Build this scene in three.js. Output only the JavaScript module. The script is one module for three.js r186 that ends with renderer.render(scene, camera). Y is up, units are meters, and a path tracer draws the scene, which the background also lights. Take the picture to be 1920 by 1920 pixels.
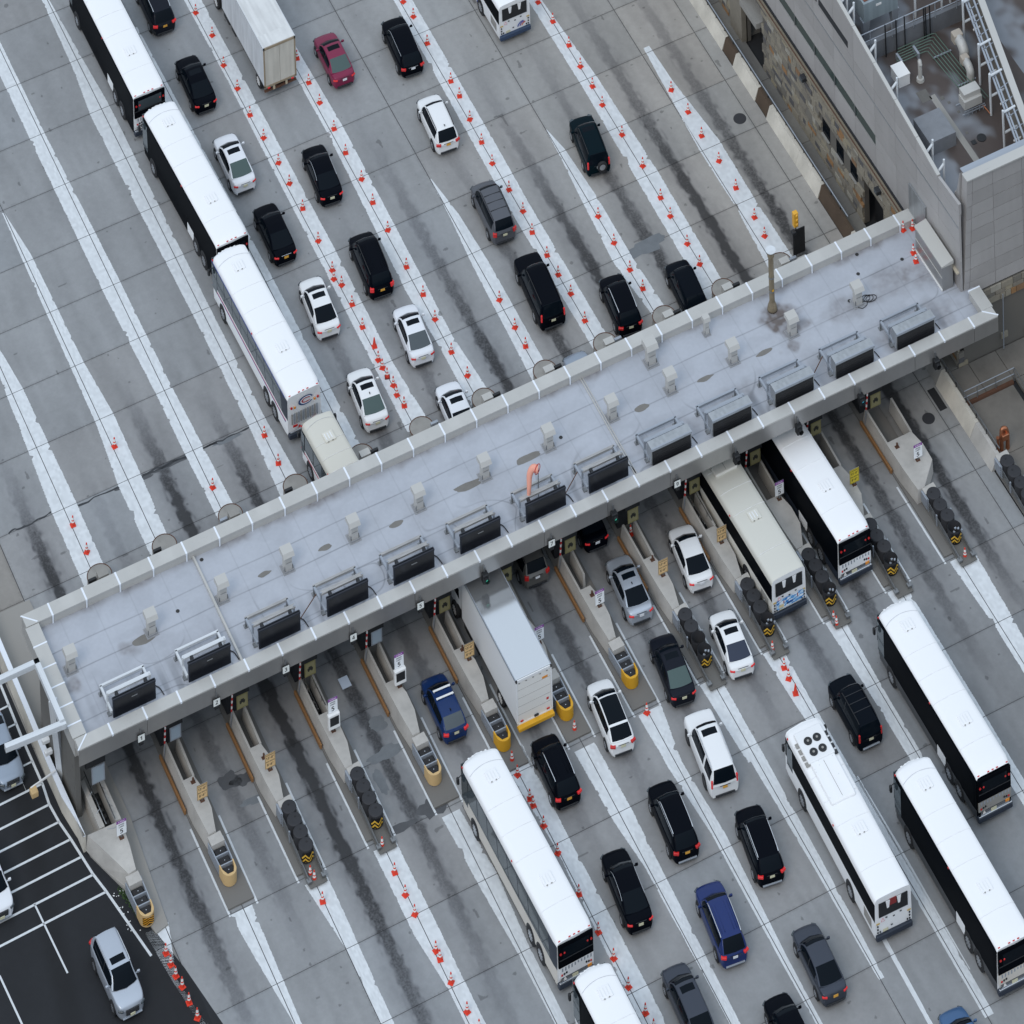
import * as THREE from 'three';
import { mergeGeometries, mergeVertices, toCreasedNormals } from 'three/addons/utils/BufferGeometryUtils.js';
import { RoundedBoxGeometry } from 'three/addons/geometries/RoundedBoxGeometry.js';

// ---------- camera, sky, sun, exposure (units are metres; x runs along the canopy, z towards the queue) ----------
const scene = new THREE.Scene();
const camera = new THREE.PerspectiveCamera(10.856147734860558, 1, 5, 3000);
camera.position.set(-138.276609, 332.359528, 308.80728);
camera.rotation.order = 'YXZ';
camera.rotation.set(-0.0721650889, -0.444552856, -0.033381204);
camera.setViewOffset(1920, 1920, 960 - 896.81594, 960 + 7546.33426, 1920, 1920);   // a shifted lens
const renderer = new THREE.WebGLRenderer({ antialias: true });
renderer.toneMapping = THREE.LinearToneMapping;
renderer.toneMappingExposure = 1.0;
renderer.shadowMap.enabled = true;
{ // even overcast sky: bright cloud cover, a little brighter towards the sun behind it
  const w = 128, h = 64, d = new Float32Array(w * h * 4);
  const sd = new THREE.Vector3(-0.55, 0.72, 0.42).normalize(), v = new THREE.Vector3();
  for (let j = 0; j < h; j++) for (let i = 0; i < w; i++) {
    const lat = (j + 0.5) / h * Math.PI - Math.PI / 2, lon = (i + 0.5) / w * 2 * Math.PI - Math.PI;
    v.set(Math.cos(lat) * Math.cos(lon), Math.sin(lat), Math.cos(lat) * Math.sin(lon));
    const glow = 0.30 * Math.pow(Math.max(0, v.dot(sd)), 2), e = Math.max(0, v.y);
    const b = lat < 0 ? 0.2 : (0.46 + 0.50 * e + glow);
    const k = (j * w + i) * 4;
    d[k] = b * 0.85; d[k + 1] = b * 0.985; d[k + 2] = b * 1.15; d[k + 3] = 1;
  }
  const t = new THREE.DataTexture(d, w, h, THREE.RGBAFormat, THREE.FloatType);
  t.mapping = THREE.EquirectangularReflectionMapping; t.magFilter = THREE.LinearFilter; t.needsUpdate = true;
  scene.background = t; scene.environment = t;
}
const sun = new THREE.DirectionalLight(0xfff2e2, 0.75);
sun.position.set(-110, 144, 84); sun.castShadow = true; sun.shadow.radius = 40;
Object.assign(sun.shadow.camera, { left: -80, right: 80, top: 80, bottom: -80, near: 1, far: 500 });
sun.shadow.mapSize.set(2048, 2048);
scene.add(sun); scene.add(sun.target);

// ---------- helpers ----------
let seed = 7;
const R = () => { seed = (seed + 0x6d2b79f5) | 0; let t = Math.imul(seed ^ (seed >>> 15), 1 | seed); t = (t + Math.imul(t ^ (t >>> 7), 61 | t)) ^ t; return ((t ^ (t >>> 14)) >>> 0) / 4294967296; };
const rr = (a, b) => a + (b - a) * R();
const used = new Map();
const numbered = (n) => { const c = used.get(n) || 0; used.set(n, c + 1); return c ? n + '_' + String(c).padStart(3, '0') : n; };
const shadow = (m) => { m.castShadow = m.receiveShadow = true; return m; };
const clean = (g) => { const o = g.index ? g.toNonIndexed() : g; for (const k of Object.keys(o.attributes)) if (!['position', 'normal', 'uv'].includes(k)) o.deleteAttribute(k); if (!o.attributes.uv) o.setAttribute('uv', new THREE.BufferAttribute(new Float32Array(o.attributes.position.count * 2), 2)); return o; };
const M = (...gs) => { const l = gs.flat(3).filter(Boolean).map(clean); return l.length === 1 ? l[0] : mergeGeometries(l); };
function metric(g, s = 1) { // uv in metres, by the facing axis
  g = clean(g); const p = g.attributes.position, n = g.attributes.normal, uv = g.attributes.uv;
  for (let i = 0; i < p.count; i++) {
    const ax = Math.abs(n.getX(i)), ay = Math.abs(n.getY(i)), az = Math.abs(n.getZ(i));
    if (ay >= ax && ay >= az) uv.setXY(i, p.getX(i) / s, p.getZ(i) / s); else if (ax >= az) uv.setXY(i, p.getZ(i) / s, p.getY(i) / s); else uv.setXY(i, p.getX(i) / s, p.getY(i) / s);
  }
  return g;
}
function part(name, geo, mat, parent) { const m = shadow(new THREE.Mesh(Array.isArray(geo) ? M(geo) : geo, mat)); m.name = name; parent.add(m); return m; }
function tag(o, label, category, group) { o.userData.label = label; o.userData.category = category; if (group) o.userData.group = group; return o; }
function thing(name, label, category, [x, y, z] = [0, 0, 0], turn = 0, group) {
  const o = new THREE.Group(); o.name = numbered(name); o.position.set(x, y, z); o.rotation.y = turn; scene.add(o); return tag(o, label, category, group);
}
function solo(name, geo, mat, label, category, group) { const m = part(numbered(name), geo, mat, scene); return tag(m, label, category, group); }
function struct(name, geo, mat) { const m = part(numbered(name), geo, mat, scene); m.userData.kind = 'structure'; return m; }
function structGroup(name) { const g = new THREE.Group(); g.name = numbered(name); g.userData.kind = 'structure'; scene.add(g); return g; }
function copy(root, [x, y, z], turn, label) { const r = root.clone(); r.name = numbered(root.name.replace(/_\d{3}$/, '')); r.position.set(x, y, z); r.rotation.y = turn; r.userData = { ...root.userData, label }; scene.add(r); return r; }
// boxes by their extent
const bx = (x0, x1, y0, y1, z0, z1) => new THREE.BoxGeometry(x1 - x0, y1 - y0, z1 - z0).translate((x0 + x1) / 2, (y0 + y1) / 2, (z0 + z1) / 2);
const rb = (w, h, d, r, x, y, z, s = 2) => new RoundedBoxGeometry(w, h, d, s, r).translate(x, y, z);
const cyl = (r0, r1, h, x, y, z, n = 16, open = false) => new THREE.CylinderGeometry(r1, r0, h, n, 1, open).translate(x, y + h / 2, z);
function bar(a, b, r, n = 6) { const A = new THREE.Vector3(...a), B = new THREE.Vector3(...b), d = B.clone().sub(A), l = d.length(); const g = new THREE.CylinderGeometry(r, r, l, n); g.applyQuaternion(new THREE.Quaternion().setFromUnitVectors(new THREE.Vector3(0, 1, 0), d.normalize())); return g.translate((A.x + B.x) / 2, (A.y + B.y) / 2, (A.z + B.z) / 2); }
function beam(a, b, w, h) { const A = new THREE.Vector3(...a), B = new THREE.Vector3(...b), l = A.distanceTo(B); const g = new THREE.BoxGeometry(w, h, l); const m = new THREE.Matrix4().lookAt(A, B, new THREE.Vector3(0, 1, 0)); g.applyMatrix4(m); return g.translate((A.x + B.x) / 2, (A.y + B.y) / 2, (A.z + B.z) / 2); }
const tube = (pts, r, n = 6, seg = 24, closed = false) => new THREE.TubeGeometry(new THREE.CatmullRomCurve3(pts.map((p) => new THREE.Vector3(...p)), closed, 'catmullrom', 0.3), seg, r, n, closed);
function prism(pts, y0, y1, top = pts) { // polygon in (x, z), from y0 to y1; top may be another outline with as many points
  const n = pts.length, pos = []; let area = 0;
  for (let i = 0; i < n; i++) { const a = pts[i], b = pts[(i + 1) % n]; area += a[0] * b[1] - b[0] * a[1]; }
  const P = area > 0 ? [...pts].reverse() : pts, T = area > 0 ? [...top].reverse() : top;
  const tris = THREE.ShapeUtils.triangulateShape(T.map((p) => new THREE.Vector2(p[0], p[1])), []);
  const Y1 = (p) => (p[2] === undefined ? y1 : p[2]);
  for (const [a, b, c] of tris) { const A = T[a], B = T[b], C = T[c]; const cr = (B[0] - A[0]) * (C[1] - A[1]) - (B[1] - A[1]) * (C[0] - A[0]); const o = cr < 0 ? [A, B, C] : [A, C, B]; for (const q of o) pos.push(q[0], Y1(q), q[1]); }
  for (let i = 0; i < n; i++) { const j = (i + 1) % n, a = P[i], b = P[j], c = T[j], d = T[i]; pos.push(a[0], y0, a[1], b[0], y0, b[1], c[0], Y1(c), c[1], a[0], y0, a[1], c[0], Y1(c), c[1], d[0], Y1(d), d[1]); }
  const g = new THREE.BufferGeometry(); g.setAttribute('position', new THREE.Float32BufferAttribute(pos, 3)); g.computeVertexNormals(); return clean(g);
}
const flat = (pts, y) => { const s = new THREE.Shape(pts.map((p) => new THREE.Vector2(p[0], -p[1]))); return metric(new THREE.ShapeGeometry(s).rotateX(-Math.PI / 2).translate(0, y, 0)); };
function quad(a, b, c, d) { const g = new THREE.BufferGeometry(); g.setAttribute('position', new THREE.Float32BufferAttribute([...a, ...b, ...c, ...a, ...c, ...d], 3)); g.setAttribute('uv', new THREE.Float32BufferAttribute([0, 0, 1, 0, 1, 1, 0, 0, 1, 1, 0, 1], 2)); g.computeVertexNormals(); return g; }
const ORD = ['nearest', 'second', 'third', 'fourth', 'fifth', 'sixth', 'seventh', 'eighth', 'ninth', 'tenth', 'eleventh', 'twelfth', 'thirteenth', 'fourteenth', 'fifteenth', 'sixteenth', 'seventeenth', 'eighteenth'];

// ---------- noise and textures ----------
const hash = (x, y, s) => { let h = Math.imul(x, 374761393) ^ Math.imul(y, 668265263) ^ Math.imul(s, 1274126177); h = Math.imul(h ^ (h >>> 13), 1274126177); return ((h ^ (h >>> 16)) >>> 0) / 4294967296; };
function vnoise(x, y, s = 0, per = 0) { const xi = Math.floor(x), yi = Math.floor(y), fx = x - xi, fy = y - yi, u = fx * fx * (3 - 2 * fx), v = fy * fy * (3 - 2 * fy), w = (a) => (per ? ((a % per) + per) % per : a); const a = hash(w(xi), w(yi), s), b = hash(w(xi + 1), w(yi), s), c = hash(w(xi), w(yi + 1), s), d = hash(w(xi + 1), w(yi + 1), s); return a + (b - a) * u + (c - a) * v + (a - b - c + d) * u * v; }
const fbm = (x, y, s, o = 3) => { let a = 0, k = 0.5, t = 0; for (let i = 0; i < o; i++) { a += k * vnoise(x, y, s + i); t += k; k *= 0.5; x *= 2.03; y *= 2.03; } return a / t; };
const sm = (a, b, x) => { const t = Math.min(1, Math.max(0, (x - a) / (b - a))); return t * t * (3 - 2 * t); };
const toS = (l) => 255 * (l <= 0.0031308 ? 12.92 * l : 1.055 * Math.pow(Math.max(0, l), 1 / 2.4) - 0.055);
function dataTex(w, h, f, srgb = true) { // f(i, j) -> linear [r, g, b, a]
  const d = new Uint8Array(w * h * 4);
  for (let j = 0; j < h; j++) for (let i = 0; i < w; i++) { const c = f(i, j), k = (j * w + i) * 4; for (let q = 0; q < 3; q++) d[k + q] = Math.max(0, Math.min(255, srgb ? toS(c[q]) : c[q] * 255)); d[k + 3] = c[3] === undefined ? 255 : Math.max(0, Math.min(255, c[3] * 255)); }
  const t = new THREE.DataTexture(d, w, h, THREE.RGBAFormat); t.colorSpace = srgb ? THREE.SRGBColorSpace : THREE.NoColorSpace; t.magFilter = THREE.LinearFilter; t.minFilter = THREE.LinearMipmapLinearFilter; t.wrapS = t.wrapT = THREE.RepeatWrapping; t.generateMipmaps = true; t.needsUpdate = true; return t;
}
function canvasTex(w, h, draw) { const c = document.createElement('canvas'); c.width = w; c.height = h; const g = c.getContext('2d'); draw(g, w, h); const t = new THREE.CanvasTexture(c); t.colorSpace = THREE.SRGBColorSpace; t.anisotropy = 4; return t; }
const mat = (r, g, b, rough = 0.7, metal = 0, more = {}) => new THREE.MeshStandardMaterial({ color: new THREE.Color().setRGB(r, g, b), roughness: rough, metalness: metal, ...more });
const phys = (r, g, b, o) => new THREE.MeshPhysicalMaterial({ color: new THREE.Color().setRGB(r, g, b), ...o });
// tiling tone maps (multiplied by the material colour); 4 m a tile
const tileNoise = (per, s, lo, hi, speck = 0, streak = 0) => dataTex(256, 256, (i, j) => { const x = i / 256 * per, y = j / 256 * per; let v = 0.5 * vnoise(x, y, s, per) + 0.3 * vnoise(x * 2, y * 2, s + 1, per * 2) + 0.2 * vnoise(x * 6, y * 6, s + 2, per * 6); if (streak) v = v * (1 - streak) + streak * vnoise(x * 6, y * 0.5, s + 5, per * 6); let c = lo + (hi - lo) * v; if (speck && hash(i, j, s + 9) < speck) c *= 0.7; return [c, c * 0.995, c * 0.985]; });
const TX = { fine: tileNoise(8, 11, 0.78, 1.0, 0.02), blotch: tileNoise(4, 31, 0.62, 1.0, 0.01), streak: tileNoise(4, 51, 0.7, 1.0, 0.005, 0.5), wear: tileNoise(5, 71, 0.4, 1.0, 0.03) };
const texed = (t, rx, ry = rx) => { const c = t.clone(); c.repeat.set(1 / rx, 1 / ry); c.needsUpdate = true; return c; };
const concreteMap = texed(TX.fine, 3), blotchMap = texed(TX.blotch, 5), streakMap = texed(TX.streak, 4), bumpMap = texed(TX.fine, 1.2);
const panelMap = texed(tileNoise(4, 121, 0.82, 1.0, 0.002, 0.25), 7);
const MAT = {
  concrete: mat(0.50, 0.49, 0.47, 0.9, 0, { map: blotchMap, bumpMap, bumpScale: 0.01 }), whiteConc: mat(0.72, 0.68, 0.60, 0.85, 0, { map: blotchMap, bumpMap, bumpScale: 0.01 }), greyConc: mat(0.36, 0.35, 0.33, 0.9, 0, { map: blotchMap }),
  darkConc: mat(0.17, 0.165, 0.155, 0.9, 0, { map: blotchMap }), brownConc: mat(0.10, 0.068, 0.045, 0.9, 0, { map: blotchMap }),
  steel: mat(0.50, 0.52, 0.54, 0.38, 0.75, { map: streakMap }), steelDark: mat(0.30, 0.31, 0.32, 0.42, 0.7, { map: streakMap }), galv: mat(0.42, 0.46, 0.52, 0.5, 0.4, { map: streakMap }),
  coping: mat(0.54, 0.535, 0.515, 0.5, 0.1, { map: panelMap }), seam: mat(0.78, 0.82, 0.88, 0.5), fascia: mat(0.37, 0.365, 0.36, 0.3, 0.6, { map: panelMap }),
  panelMetal: mat(0.47, 0.455, 0.45, 0.45, 0.15, { map: panelMap }), panelMetal2: mat(0.43, 0.415, 0.41, 0.45, 0.15, { map: panelMap }),
  whitePaint: mat(0.74, 0.78, 0.82, 0.5, 0, { map: streakMap }), white: mat(0.80, 0.80, 0.79, 0.45), black: mat(0.012, 0.013, 0.015, 0.55), rubber: mat(0.018, 0.018, 0.02, 0.8), drum: mat(0.030, 0.031, 0.036, 0.75, 0, { map: concreteMap }), dark: mat(0.02, 0.022, 0.026, 0.6),
  timber: mat(0.40, 0.20, 0.075, 0.85, 0, { map: texed(TX.wear, 2) }), rust: mat(0.13, 0.06, 0.035, 0.9, 0, { map: blotchMap }), copper: mat(0.42, 0.17, 0.09, 0.35, 0.8), yellow: mat(0.80, 0.42, 0.02, 0.6, 0, { map: concreteMap }), paleYellow: mat(0.72, 0.50, 0.24, 0.7, 0, { map: blotchMap }),
  orange: mat(0.72, 0.045, 0.018, 0.6), orangeDark: mat(0.20, 0.02, 0.012, 0.8), coneWhite: mat(0.82, 0.80, 0.78, 0.5), red: mat(0.55, 0.015, 0.015, 0.35), amber: mat(0.75, 0.28, 0.03, 0.4), chrome: mat(0.72, 0.73, 0.75, 0.15, 1), glassDark: phys(0.004, 0.007, 0.011, { roughness: 0.06, specularIntensity: 0.25, ior: 1.35 }), glassGreen: phys(0.05, 0.085, 0.08, { roughness: 0.06 }), glassGrey: phys(0.06, 0.075, 0.085, { roughness: 0.12 }), asphalt: mat(0.022, 0.024, 0.028, 0.9, 0, { map: blotchMap }), plate: mat(0.62, 0.60, 0.42, 0.5), plateWhite: mat(0.75, 0.77, 0.8, 0.5), plateOrange: mat(0.70, 0.36, 0.05, 0.5),
};
// ---------- the road: concrete slabs, wear, paint ----------
const J = [-30.3, -25.5, -20.82, -16.0, -11.22, -6.28, -1.75, 3.0, 7.72, 12.4, 17.06, 21.77, 26.35, 30.75];
const LANE = J.slice(0, 13).map((a, i) => (a + J[i + 1]) / 2);
const ROWS = [-71, -66, -61.1, -56.2, -51.3, -46.35, -41.5, -36.65, -32, -27.15, -22.45, -17.25, -12.2, -7.2, -2.2, 1.2, 5.35, 8.85, 13.75, 19.1, 24.3, 29.7, 35.02, 40.45, 45.6, 50.8];
const UPI = [0.85, 0.25, 0.95, 0.85, 0.45, 0.5, 0.5, 0.85, 0.75, 0.85, 0.85, 0.9, 0.85], UPL = [16, 12, 17, 13, 20, 22, 24, 32, 28, 34, 34, 42, 40];
const LOI = [0.85, 0.45, 1.0, 0.75, 0.45, 0.45, 0.65, 0.6, 0.55, 0.7, 0.8, 0.75, 0.85], LOL = [22, 16, 42, 30, 20, 20, 18, 20, 18, 22, 22, 20, 18];
const GX0 = -46, GX1 = 57, GZ0 = -64, GZ1 = 45;
function laneOf(x) { let i = 0; while (i < 13 && x > J[i + 1]) i++; return x < J[0] ? -1 - Math.floor((J[0] - x) / 4.9) : i; }
function rowOf(z) { let i = 0; while (i < ROWS.length - 2 && z > ROWS[i + 1]) i++; return i; }
function groundTone(x, z) {
  const li = laneOf(x), ri = rowOf(z);
  const warm = sm(0, 34, x) * sm(20, -10, z);
  let r = 0.262 + 0.062 * warm, g = 0.268 + 0.042 * warm, b = 0.274 + 0.014 * warm;
  const paintedShade = 1 - 0.22 * sm(4, 30, x) * sm(0, 26, z) - 0.10 * sm(-6, 0, z) * sm(9, 3, z);  // shade painted into the tone: queue by the building, and under the canopy
  const h = hash(li, ri, 3), h2 = hash(li, ri, 4);
  let t = (0.95 + 0.10 * h) * paintedShade;
  if (h2 > 0.8) { r *= 1.02; b *= 0.985; } else if (h2 < 0.25) { r *= 0.985; b *= 1.015; }
  const n1 = fbm(x * 0.35, z * 0.22, 5, 3), n2 = vnoise(x * 2.6, z * 0.35, 12), n3 = vnoise(x * 9, z * 9, 15), n4 = vnoise(x * 3.1, z * 3.1, 17);
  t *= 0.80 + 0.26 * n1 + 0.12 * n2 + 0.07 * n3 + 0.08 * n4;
  if (li >= 0 && li < 13) { // oil and rubber down the middle of each lane
    const c = LANE[li] + 0.25 * (vnoise(z * 0.06, li * 7.3, 21) - 0.5), d = Math.abs(x - c) + (vnoise(x * 5, z * 2.4, 23) - 0.5) * 0.34;
    const k = z < -1 ? UPI[li] * sm(-10 - UPL[li], -12, z) : LOI[li] * sm(6 + LOL[li], 9, z);
    const core = sm(0.62, 0.18, d), halo = sm(1.7, 0.3, d);
    const patchy = 0.78 + 0.34 * vnoise(x * 0.7, z * 0.1, 25 + li), grain = 0.65 + 0.5 * vnoise(x * 14, z * 14, 27);
    const dark = Math.min(0.86, k * (0.80 * core * Math.min(1, patchy * grain * 1.1) + 0.30 * halo * patchy));
    t *= 1 - dark; b *= 1 + 0.06 * dark;
    t *= 1 - 0.10 * sm(1.5, 0.6, Math.abs(Math.abs(x - LANE[li]) - 1.0)) * vnoise(z * 0.3, x * 1.2, 33);
  }
  let dj = 9; for (let i = 0; i < 14; i++) dj = Math.min(dj, Math.abs(x - J[i])); dj = Math.min(dj, Math.abs(z - ROWS[ri]), Math.abs(z - ROWS[ri + 1]));
  t *= 1 - 0.16 * sm(0.28, 0.03, dj + 0.12 * n3);
  const sp = vnoise(x * 1.9, z * 1.9, 41); if (sp > 0.955) t *= 0.62;                                  // gum and oil spots
  if (li < 0 && z > -24) { r *= 1.06 * 0.86; g *= 1.0 * 0.86; b *= 0.92 * 0.86; }                     // the browner strip by the wall
  return [r * t, g * t, b * t];
}
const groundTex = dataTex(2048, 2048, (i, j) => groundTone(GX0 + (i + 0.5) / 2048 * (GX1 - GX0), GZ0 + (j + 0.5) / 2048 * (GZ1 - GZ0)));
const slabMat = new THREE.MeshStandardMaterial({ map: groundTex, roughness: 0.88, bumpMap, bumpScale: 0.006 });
const slabUV = (g) => { g = clean(g); const p = g.attributes.position, uv = g.attributes.uv; for (let i = 0; i < p.count; i++) uv.setXY(i, (p.getX(i) - GX0) / (GX1 - GX0), (p.getZ(i) - GZ0) / (GZ1 - GZ0)); return g; };
{
  struct('ground', new THREE.PlaneGeometry(1600, 1600).rotateX(-Math.PI / 2).translate(0, -0.09, 0), MAT.asphalt);
  const road = structGroup('road'), cols = [-46, -40.1, -35.2, ...J, 31.85], rest = [];
  part('joint_sealant', bx(-46, 31.85, -0.085, -0.022, -71, 50.8), mat(0.035, 0.035, 0.038, 0.9), road);
  const inside = (x, z) => { const q = [[-14.4, -59.2], [54, -23], [14.2, 42.4], [-41.7, 13.5]]; for (let i = 0; i < 4; i++) { const a = q[i], b = q[(i + 1) % 4]; if ((b[0] - a[0]) * (z - a[1]) - (b[1] - a[1]) * (x - a[0]) < -230) return false; } return true; };
  for (let c = 0; c < cols.length - 1; c++) for (let r = 0; r < ROWS.length - 1; r++) {
    const x0 = cols[c] + 0.022, x1 = cols[c + 1] - 0.022, z0 = ROWS[r] + 0.018, z1 = ROWS[r + 1] - 0.018, y = -0.003 * hash(c, r, 77);
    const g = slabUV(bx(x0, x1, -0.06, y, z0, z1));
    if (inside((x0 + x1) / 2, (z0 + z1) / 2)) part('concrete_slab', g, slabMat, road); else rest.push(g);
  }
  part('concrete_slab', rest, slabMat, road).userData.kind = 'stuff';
}
// worn paint: sheets that break at every joint
const paintTex = (cov, s, streak = 0.5) => dataTex(256, 1024, (i, j) => {
  const u = i / 256, v = j / 1024;
  const st = vnoise(u * 13, v * 3.2, s) * 0.55 + vnoise(u * 30, v * 9, s + 3) * 0.45, bl = fbm(u * 5, v * 50, s + 6, 4), lg = vnoise(u * 1.6, v * 7, s + 12), mid = Math.abs(u - 0.5) * 2;
  const n = streak * st + (1 - streak) * bl;
  let a = cov * (0.42 + 1.05 * sm(0.15, 0.85, n) * (0.55 + 0.75 * lg)) + 0.16 * mid * cov;                  // thin worn film
  a = Math.max(a, sm(0.60, 0.72, n + 0.12 * lg + 0.25 * (cov - 0.6)) * (0.55 + 0.5 * cov));                  // thicker remains
  a *= 1 - 0.75 * sm(0.66, 0.82, fbm(u * 9, v * 110, s + 40, 3)) * (1.2 - cov);                               // chipped to the concrete
  const ch = vnoise(v * 260, u < 0.5 ? 2 : 7, s + 20), ch2 = vnoise(v * 30, u < 0.5 ? 4 : 9, s + 21), ch3 = vnoise(v * 90, u < 0.5 ? 5 : 8, s + 22), e = 0.015 + 0.03 * ch + 0.10 * sm(0.72, 1, ch2) * ch3 * 1.6;
  a *= sm(e - 0.015, e + 0.02, u) * sm(e - 0.015, e + 0.02, 1 - u);
  const c = 0.60 + 0.12 * vnoise(u * 9, v * 80, s + 30);
  return [c * 0.96, c, c * 1.03, Math.min(1, a) * (0.50 + 0.45 * cov)];
});
const paint = [paintTex(0.40, 101, 0.75), paintTex(0.58, 131, 0.65), paintTex(0.86, 161, 0.45), paintTex(0.26, 191, 0.3)].map((t) => new THREE.MeshStandardMaterial({ map: t, transparent: true, roughness: 0.75, alphaTest: 0.02 }));
function stripe(joint, st, wear, y = 0.004) { // st: [z, left edge, right edge]
  const pos = [], uv = [], at = (z) => { let i = 0; while (i < st.length - 2 && z > st[i + 1][0]) i++; const a = st[i], b = st[i + 1], k = (z - a[0]) / (b[0] - a[0]); return [a[1] + (b[1] - a[1]) * k, a[2] + (b[2] - a[2]) * k]; };
  const zs = [...new Set([...st.map((s) => s[0]), ...ROWS.filter((r) => r > st[0][0] && r < st[st.length - 1][0])])].sort((a, b) => a - b);
  for (let i = 0; i < zs.length - 1; i++) {
    const z0 = zs[i] + (ROWS.includes(zs[i]) ? 0.02 : 0), z1 = zs[i + 1] - (ROWS.includes(zs[i + 1]) ? 0.02 : 0), [l0, r0] = at(z0), [l1, r1] = at(z1);
    for (const side of [0, 1]) {
      const A0 = side ? Math.max(l0, joint + 0.024) : l0, B0 = side ? r0 : Math.min(r0, joint - 0.024), A1 = side ? Math.max(l1, joint + 0.024) : l1, B1 = side ? r1 : Math.min(r1, joint - 0.024);
      if (B0 - A0 < 0.01 && B1 - A1 < 0.01) continue;
      const P = [[A0, z0], [Math.max(B0, A0 + 0.002), z0], [Math.max(B1, A1 + 0.002), z1], [A1, z1]], W = (x, z) => { const [l, r] = at(z); return Math.min(1, Math.max(0, (x - l) / Math.max(0.2, r - l))); };
      for (const q of [0, 2, 1, 0, 3, 2]) { pos.push(P[q][0], y, P[q][1]); uv.push(W(...P[q]), P[q][1] / 18 + joint * 0.13); }
    }
  }
  const g = new THREE.BufferGeometry(); g.setAttribute('position', new THREE.Float32BufferAttribute(pos, 3)); g.setAttribute('uv', new THREE.Float32BufferAttribute(uv, 2)); g.computeVertexNormals();
  return struct('lane_marking', g, paint[wear]);
}
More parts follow.
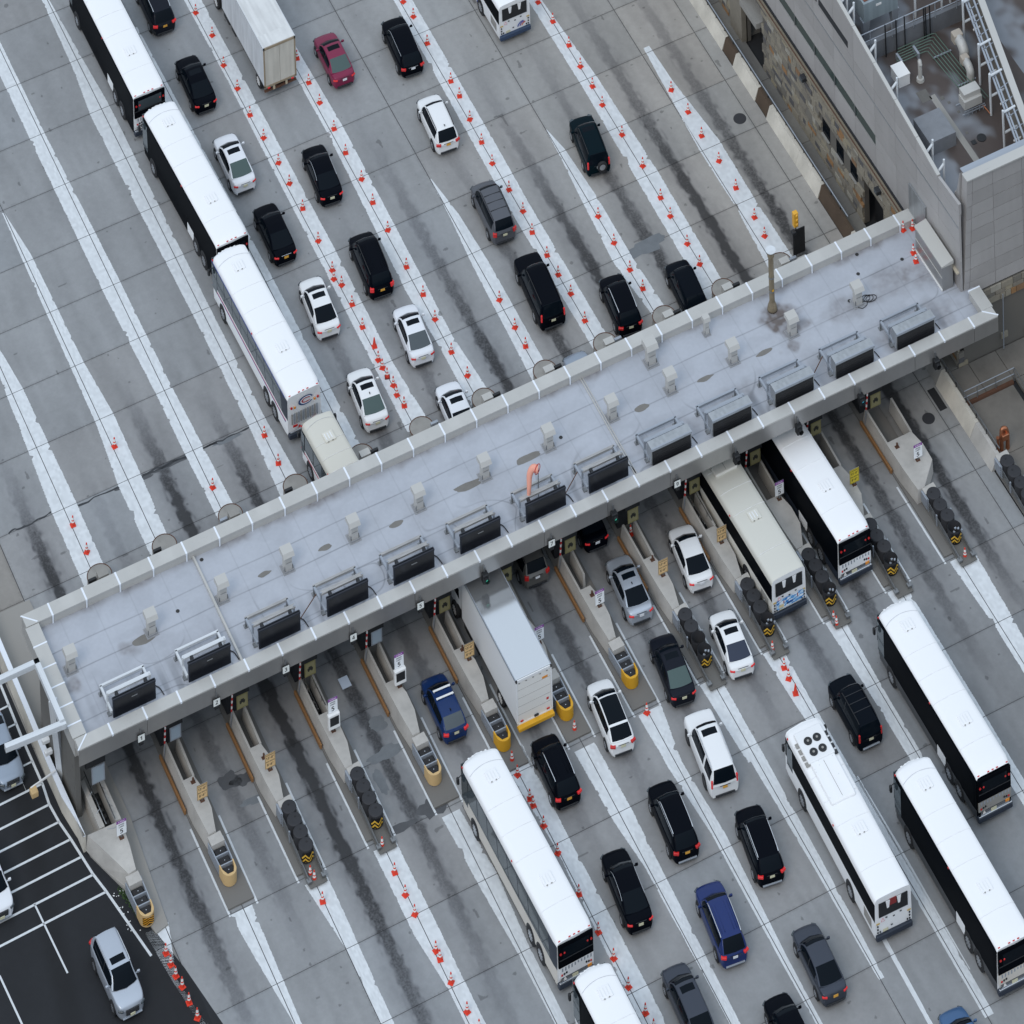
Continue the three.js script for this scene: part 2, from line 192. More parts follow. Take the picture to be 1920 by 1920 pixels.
for (const [j, w, st] of [
  [-16.0, 0, [[-71, -16.8, -15.8], [-46, -16.9, -15.7], [-32, -16.9, -15.45], [-22.4, -16.65, -15.4]]], [-16.0, 1, [[-22.4, -16.65, -15.4], [-17.25, -16.64, -15.25], [-10.9, -16.5, -15.1]]],
  [-11.22, 0, [[-58, -11.6, -11.1], [-51, -11.8, -10.8], [-46, -12.2, -10.55], [-36.6, -12.1, -10.6], [-27.2, -11.95, -10.6]]], [-11.22, 1, [[-27.2, -11.95, -10.6], [-17.2, -11.9, -10.6], [-10.8, -12.1, -10.3]]],
  [-20.82, 0, [[-41.3, -20.95, -20.8], [-36.9, -21.05, -20.3], [-27.3, -21.16, -20.15]]], [-20.82, 2, [[-27.3, -21.16, -20.15], [-22.4, -21.2, -19.8], [-17.2, -21.6, -19.86], [-10.9, -21.6, -20.0]]],
  [-25.5, 1, [[-33, -25.6, -25.2], [-27.1, -25.93, -24.68], [-17.3, -26.37, -24.55]]], [-25.5, 2, [[-17.3, -26.37, -24.55], [-10.9, -26.4, -24.6]]],
  [-6.28, 1, [[-52, -6.7, -6.1], [-40, -6.9, -5.9], [-27, -7.0, -5.7], [-10.9, -7.0, -5.6]]],
  [-1.75, 1, [[-71, -2.2, -0.9], [-45.8, -2.0, -0.8], [-27, -2.2, -0.8], [-17, -2.3, -0.95], [-10.9, -2.4, -0.6]]],
  [3.0, 0, [[-52, 2.5, 3.6], [-36.5, 2.7, 4.0], [-22, 2.2, 3.75]]], [3.0, 1, [[-22, 2.2, 3.75], [-17, 2.4, 3.65], [-10.9, 2.4, 4.1]]],
  [7.72, 2, [[-29.5, 7.72, 7.8], [-25.9, 7.6, 8.3], [-21.4, 7.3, 8.5], [-10.9, 7.0, 8.45]]],
  [12.4, 2, [[-71, 12.0, 13.2], [-45, 12.0, 13.3], [-31.6, 11.8, 13.3], [-24, 11.7, 13.2], [-10.9, 11.9, 13.3]]],
  [17.06, 1, [[-29.4, 17.04, 17.12], [-27.2, 16.95, 17.55], [-22.3, 16.6, 17.8], [-17, 16.3, 17.75], [-10.9, 16.9, 18.0]]],
  [21.77, 2, [[-60, 21.2, 22.2], [-40, 21.0, 21.95], [-31.8, 21.1, 22.5], [-22.3, 20.95, 22.7], [-10.9, 20.8, 22.5]]],
  [26.35, 2, [[-32.5, 26.7, 27.2], [-29, 26.5, 27.3], [-22.6, 26.15, 27.9], [-17.2, 26.2, 27.8], [-10.9, 25.8, 27.9]]],
  [-20.82, 2, [[14.2, -21.5, -19.95], [16.8, -21.15, -19.95], [19.1, -20.84, -20.0], [24.4, -20.87, -20.05], [30, -20.87, -20.3]]],
  [-16.0, 2, [[14.2, -16.75, -15.15], [20.2, -16.71, -15.1], [24.4, -16.25, -15.1], [36, -16.1, -15.0]]], [-11.22, 2, [[14.2, -11.95, -10.65], [19.1, -11.76, -10.35], [24.3, -11.45, -10.6], [36, -11.2, -10.6]]],
  [-25.5, 2, [[13.8, -26.4, -24.9], [17, -26.1, -25.0], [21.5, -25.6, -25.1], [28, -25.55, -25.2]]], [-6.28, 1, [[12.2, -6.9, -5.2], [19.1, -6.4, -5.3], [29.6, -6.6, -5.2], [42, -6.6, -5.3]]],
  [-1.75, 1, [[14.2, -2.5, -1.0], [19.3, -2.35, -0.9], [23, -1.95, -1.0]]], [-1.75, 1, [[23, -1.95, -1.0], [30, -1.85, -1.15], [40, -1.8, -1.3]]],
  [3.0, 1, [[13.9, 2.3, 4.0], [18, 2.4, 3.4], [23, 2.8, 3.6]]], [3.0, 0, [[23, 2.8, 3.65], [32, 2.8, 3.3], [40, 2.9, 3.2]]], [7.72, 0, [[13.9, 6.8, 8.3], [20, 7.1, 8.3]]], [7.72, 3, [[20, 7.3, 8.3], [28, 7.5, 8.2], [36, 7.6, 8.0]]],
  [12.4, 1, [[13.9, 11.5, 12.9], [18, 11.7, 12.8], [24, 12.2, 12.8]]], [12.4, 3, [[24, 12.15, 12.9], [41, 12.2, 12.85]]], [17.06, 0, [[13.9, 16.2, 17.5], [20.4, 16.4, 17.35], [34, 16.5, 17.3]]], [21.77, 0, [[13.9, 20.9, 22.3], [24, 21.2, 22.3], [36, 21.4, 22.2]]],
  [26.35, 2, [[13.9, 25.7, 27.6], [19.6, 26.0, 27.4], [24, 26.0, 27.0], [32, 26.2, 26.8]]], [-99, 2, [[24, 12.75, 12.95], [29, 12.78, 13.02], [38, 12.9, 12.95]]], [-99, 3, [[26, 9.1, 9.4], [42, 8.9, 9.2]]],
  [-30.3, 2, [[12.4, -31.6, -30.0], [16, -31.2, -30.9], [26, -29.6, -29.3]]],
]) stripe(j, st, w);
for (const k of [1, 2, 3, 4, 5, 6, 7, 8, 9, 10, 11, 12]) for (const s of [-1, 1]) stripe(-99, [[7.5, J[k] + s * 0.98 - 0.07, J[k] + s * 0.98 + 0.07], [13.9, J[k] + s * 0.93 - 0.07, J[k] + s * 0.93 + 0.07]], 1);   // edge lines of the islands
// patches and sealed cracks
{
  const patchMat = mat(0.09, 0.094, 0.102, 0.9, 0, { map: concreteMap }), patchLight = mat(0.17, 0.185, 0.20, 0.9, 0, { map: concreteMap });
  const blob = (x, z, a, b, s, n = 22) => Array.from({ length: n }, (_, i) => { const t = i / n * Math.PI * 2, k = 0.6 + 0.8 * vnoise(Math.cos(t) * 2.6 + s, Math.sin(t) * 2.6, s); return [x + Math.cos(t) * a * k, z + Math.sin(t) * b * k]; });
  const P = [[-23.0, 5.7, 0.7, 0.6, 1, patchMat], [-22.3, 6.0, 0.75, 0.4, 14, patchMat], [-21.9, 7.6, 1.1, 0.25, 2, patchLight], [-13.0, 6.6, 0.6, 0.5, 3, patchLight], [-12.2, 13.3, 0.95, 0.62, 4, patchMat], [-14.6, 13.6, 1.0, 0.3, 5, patchMat], [-13.2, 8.6, 1.2, 0.45, 6, patchLight], [-14.4, 10.2, 0.35, 0.9, 7, patchLight], [19.0, -17.2, 1.5, 0.55, 8, patchLight], [-17.3, -17.0, 1.6, 0.22, 9, patchMat], [-20.4, -16.9, 1.3, 0.2, 10, patchMat], [-13.6, -16.9, 1.1, 0.18, 11, patchLight]];
  for (const [x, z, a, b, s, m] of P) struct('road_patch', flat(blob(x, z, a, b, s), 0.0025), m);
  struct('road_crack', [[-25.2, -14.3, -17.0], [-19.8, -11.5, -17.1], [-29.5, -25.6, -17.3]].map(([x0, x1, z], q) => { const up = [], dn = []; for (let i = 0; i <= 24; i++) { const x = x0 + (x1 - x0) * i / 24, zz = z + 0.24 * (vnoise(i * 0.7, q, 61) - 0.5), w = 0.03 + 0.07 * vnoise(i * 0.9, q, 63); up.push([x, zz - w]); dn.unshift([x, zz + w]); } return flat([...up, ...dn], 0.003); }), mat(0.04, 0.043, 0.048, 0.9));
}
// ---------- asphalt road along the boundary wall ----------
{
  const asphaltTex = dataTex(1024, 1024, (i, j) => { const x = i / 1024 * 30, y = j / 1024 * 30; let t = 0.6 + 0.45 * fbm(x * 0.3, y * 0.12, 205, 3) + 0.22 * hash(i, j, 9) * vnoise(x * 3, y * 3, 207); const lane = sm(1.2, 0.2, Math.abs(x - 22.4 + (y - 15) * 0.16)) * 0.35; t *= 1 - lane; return [0.015 * t, 0.0165 * t, 0.020 * t]; });
  const am = new THREE.MeshStandardMaterial({ map: texed(asphaltTex, 30), roughness: 0.9, bumpMap, bumpScale: 0.008 });
  struct('asphalt_road', flat([[-62, -22], [-33.6, -22], [-33.45, 0], [-33.35, 3], [-33.15, 4.5], [-32.6, 6.7], [-31.6, 8.8], [-30.9, 12.8], [-30.2, 15.6], [-27.6, 30], [-23, 60], [-62, 60]], 0.004), am);
  const line = (a, b, w, m = 2) => { const d = [b[0] - a[0], b[1] - a[1]], l = Math.hypot(...d), n = [-d[1] / l * w / 2, d[0] / l * w / 2]; const q = [[a[0] + n[0], a[1] + n[1]], [b[0] + n[0], b[1] + n[1]], [b[0] - n[0], b[1] - n[1]], [a[0] - n[0], a[1] - n[1]]]; const g = new THREE.BufferGeometry(); const pos = [], uv = []; const T = [[0.25, 0], [0.25, l / 9], [0.75, l / 9], [0.75, 0]]; for (const i of [0, 1, 2, 0, 2, 3]) { pos.push(q[i][0], 0.008, q[i][1]); uv.push(T[i][0], T[i][1] + a[1] * 0.37); } g.setAttribute('position', new THREE.Float32BufferAttribute(pos, 3)); g.setAttribute('uv', new THREE.Float32BufferAttribute(uv, 2)); g.computeVertexNormals(); return g; };
  const path = (pts, w) => pts.slice(1).map((p, i) => line(pts[i], p, w));
  const E = [[-33.8, -8], [-33.86, -3.3], [-33.8, 0.4], [-33.9, 1.8], [-33.76, 3.2], [-33.5, 4.6], [-33.1, 7.3], [-32.75, 8.8], [-31.77, 13.9]];
  const dbl = (g) => { g.computeVertexNormals(); const n = g.attributes.normal; for (let i = 0; i < n.count; i++) n.setXYZ(i, 0, 1, 0); return g; };
  const lp = new THREE.MeshStandardMaterial({ map: paint[2].map, transparent: true, roughness: 0.8, alphaTest: 0.02, side: THREE.DoubleSide });
  struct('edge_marking', path(E, 0.16).map(dbl), lp);
  const ends = [[-33.8, 0.3], [-33.9, 1.81], [-33.76, 3.18], [-33.6, 4.59], [-33.39, 5.98], [-33.09, 7.4], [-32.8, 8.81]];
  for (const [x, z] of ends) struct('stall_marking', [line([x, z], [x - 14, z + 0.35], 0.15)].map(dbl), lp);
  struct('stall_marking', [...[-7.6, -5.7, -4.3, -2.9, -1.4].map((z) => line([-33.8, z], [-34.5, z + 0.02], 0.13)), line([-34.9, -8], [-34.9, 0.3], 0.02)].map(dbl), lp);
  struct('lane_marking', [line([-37.07, 7.4], [-36.8, 12.5], 0.11), line([-40.62, 10.7], [-40.3, 17], 0.12)].map(dbl), new THREE.MeshStandardMaterial({ map: paint[0].map, transparent: true, roughness: 0.8, alphaTest: 0.02, side: THREE.DoubleSide }));
  // weeds and litter at the foot of the island
  const g = []; for (let i = 0; i < 260; i++) { const t = R(), x = -31.9 + 0.55 * t + rr(-0.22, 0.14), z = 9.0 + 2.6 * t + rr(-0.3, 0.3), h = rr(0.05, 0.16); g.push(new THREE.ConeGeometry(rr(0.015, 0.05), h, 3).rotateX(rr(-0.6, 0.6)).rotateZ(rr(-0.6, 0.6)).translate(x, h / 2, z)); }
  const wd = part(numbered('weeds'), g, mat(0.05, 0.10, 0.03, 0.9), scene); wd.userData.kind = 'stuff'; tag(wd, 'low green weeds at the foot of the concrete island by the asphalt road', 'weeds');
  const l = []; for (let i = 0; i < 26; i++) l.push(new THREE.BoxGeometry(rr(0.03, 0.12), 0.02, rr(0.03, 0.09)).rotateY(rr(0, 3)).translate(-32.1 + rr(-0.5, 0.9), 0.016, 9.7 + rr(-0.7, 2.4)));
  const lt = part(numbered('litter'), l, MAT.white, scene); lt.userData.kind = 'stuff'; tag(lt, 'scattered white scraps of litter beside the weeds and concrete island', 'litter');
}
// ---------- toll canopy ----------
const CX0 = -32.85, CX1 = 35.15, CZ0 = -5.45, CZ1 = 4.85, CT = 6.0, CD = 5.45, CB = 4.85;
const deckTex = dataTex(2048, 512, (i, j) => {
  const x = CX0 + i / 2048 * (CX1 - CX0), z = CZ0 + j / 512 * (CZ1 - CZ0);
  let t = 0.86 + 0.16 * fbm(x * 0.5, z * 0.5, 301, 3) + 0.05 * vnoise(x * 6, z * 6, 305), r = 0.43, g = 0.452, b = 0.50, br = 0;
  const run = vnoise(x * 2.3, z * 0.12, 311); t *= 1 - 0.36 * sm(-0.3, 4.2, z) * sm(0.42, 0.85, run);                     // water runs towards the eaves
  for (const lz of [-2.55, -0.75, 1.15, 2.7]) t *= 1 - 0.3 * (0.4 + 0.8 * vnoise(x * 0.5, lz, 345)) * sm(0.07, 0.02, Math.abs(z - lz - 0.03 * Math.sin(x * 0.7)));   // felt laps
  const fx = ((x + 32.85) % 2.36), od = Math.min(fx, 2.36 - fx); t *= 1 - 0.09 * sm(0.06, 0.02, od); t *= 1 - 0.06 * sm(0.55, 0.8, vnoise(x * 0.8 + z * 0.3, z * 1.3, 347)); t *= 1 - 0.3 * sm(0.025, 0.0, Math.abs(vnoise(x * 0.35, z * 0.5, 349) - 0.5)) * sm(-0.5, 1.5, z);
  br += 0.55 * sm(0.75, 0.05, z - CZ0 - 0.95 + 0.5 * vnoise(x * 1.3, 2, 315)) * sm(0.2, 0.8, vnoise(x * 0.9, 5, 317));
  for (const [sx, sz, sr, k] of [[21.9, -2.6, 1.15, 0.9], [22.4, -1.4, 1.0, 0.75], [21.6, -0.2, 0.5, 0.5], [-27.2, -0.6, 0.75, 0.4], [26.3, -0.9, 1.4, 0.35], [30.2, -1.5, 1.8, 0.35], [33.2, -1.0, 1.5, 0.35], [-31.5, 0.2, 0.7, 0.45], [31.5, 2.4, 1.6, 0.35], [28, 2.6, 1.2, 0.35], [16.6, 1.6, 1.4, 0.25], [12, 2.0, 1.2, 0.25]]) { const d = Math.hypot((x - sx) / 1.5, z - sz) + 0.7 * (vnoise(x * 1.7, z * 1.7, 331) - 0.5); br += k * sm(sr, sr * 0.25, d); }
  br += 0.14 * sm(0.62, 0.8, vnoise(x * 0.45, z * 0.6, 341)) * sm(-2, 3, z);
  br = Math.min(0.92, br * (0.6 + 0.6 * vnoise(x * 5, z * 5, 343)));
  r = r * (1 - br) + 0.13 * br; g = g * (1 - br) + 0.105 * br; b = b * (1 - br) + 0.095 * br;
  return [r * t, g * t, b * t];
});
const canopy = thing('toll_canopy', 'long flat grey roof canopy spanning all thirteen toll lanes', 'canopy', [0, 0, 0]);
{
  const deck = clean(bx(CX0 + 0.9, CX1 - 0.1, CD - 0.3, CD, CZ0 + 0.85, CZ1 - 0.75)), p = deck.attributes.position, uv = deck.attributes.uv;
  for (let i = 0; i < p.count; i++) uv.setXY(i, (p.getX(i) - CX0) / (CX1 - CX0), (p.getZ(i) - CZ0) / (CZ1 - CZ0));
  const dk = part('roof_deck', deck, new THREE.MeshStandardMaterial({ map: deckTex, roughness: 0.75, bumpMap, bumpScale: 0.004 }), canopy);
  part('soffit', bx(CX0 + 0.2, CX1 - 0.2, CB + 0.1, CD - 0.303, CZ0 + 0.2, CZ1 - 0.2), MAT.greyConc, canopy);
  // parapet: coping panels with pale seam strips between, fascia and inner face
  const far = [CX0], near = [CX0];
  for (let x = CX0 + 1.9; x < 34; x += 2.36) far.push(x); far.push(34.05);
  for (let x = CX0 + 0.95 + 1.4; x < 34.5; x += 2.36) near.push(x); near.push(CX1);
  const cop = (x0, x1, z0, z1) => metric(bx(x0, x1, CT - 0.09, CT, z0, z1));
  for (let i = 0; i < far.length - 1; i++) { part('coping_panel', cop(far[i] + 0.06, far[i + 1] - 0.06, CZ0 - 0.04, CZ0 + 0.9), MAT.coping, canopy); if (i) part('seam_strip', bx(far[i] - 0.06, far[i] + 0.06, CT - 0.12, CT + 0.012, CZ0 - 0.05, CZ0 + 0.92), MAT.seam, canopy); if (i) part('seam_strip', bx(far[i] - 0.05, far[i] + 0.05, CD, CT - 0.12, CZ0 + 0.90, CZ0 + 0.915), MAT.seam, canopy); }
  for (let i = 0; i < near.length - 1; i++) { part('coping_panel', cop(near[i] + 0.06, near[i + 1] - 0.06, CZ1 - 0.8, CZ1 + 0.04), MAT.coping, canopy); if (i) part('seam_strip', bx(near[i] - 0.06, near[i] + 0.06, CT - 0.12, CT + 0.012, CZ1 - 0.82, CZ1 + 0.05), MAT.seam, canopy); }
  const sz = [CZ0 + 0.92, CZ0 + 2.45, CZ0 + 4.1, CZ0 + 5.6, CZ0 + 7.1, CZ0 + 8.5, CZ1 - 0.82];
  for (let i = 0; i < 6; i++) { part('coping_panel', cop(CX0 - 0.04, CX0 + 0.88, sz[i] + 0.05, sz[i + 1] - 0.05), MAT.coping, canopy); if (i) part('seam_strip', bx(CX0 - 0.05, CX0 + 0.9, CT - 0.12, CT + 0.012, sz[i] - 0.05, sz[i] + 0.05), MAT.seam, canopy); }
  for (const [x, z, a] of [[CX0 + 0.42, CZ0 + 0.42, 0.78], [CX0 + 0.42, CZ1 - 0.38, -0.75]]) part('seam_strip', new THREE.BoxGeometry(1.2, 0.03, 0.09).rotateY(-a).translate(x, CT + 0.004, z), MAT.seam, canopy);
  part('coping_panel', cop(CX1 - 0.85, CX1 + 0.04, 2.3, CZ1 - 0.82), MAT.coping, canopy);
  part('seam_strip', bx(CX1 - 0.87, CX1 + 0.05, CT - 0.12, CT + 0.012, 2.22, 2.32), MAT.seam, canopy); part('seam_strip', new THREE.BoxGeometry(1.15, 0.03, 0.09).rotateY(-0.72).translate(CX1 - 0.42, CT + 0.004, CZ1 - 0.4), MAT.seam, canopy);
  part('parapet', [bx(CX0 + 0.05, 34.05, CB, CT - 0.09, CZ0 + 0.03, CZ0 + 0.85), bx(CX0 + 0.05, CX1 - 0.03, CD, CT - 0.09, CZ1 - 0.75, CZ1 - 0.05), bx(CX0 + 0.02, CX0 + 0.86, CB, CT - 0.09, CZ0 + 0.85, CZ1 - 0.75), bx(CX1 - 0.82, CX1 - 0.02, CD - 0.3, CT - 0.09, 2.32, CZ1 - 0.75)].map((g) => metric(g)), MAT.coping, canopy);
  const fn = [CX0 + 0.02, ...near.slice(1, -1).filter((_, i) => i % 2 === 1), CX1 - 0.02];
  for (let i = 0; i < fn.length - 1; i++) { part('fascia_panel', metric(bx(fn[i] + 0.012, fn[i + 1] - 0.012, CB, CT - 0.34, CZ1 - 0.04, CZ1 + 0.012)), MAT.fascia, canopy); part('fascia_panel', metric(bx(fn[i] + 0.012, fn[i + 1] - 0.012, CT - 0.325, CT - 0.095, CZ1 - 0.04, CZ1 + 0.03)), MAT.fascia, canopy); }
  part('expansion_curb', bx(-21.12, -20.98, CD, CD + 0.16, CZ0 + 0.86, CZ1 - 0.76), MAT.coping, canopy); part('expansion_curb', [bx(7.58, 7.64, CD, CD + 0.07, CZ0 + 0.86, CZ1 - 0.76), bx(7.74, 7.79, CD, CD + 0.07, CZ0 + 0.86, CZ1 - 0.76)], MAT.coping, canopy);
  // sunken ponding stains and roof drains
  const drainMat = mat(0.03, 0.03, 0.03, 0.8), pond = mat(0.20, 0.19, 0.175, 0.7, 0, { map: concreteMap });
  for (const [x, z] of [[-23.4, -1.55], [-20.6, -4.2], [4.45, -1.25], [28.5, -3.0], [31.8, -2.6], [26.9, -1.4], [29.2, -4.4]]) part('roof_drain', cyl(0.11, 0.13, 0.015, x, CD, z, 14), drainMat, canopy);
  for (const [x, z, a, b] of [[-26.1, -0.75, 0.75, 0.3], [-17.3, -1.35, 0.5, 0.18], [-13.0, -1.2, 0.45, 0.2], [-2.7, -0.9, 1.0, 0.3], [1.9, -0.9, 0.9, 0.28], [10.3, -0.7, 0.55, 0.25], [15.2, -0.7, 0.6, 0.2], [19.7, -0.6, 0.6, 0.18], [-8.1, -0.6, 0.5, 0.2]]) {
    const pts = Array.from({ length: 20 }, (_, i) => { const t = i / 20 * Math.PI * 2, k = 0.75 + 0.5 * vnoise(Math.cos(t) * 1.7 + x, Math.sin(t) * 1.7, 7); return [x + Math.cos(t) * a * k, z + Math.sin(t) * b * k]; });
    part('pond_stain', flat(pts, CD + 0.004), pond, canopy);
  }
  // piers under the roof
  for (let i = 0; i < 13; i++) { const x = i ? J[i] : -31.6; for (const z of [-3.9, 0.2]) part('pier', bx(x - 0.35, x + 0.35, 0.12, CB + 0.1, z - 0.35, z + 0.35), MAT.greyConc, canopy); }
  part('end_wall', bx(CX0 + 0.15, CX0 + 0.5, 0, CB + 0.1, -2.6, 3.6), MAT.darkConc, canopy);
}
const laneName = ['first', 'second', 'third', 'fourth', 'fifth', 'sixth', 'seventh', 'eighth', 'ninth', 'tenth', 'eleventh', 'twelfth', 'thirteenth'];
// roof vents: one over each lane, and a taller and a slimmer one near the far edge
{
  const make = (n, label, s = 1, hh = 1) => { const t = thing('roof_vent', label, 'roof vent', [0, 0, 0], 0, 'vents on the canopy roof'); part('flashing', [bx(-0.42 * s, 0.42 * s, 0, 0.02, -0.42 * s, 0.42 * s), bx(-0.33 * s, 0.33 * s, 0.02, 0.12, -0.33 * s, 0.33 * s)], mat(0.34, 0.35, 0.37, 0.8, 0, { map: concreteMap }), t); part('shaft', metric(bx(-0.25 * s, 0.25 * s, 0.1, 1.12 * hh, -0.24 * s, 0.24 * s)), MAT.coping, t); part('bracket', [bx(-0.30 * s, -0.27 * s, 0.1, 0.4, 0.2 * s, 0.27 * s), bx(0.27 * s, 0.30 * s, 0.1, 0.4, 0.2 * s, 0.27 * s), bx(-0.2 * s, 0.2 * s, 0.62 * hh, 0.64 * hh, 0.262 * s, 0.275 * s)], MAT.steelDark, t); part('hood', prism([[-0.40 * s, -0.40 * s], [0.40 * s, -0.40 * s], [0.40 * s, 0.40 * s], [-0.40 * s, 0.40 * s]], 1.08 * hh, 1.22 * hh, [[-0.38 * s, -0.38 * s, 1.36 * hh], [0.38 * s, -0.38 * s, 1.36 * hh], [0.38 * s, 0.24 * s, 1.32 * hh], [-0.38 * s, 0.24 * s, 1.32 * hh]]), MAT.coping, t); return t; };
  const X = [-31.1, -25.5, -20.47, -15.81, -11.03, -6.26, -1.38, 3.41, 8.21, 12.67, 17.51, 22.14, 27.32];
  let v = null;
  X.forEach((x, i) => { const label = i === 0 ? 'roof vent nearest the asphalt end of the canopy roof' : i === 12 ? 'roof vent with black cable coiled at its foot' : i === 11 ? 'roof vent beside the brown stain below the mast' : `roof vent on the canopy, ${laneName[i]} in line from the asphalt end`; if (!v) { v = make('roof_vent', label); v.position.set(x, CD, -1.0); } else copy(v, [x, CD, -1.0], 0, label); });
  const b = make('roof_vent', 'largest roof vent, set near the far parapet of the canopy', 1.12, 1.15); b.position.set(12.46, CD, -3.5);
  const s = make('roof_vent', 'slim small roof vent near the far parapet of the canopy', 0.62, 0.95); s.position.set(16.9, CD, -3.72);
  const c = thing('cable', 'black cable coiled at the foot of a roof vent', 'cable', [27.5, CD, -0.9]); part('loop', [0, 1, 2].map((k) => tube(Array.from({ length: 14 }, (_, i) => [0.5 + 0.16 * k + (0.3 + 0.05 * k) * Math.cos(i / 14 * 6.283), 0.03 + 0.01 * k, 0.1 * k - 0.15 + 0.25 * Math.sin(i / 14 * 6.283)]), 0.022, 5, 40, true)), MAT.rubber, c); part('loose_end', tube([[-0.45, 0.03, 0.1], [-0.1, 0.03, 0.45], [0.3, 0.03, 0.35], [0.6, 0.03, 0]], 0.022, 5, 24), MAT.rubber, c);
}
// brown mast with a round cap
{
  const t = thing('mast', 'tall brown pipe mast with a round white cap on the canopy roof', 'mast', [21.85, CD, -3.3]);
  const tan = mat(0.34, 0.28, 0.19, 0.6, 0.2, { map: texed(TX.wear, 1.5) });
  part('base', new THREE.LatheGeometry([[0, 0], [0.36, 0], [0.34, 0.1], [0.3, 0.35], [0.24, 0.5], [0.19, 0.6]].map((p) => new THREE.Vector2(...p)), 20), tan, t);
  part('pole', cyl(0.19, 0.18, 3.7, 0, 0.5, 0, 18), tan, t);
  for (const y of [1.35, 2.35]) part('band', cyl(0.205, 0.205, 0.1, 0, y, 0, 18), MAT.steelDark, t);
  part('neck', cyl(0.24, 0.22, 0.25, 0, 3.95, 0, 18), tan, t); part('cap', [cyl(0.2, 0.16, 0.14, 0, 4.2, 0, 18), cyl(0.34, 0.36, 0.05, 0, 4.34, 0, 24)], MAT.whitePaint, t); part('sticker', bx(-0.07, 0.07, 1.45, 1.6, 0.185, 0.195), MAT.yellow, t);
}
// windsock
{
  const t = thing('windsock', 'orange windsock hanging from a thin pole on the canopy roof', 'windsock', [1.0, CD, 2.35]);
  part('pole', bar([0, 0, 0], [0.05, 2.55, 0], 0.03), MAT.steelDark, t); part('ring', new THREE.TorusGeometry(0.3, 0.025, 6, 20).rotateY(0.5).translate(-0.05, 2.45, 0.1), MAT.red, t);
  const ws = mat(0.80, 0.36, 0.27, 0.8, 0, { side: THREE.DoubleSide });
  const c = new THREE.CatmullRomCurve3([[-0.02, 2.45, 0.12], [-0.3, 2.5, -0.05], [-0.55, 2.2, -0.05], [-0.72, 1.6, 0.15], [-0.85, 1.05, 0.3]].map((p) => new THREE.Vector3(...p)));
  const g = new THREE.TubeGeometry(c, 24, 0.25, 14, false), p = g.attributes.position; for (let i = 0; i <= 24; i++) { const k = 1 - 0.55 * i / 24, cc = c.getPointAt(i / 24); for (let j = 0; j <= 14; j++) { const q = i * 15 + j; p.setXYZ(q, cc.x + (p.getX(q) - cc.x) * k, cc.y + (p.getY(q) - cc.y) * k, cc.z + (p.getZ(q) - cc.z) * k); } } g.computeVertexNormals();
  part('sock', g, ws, t);
}
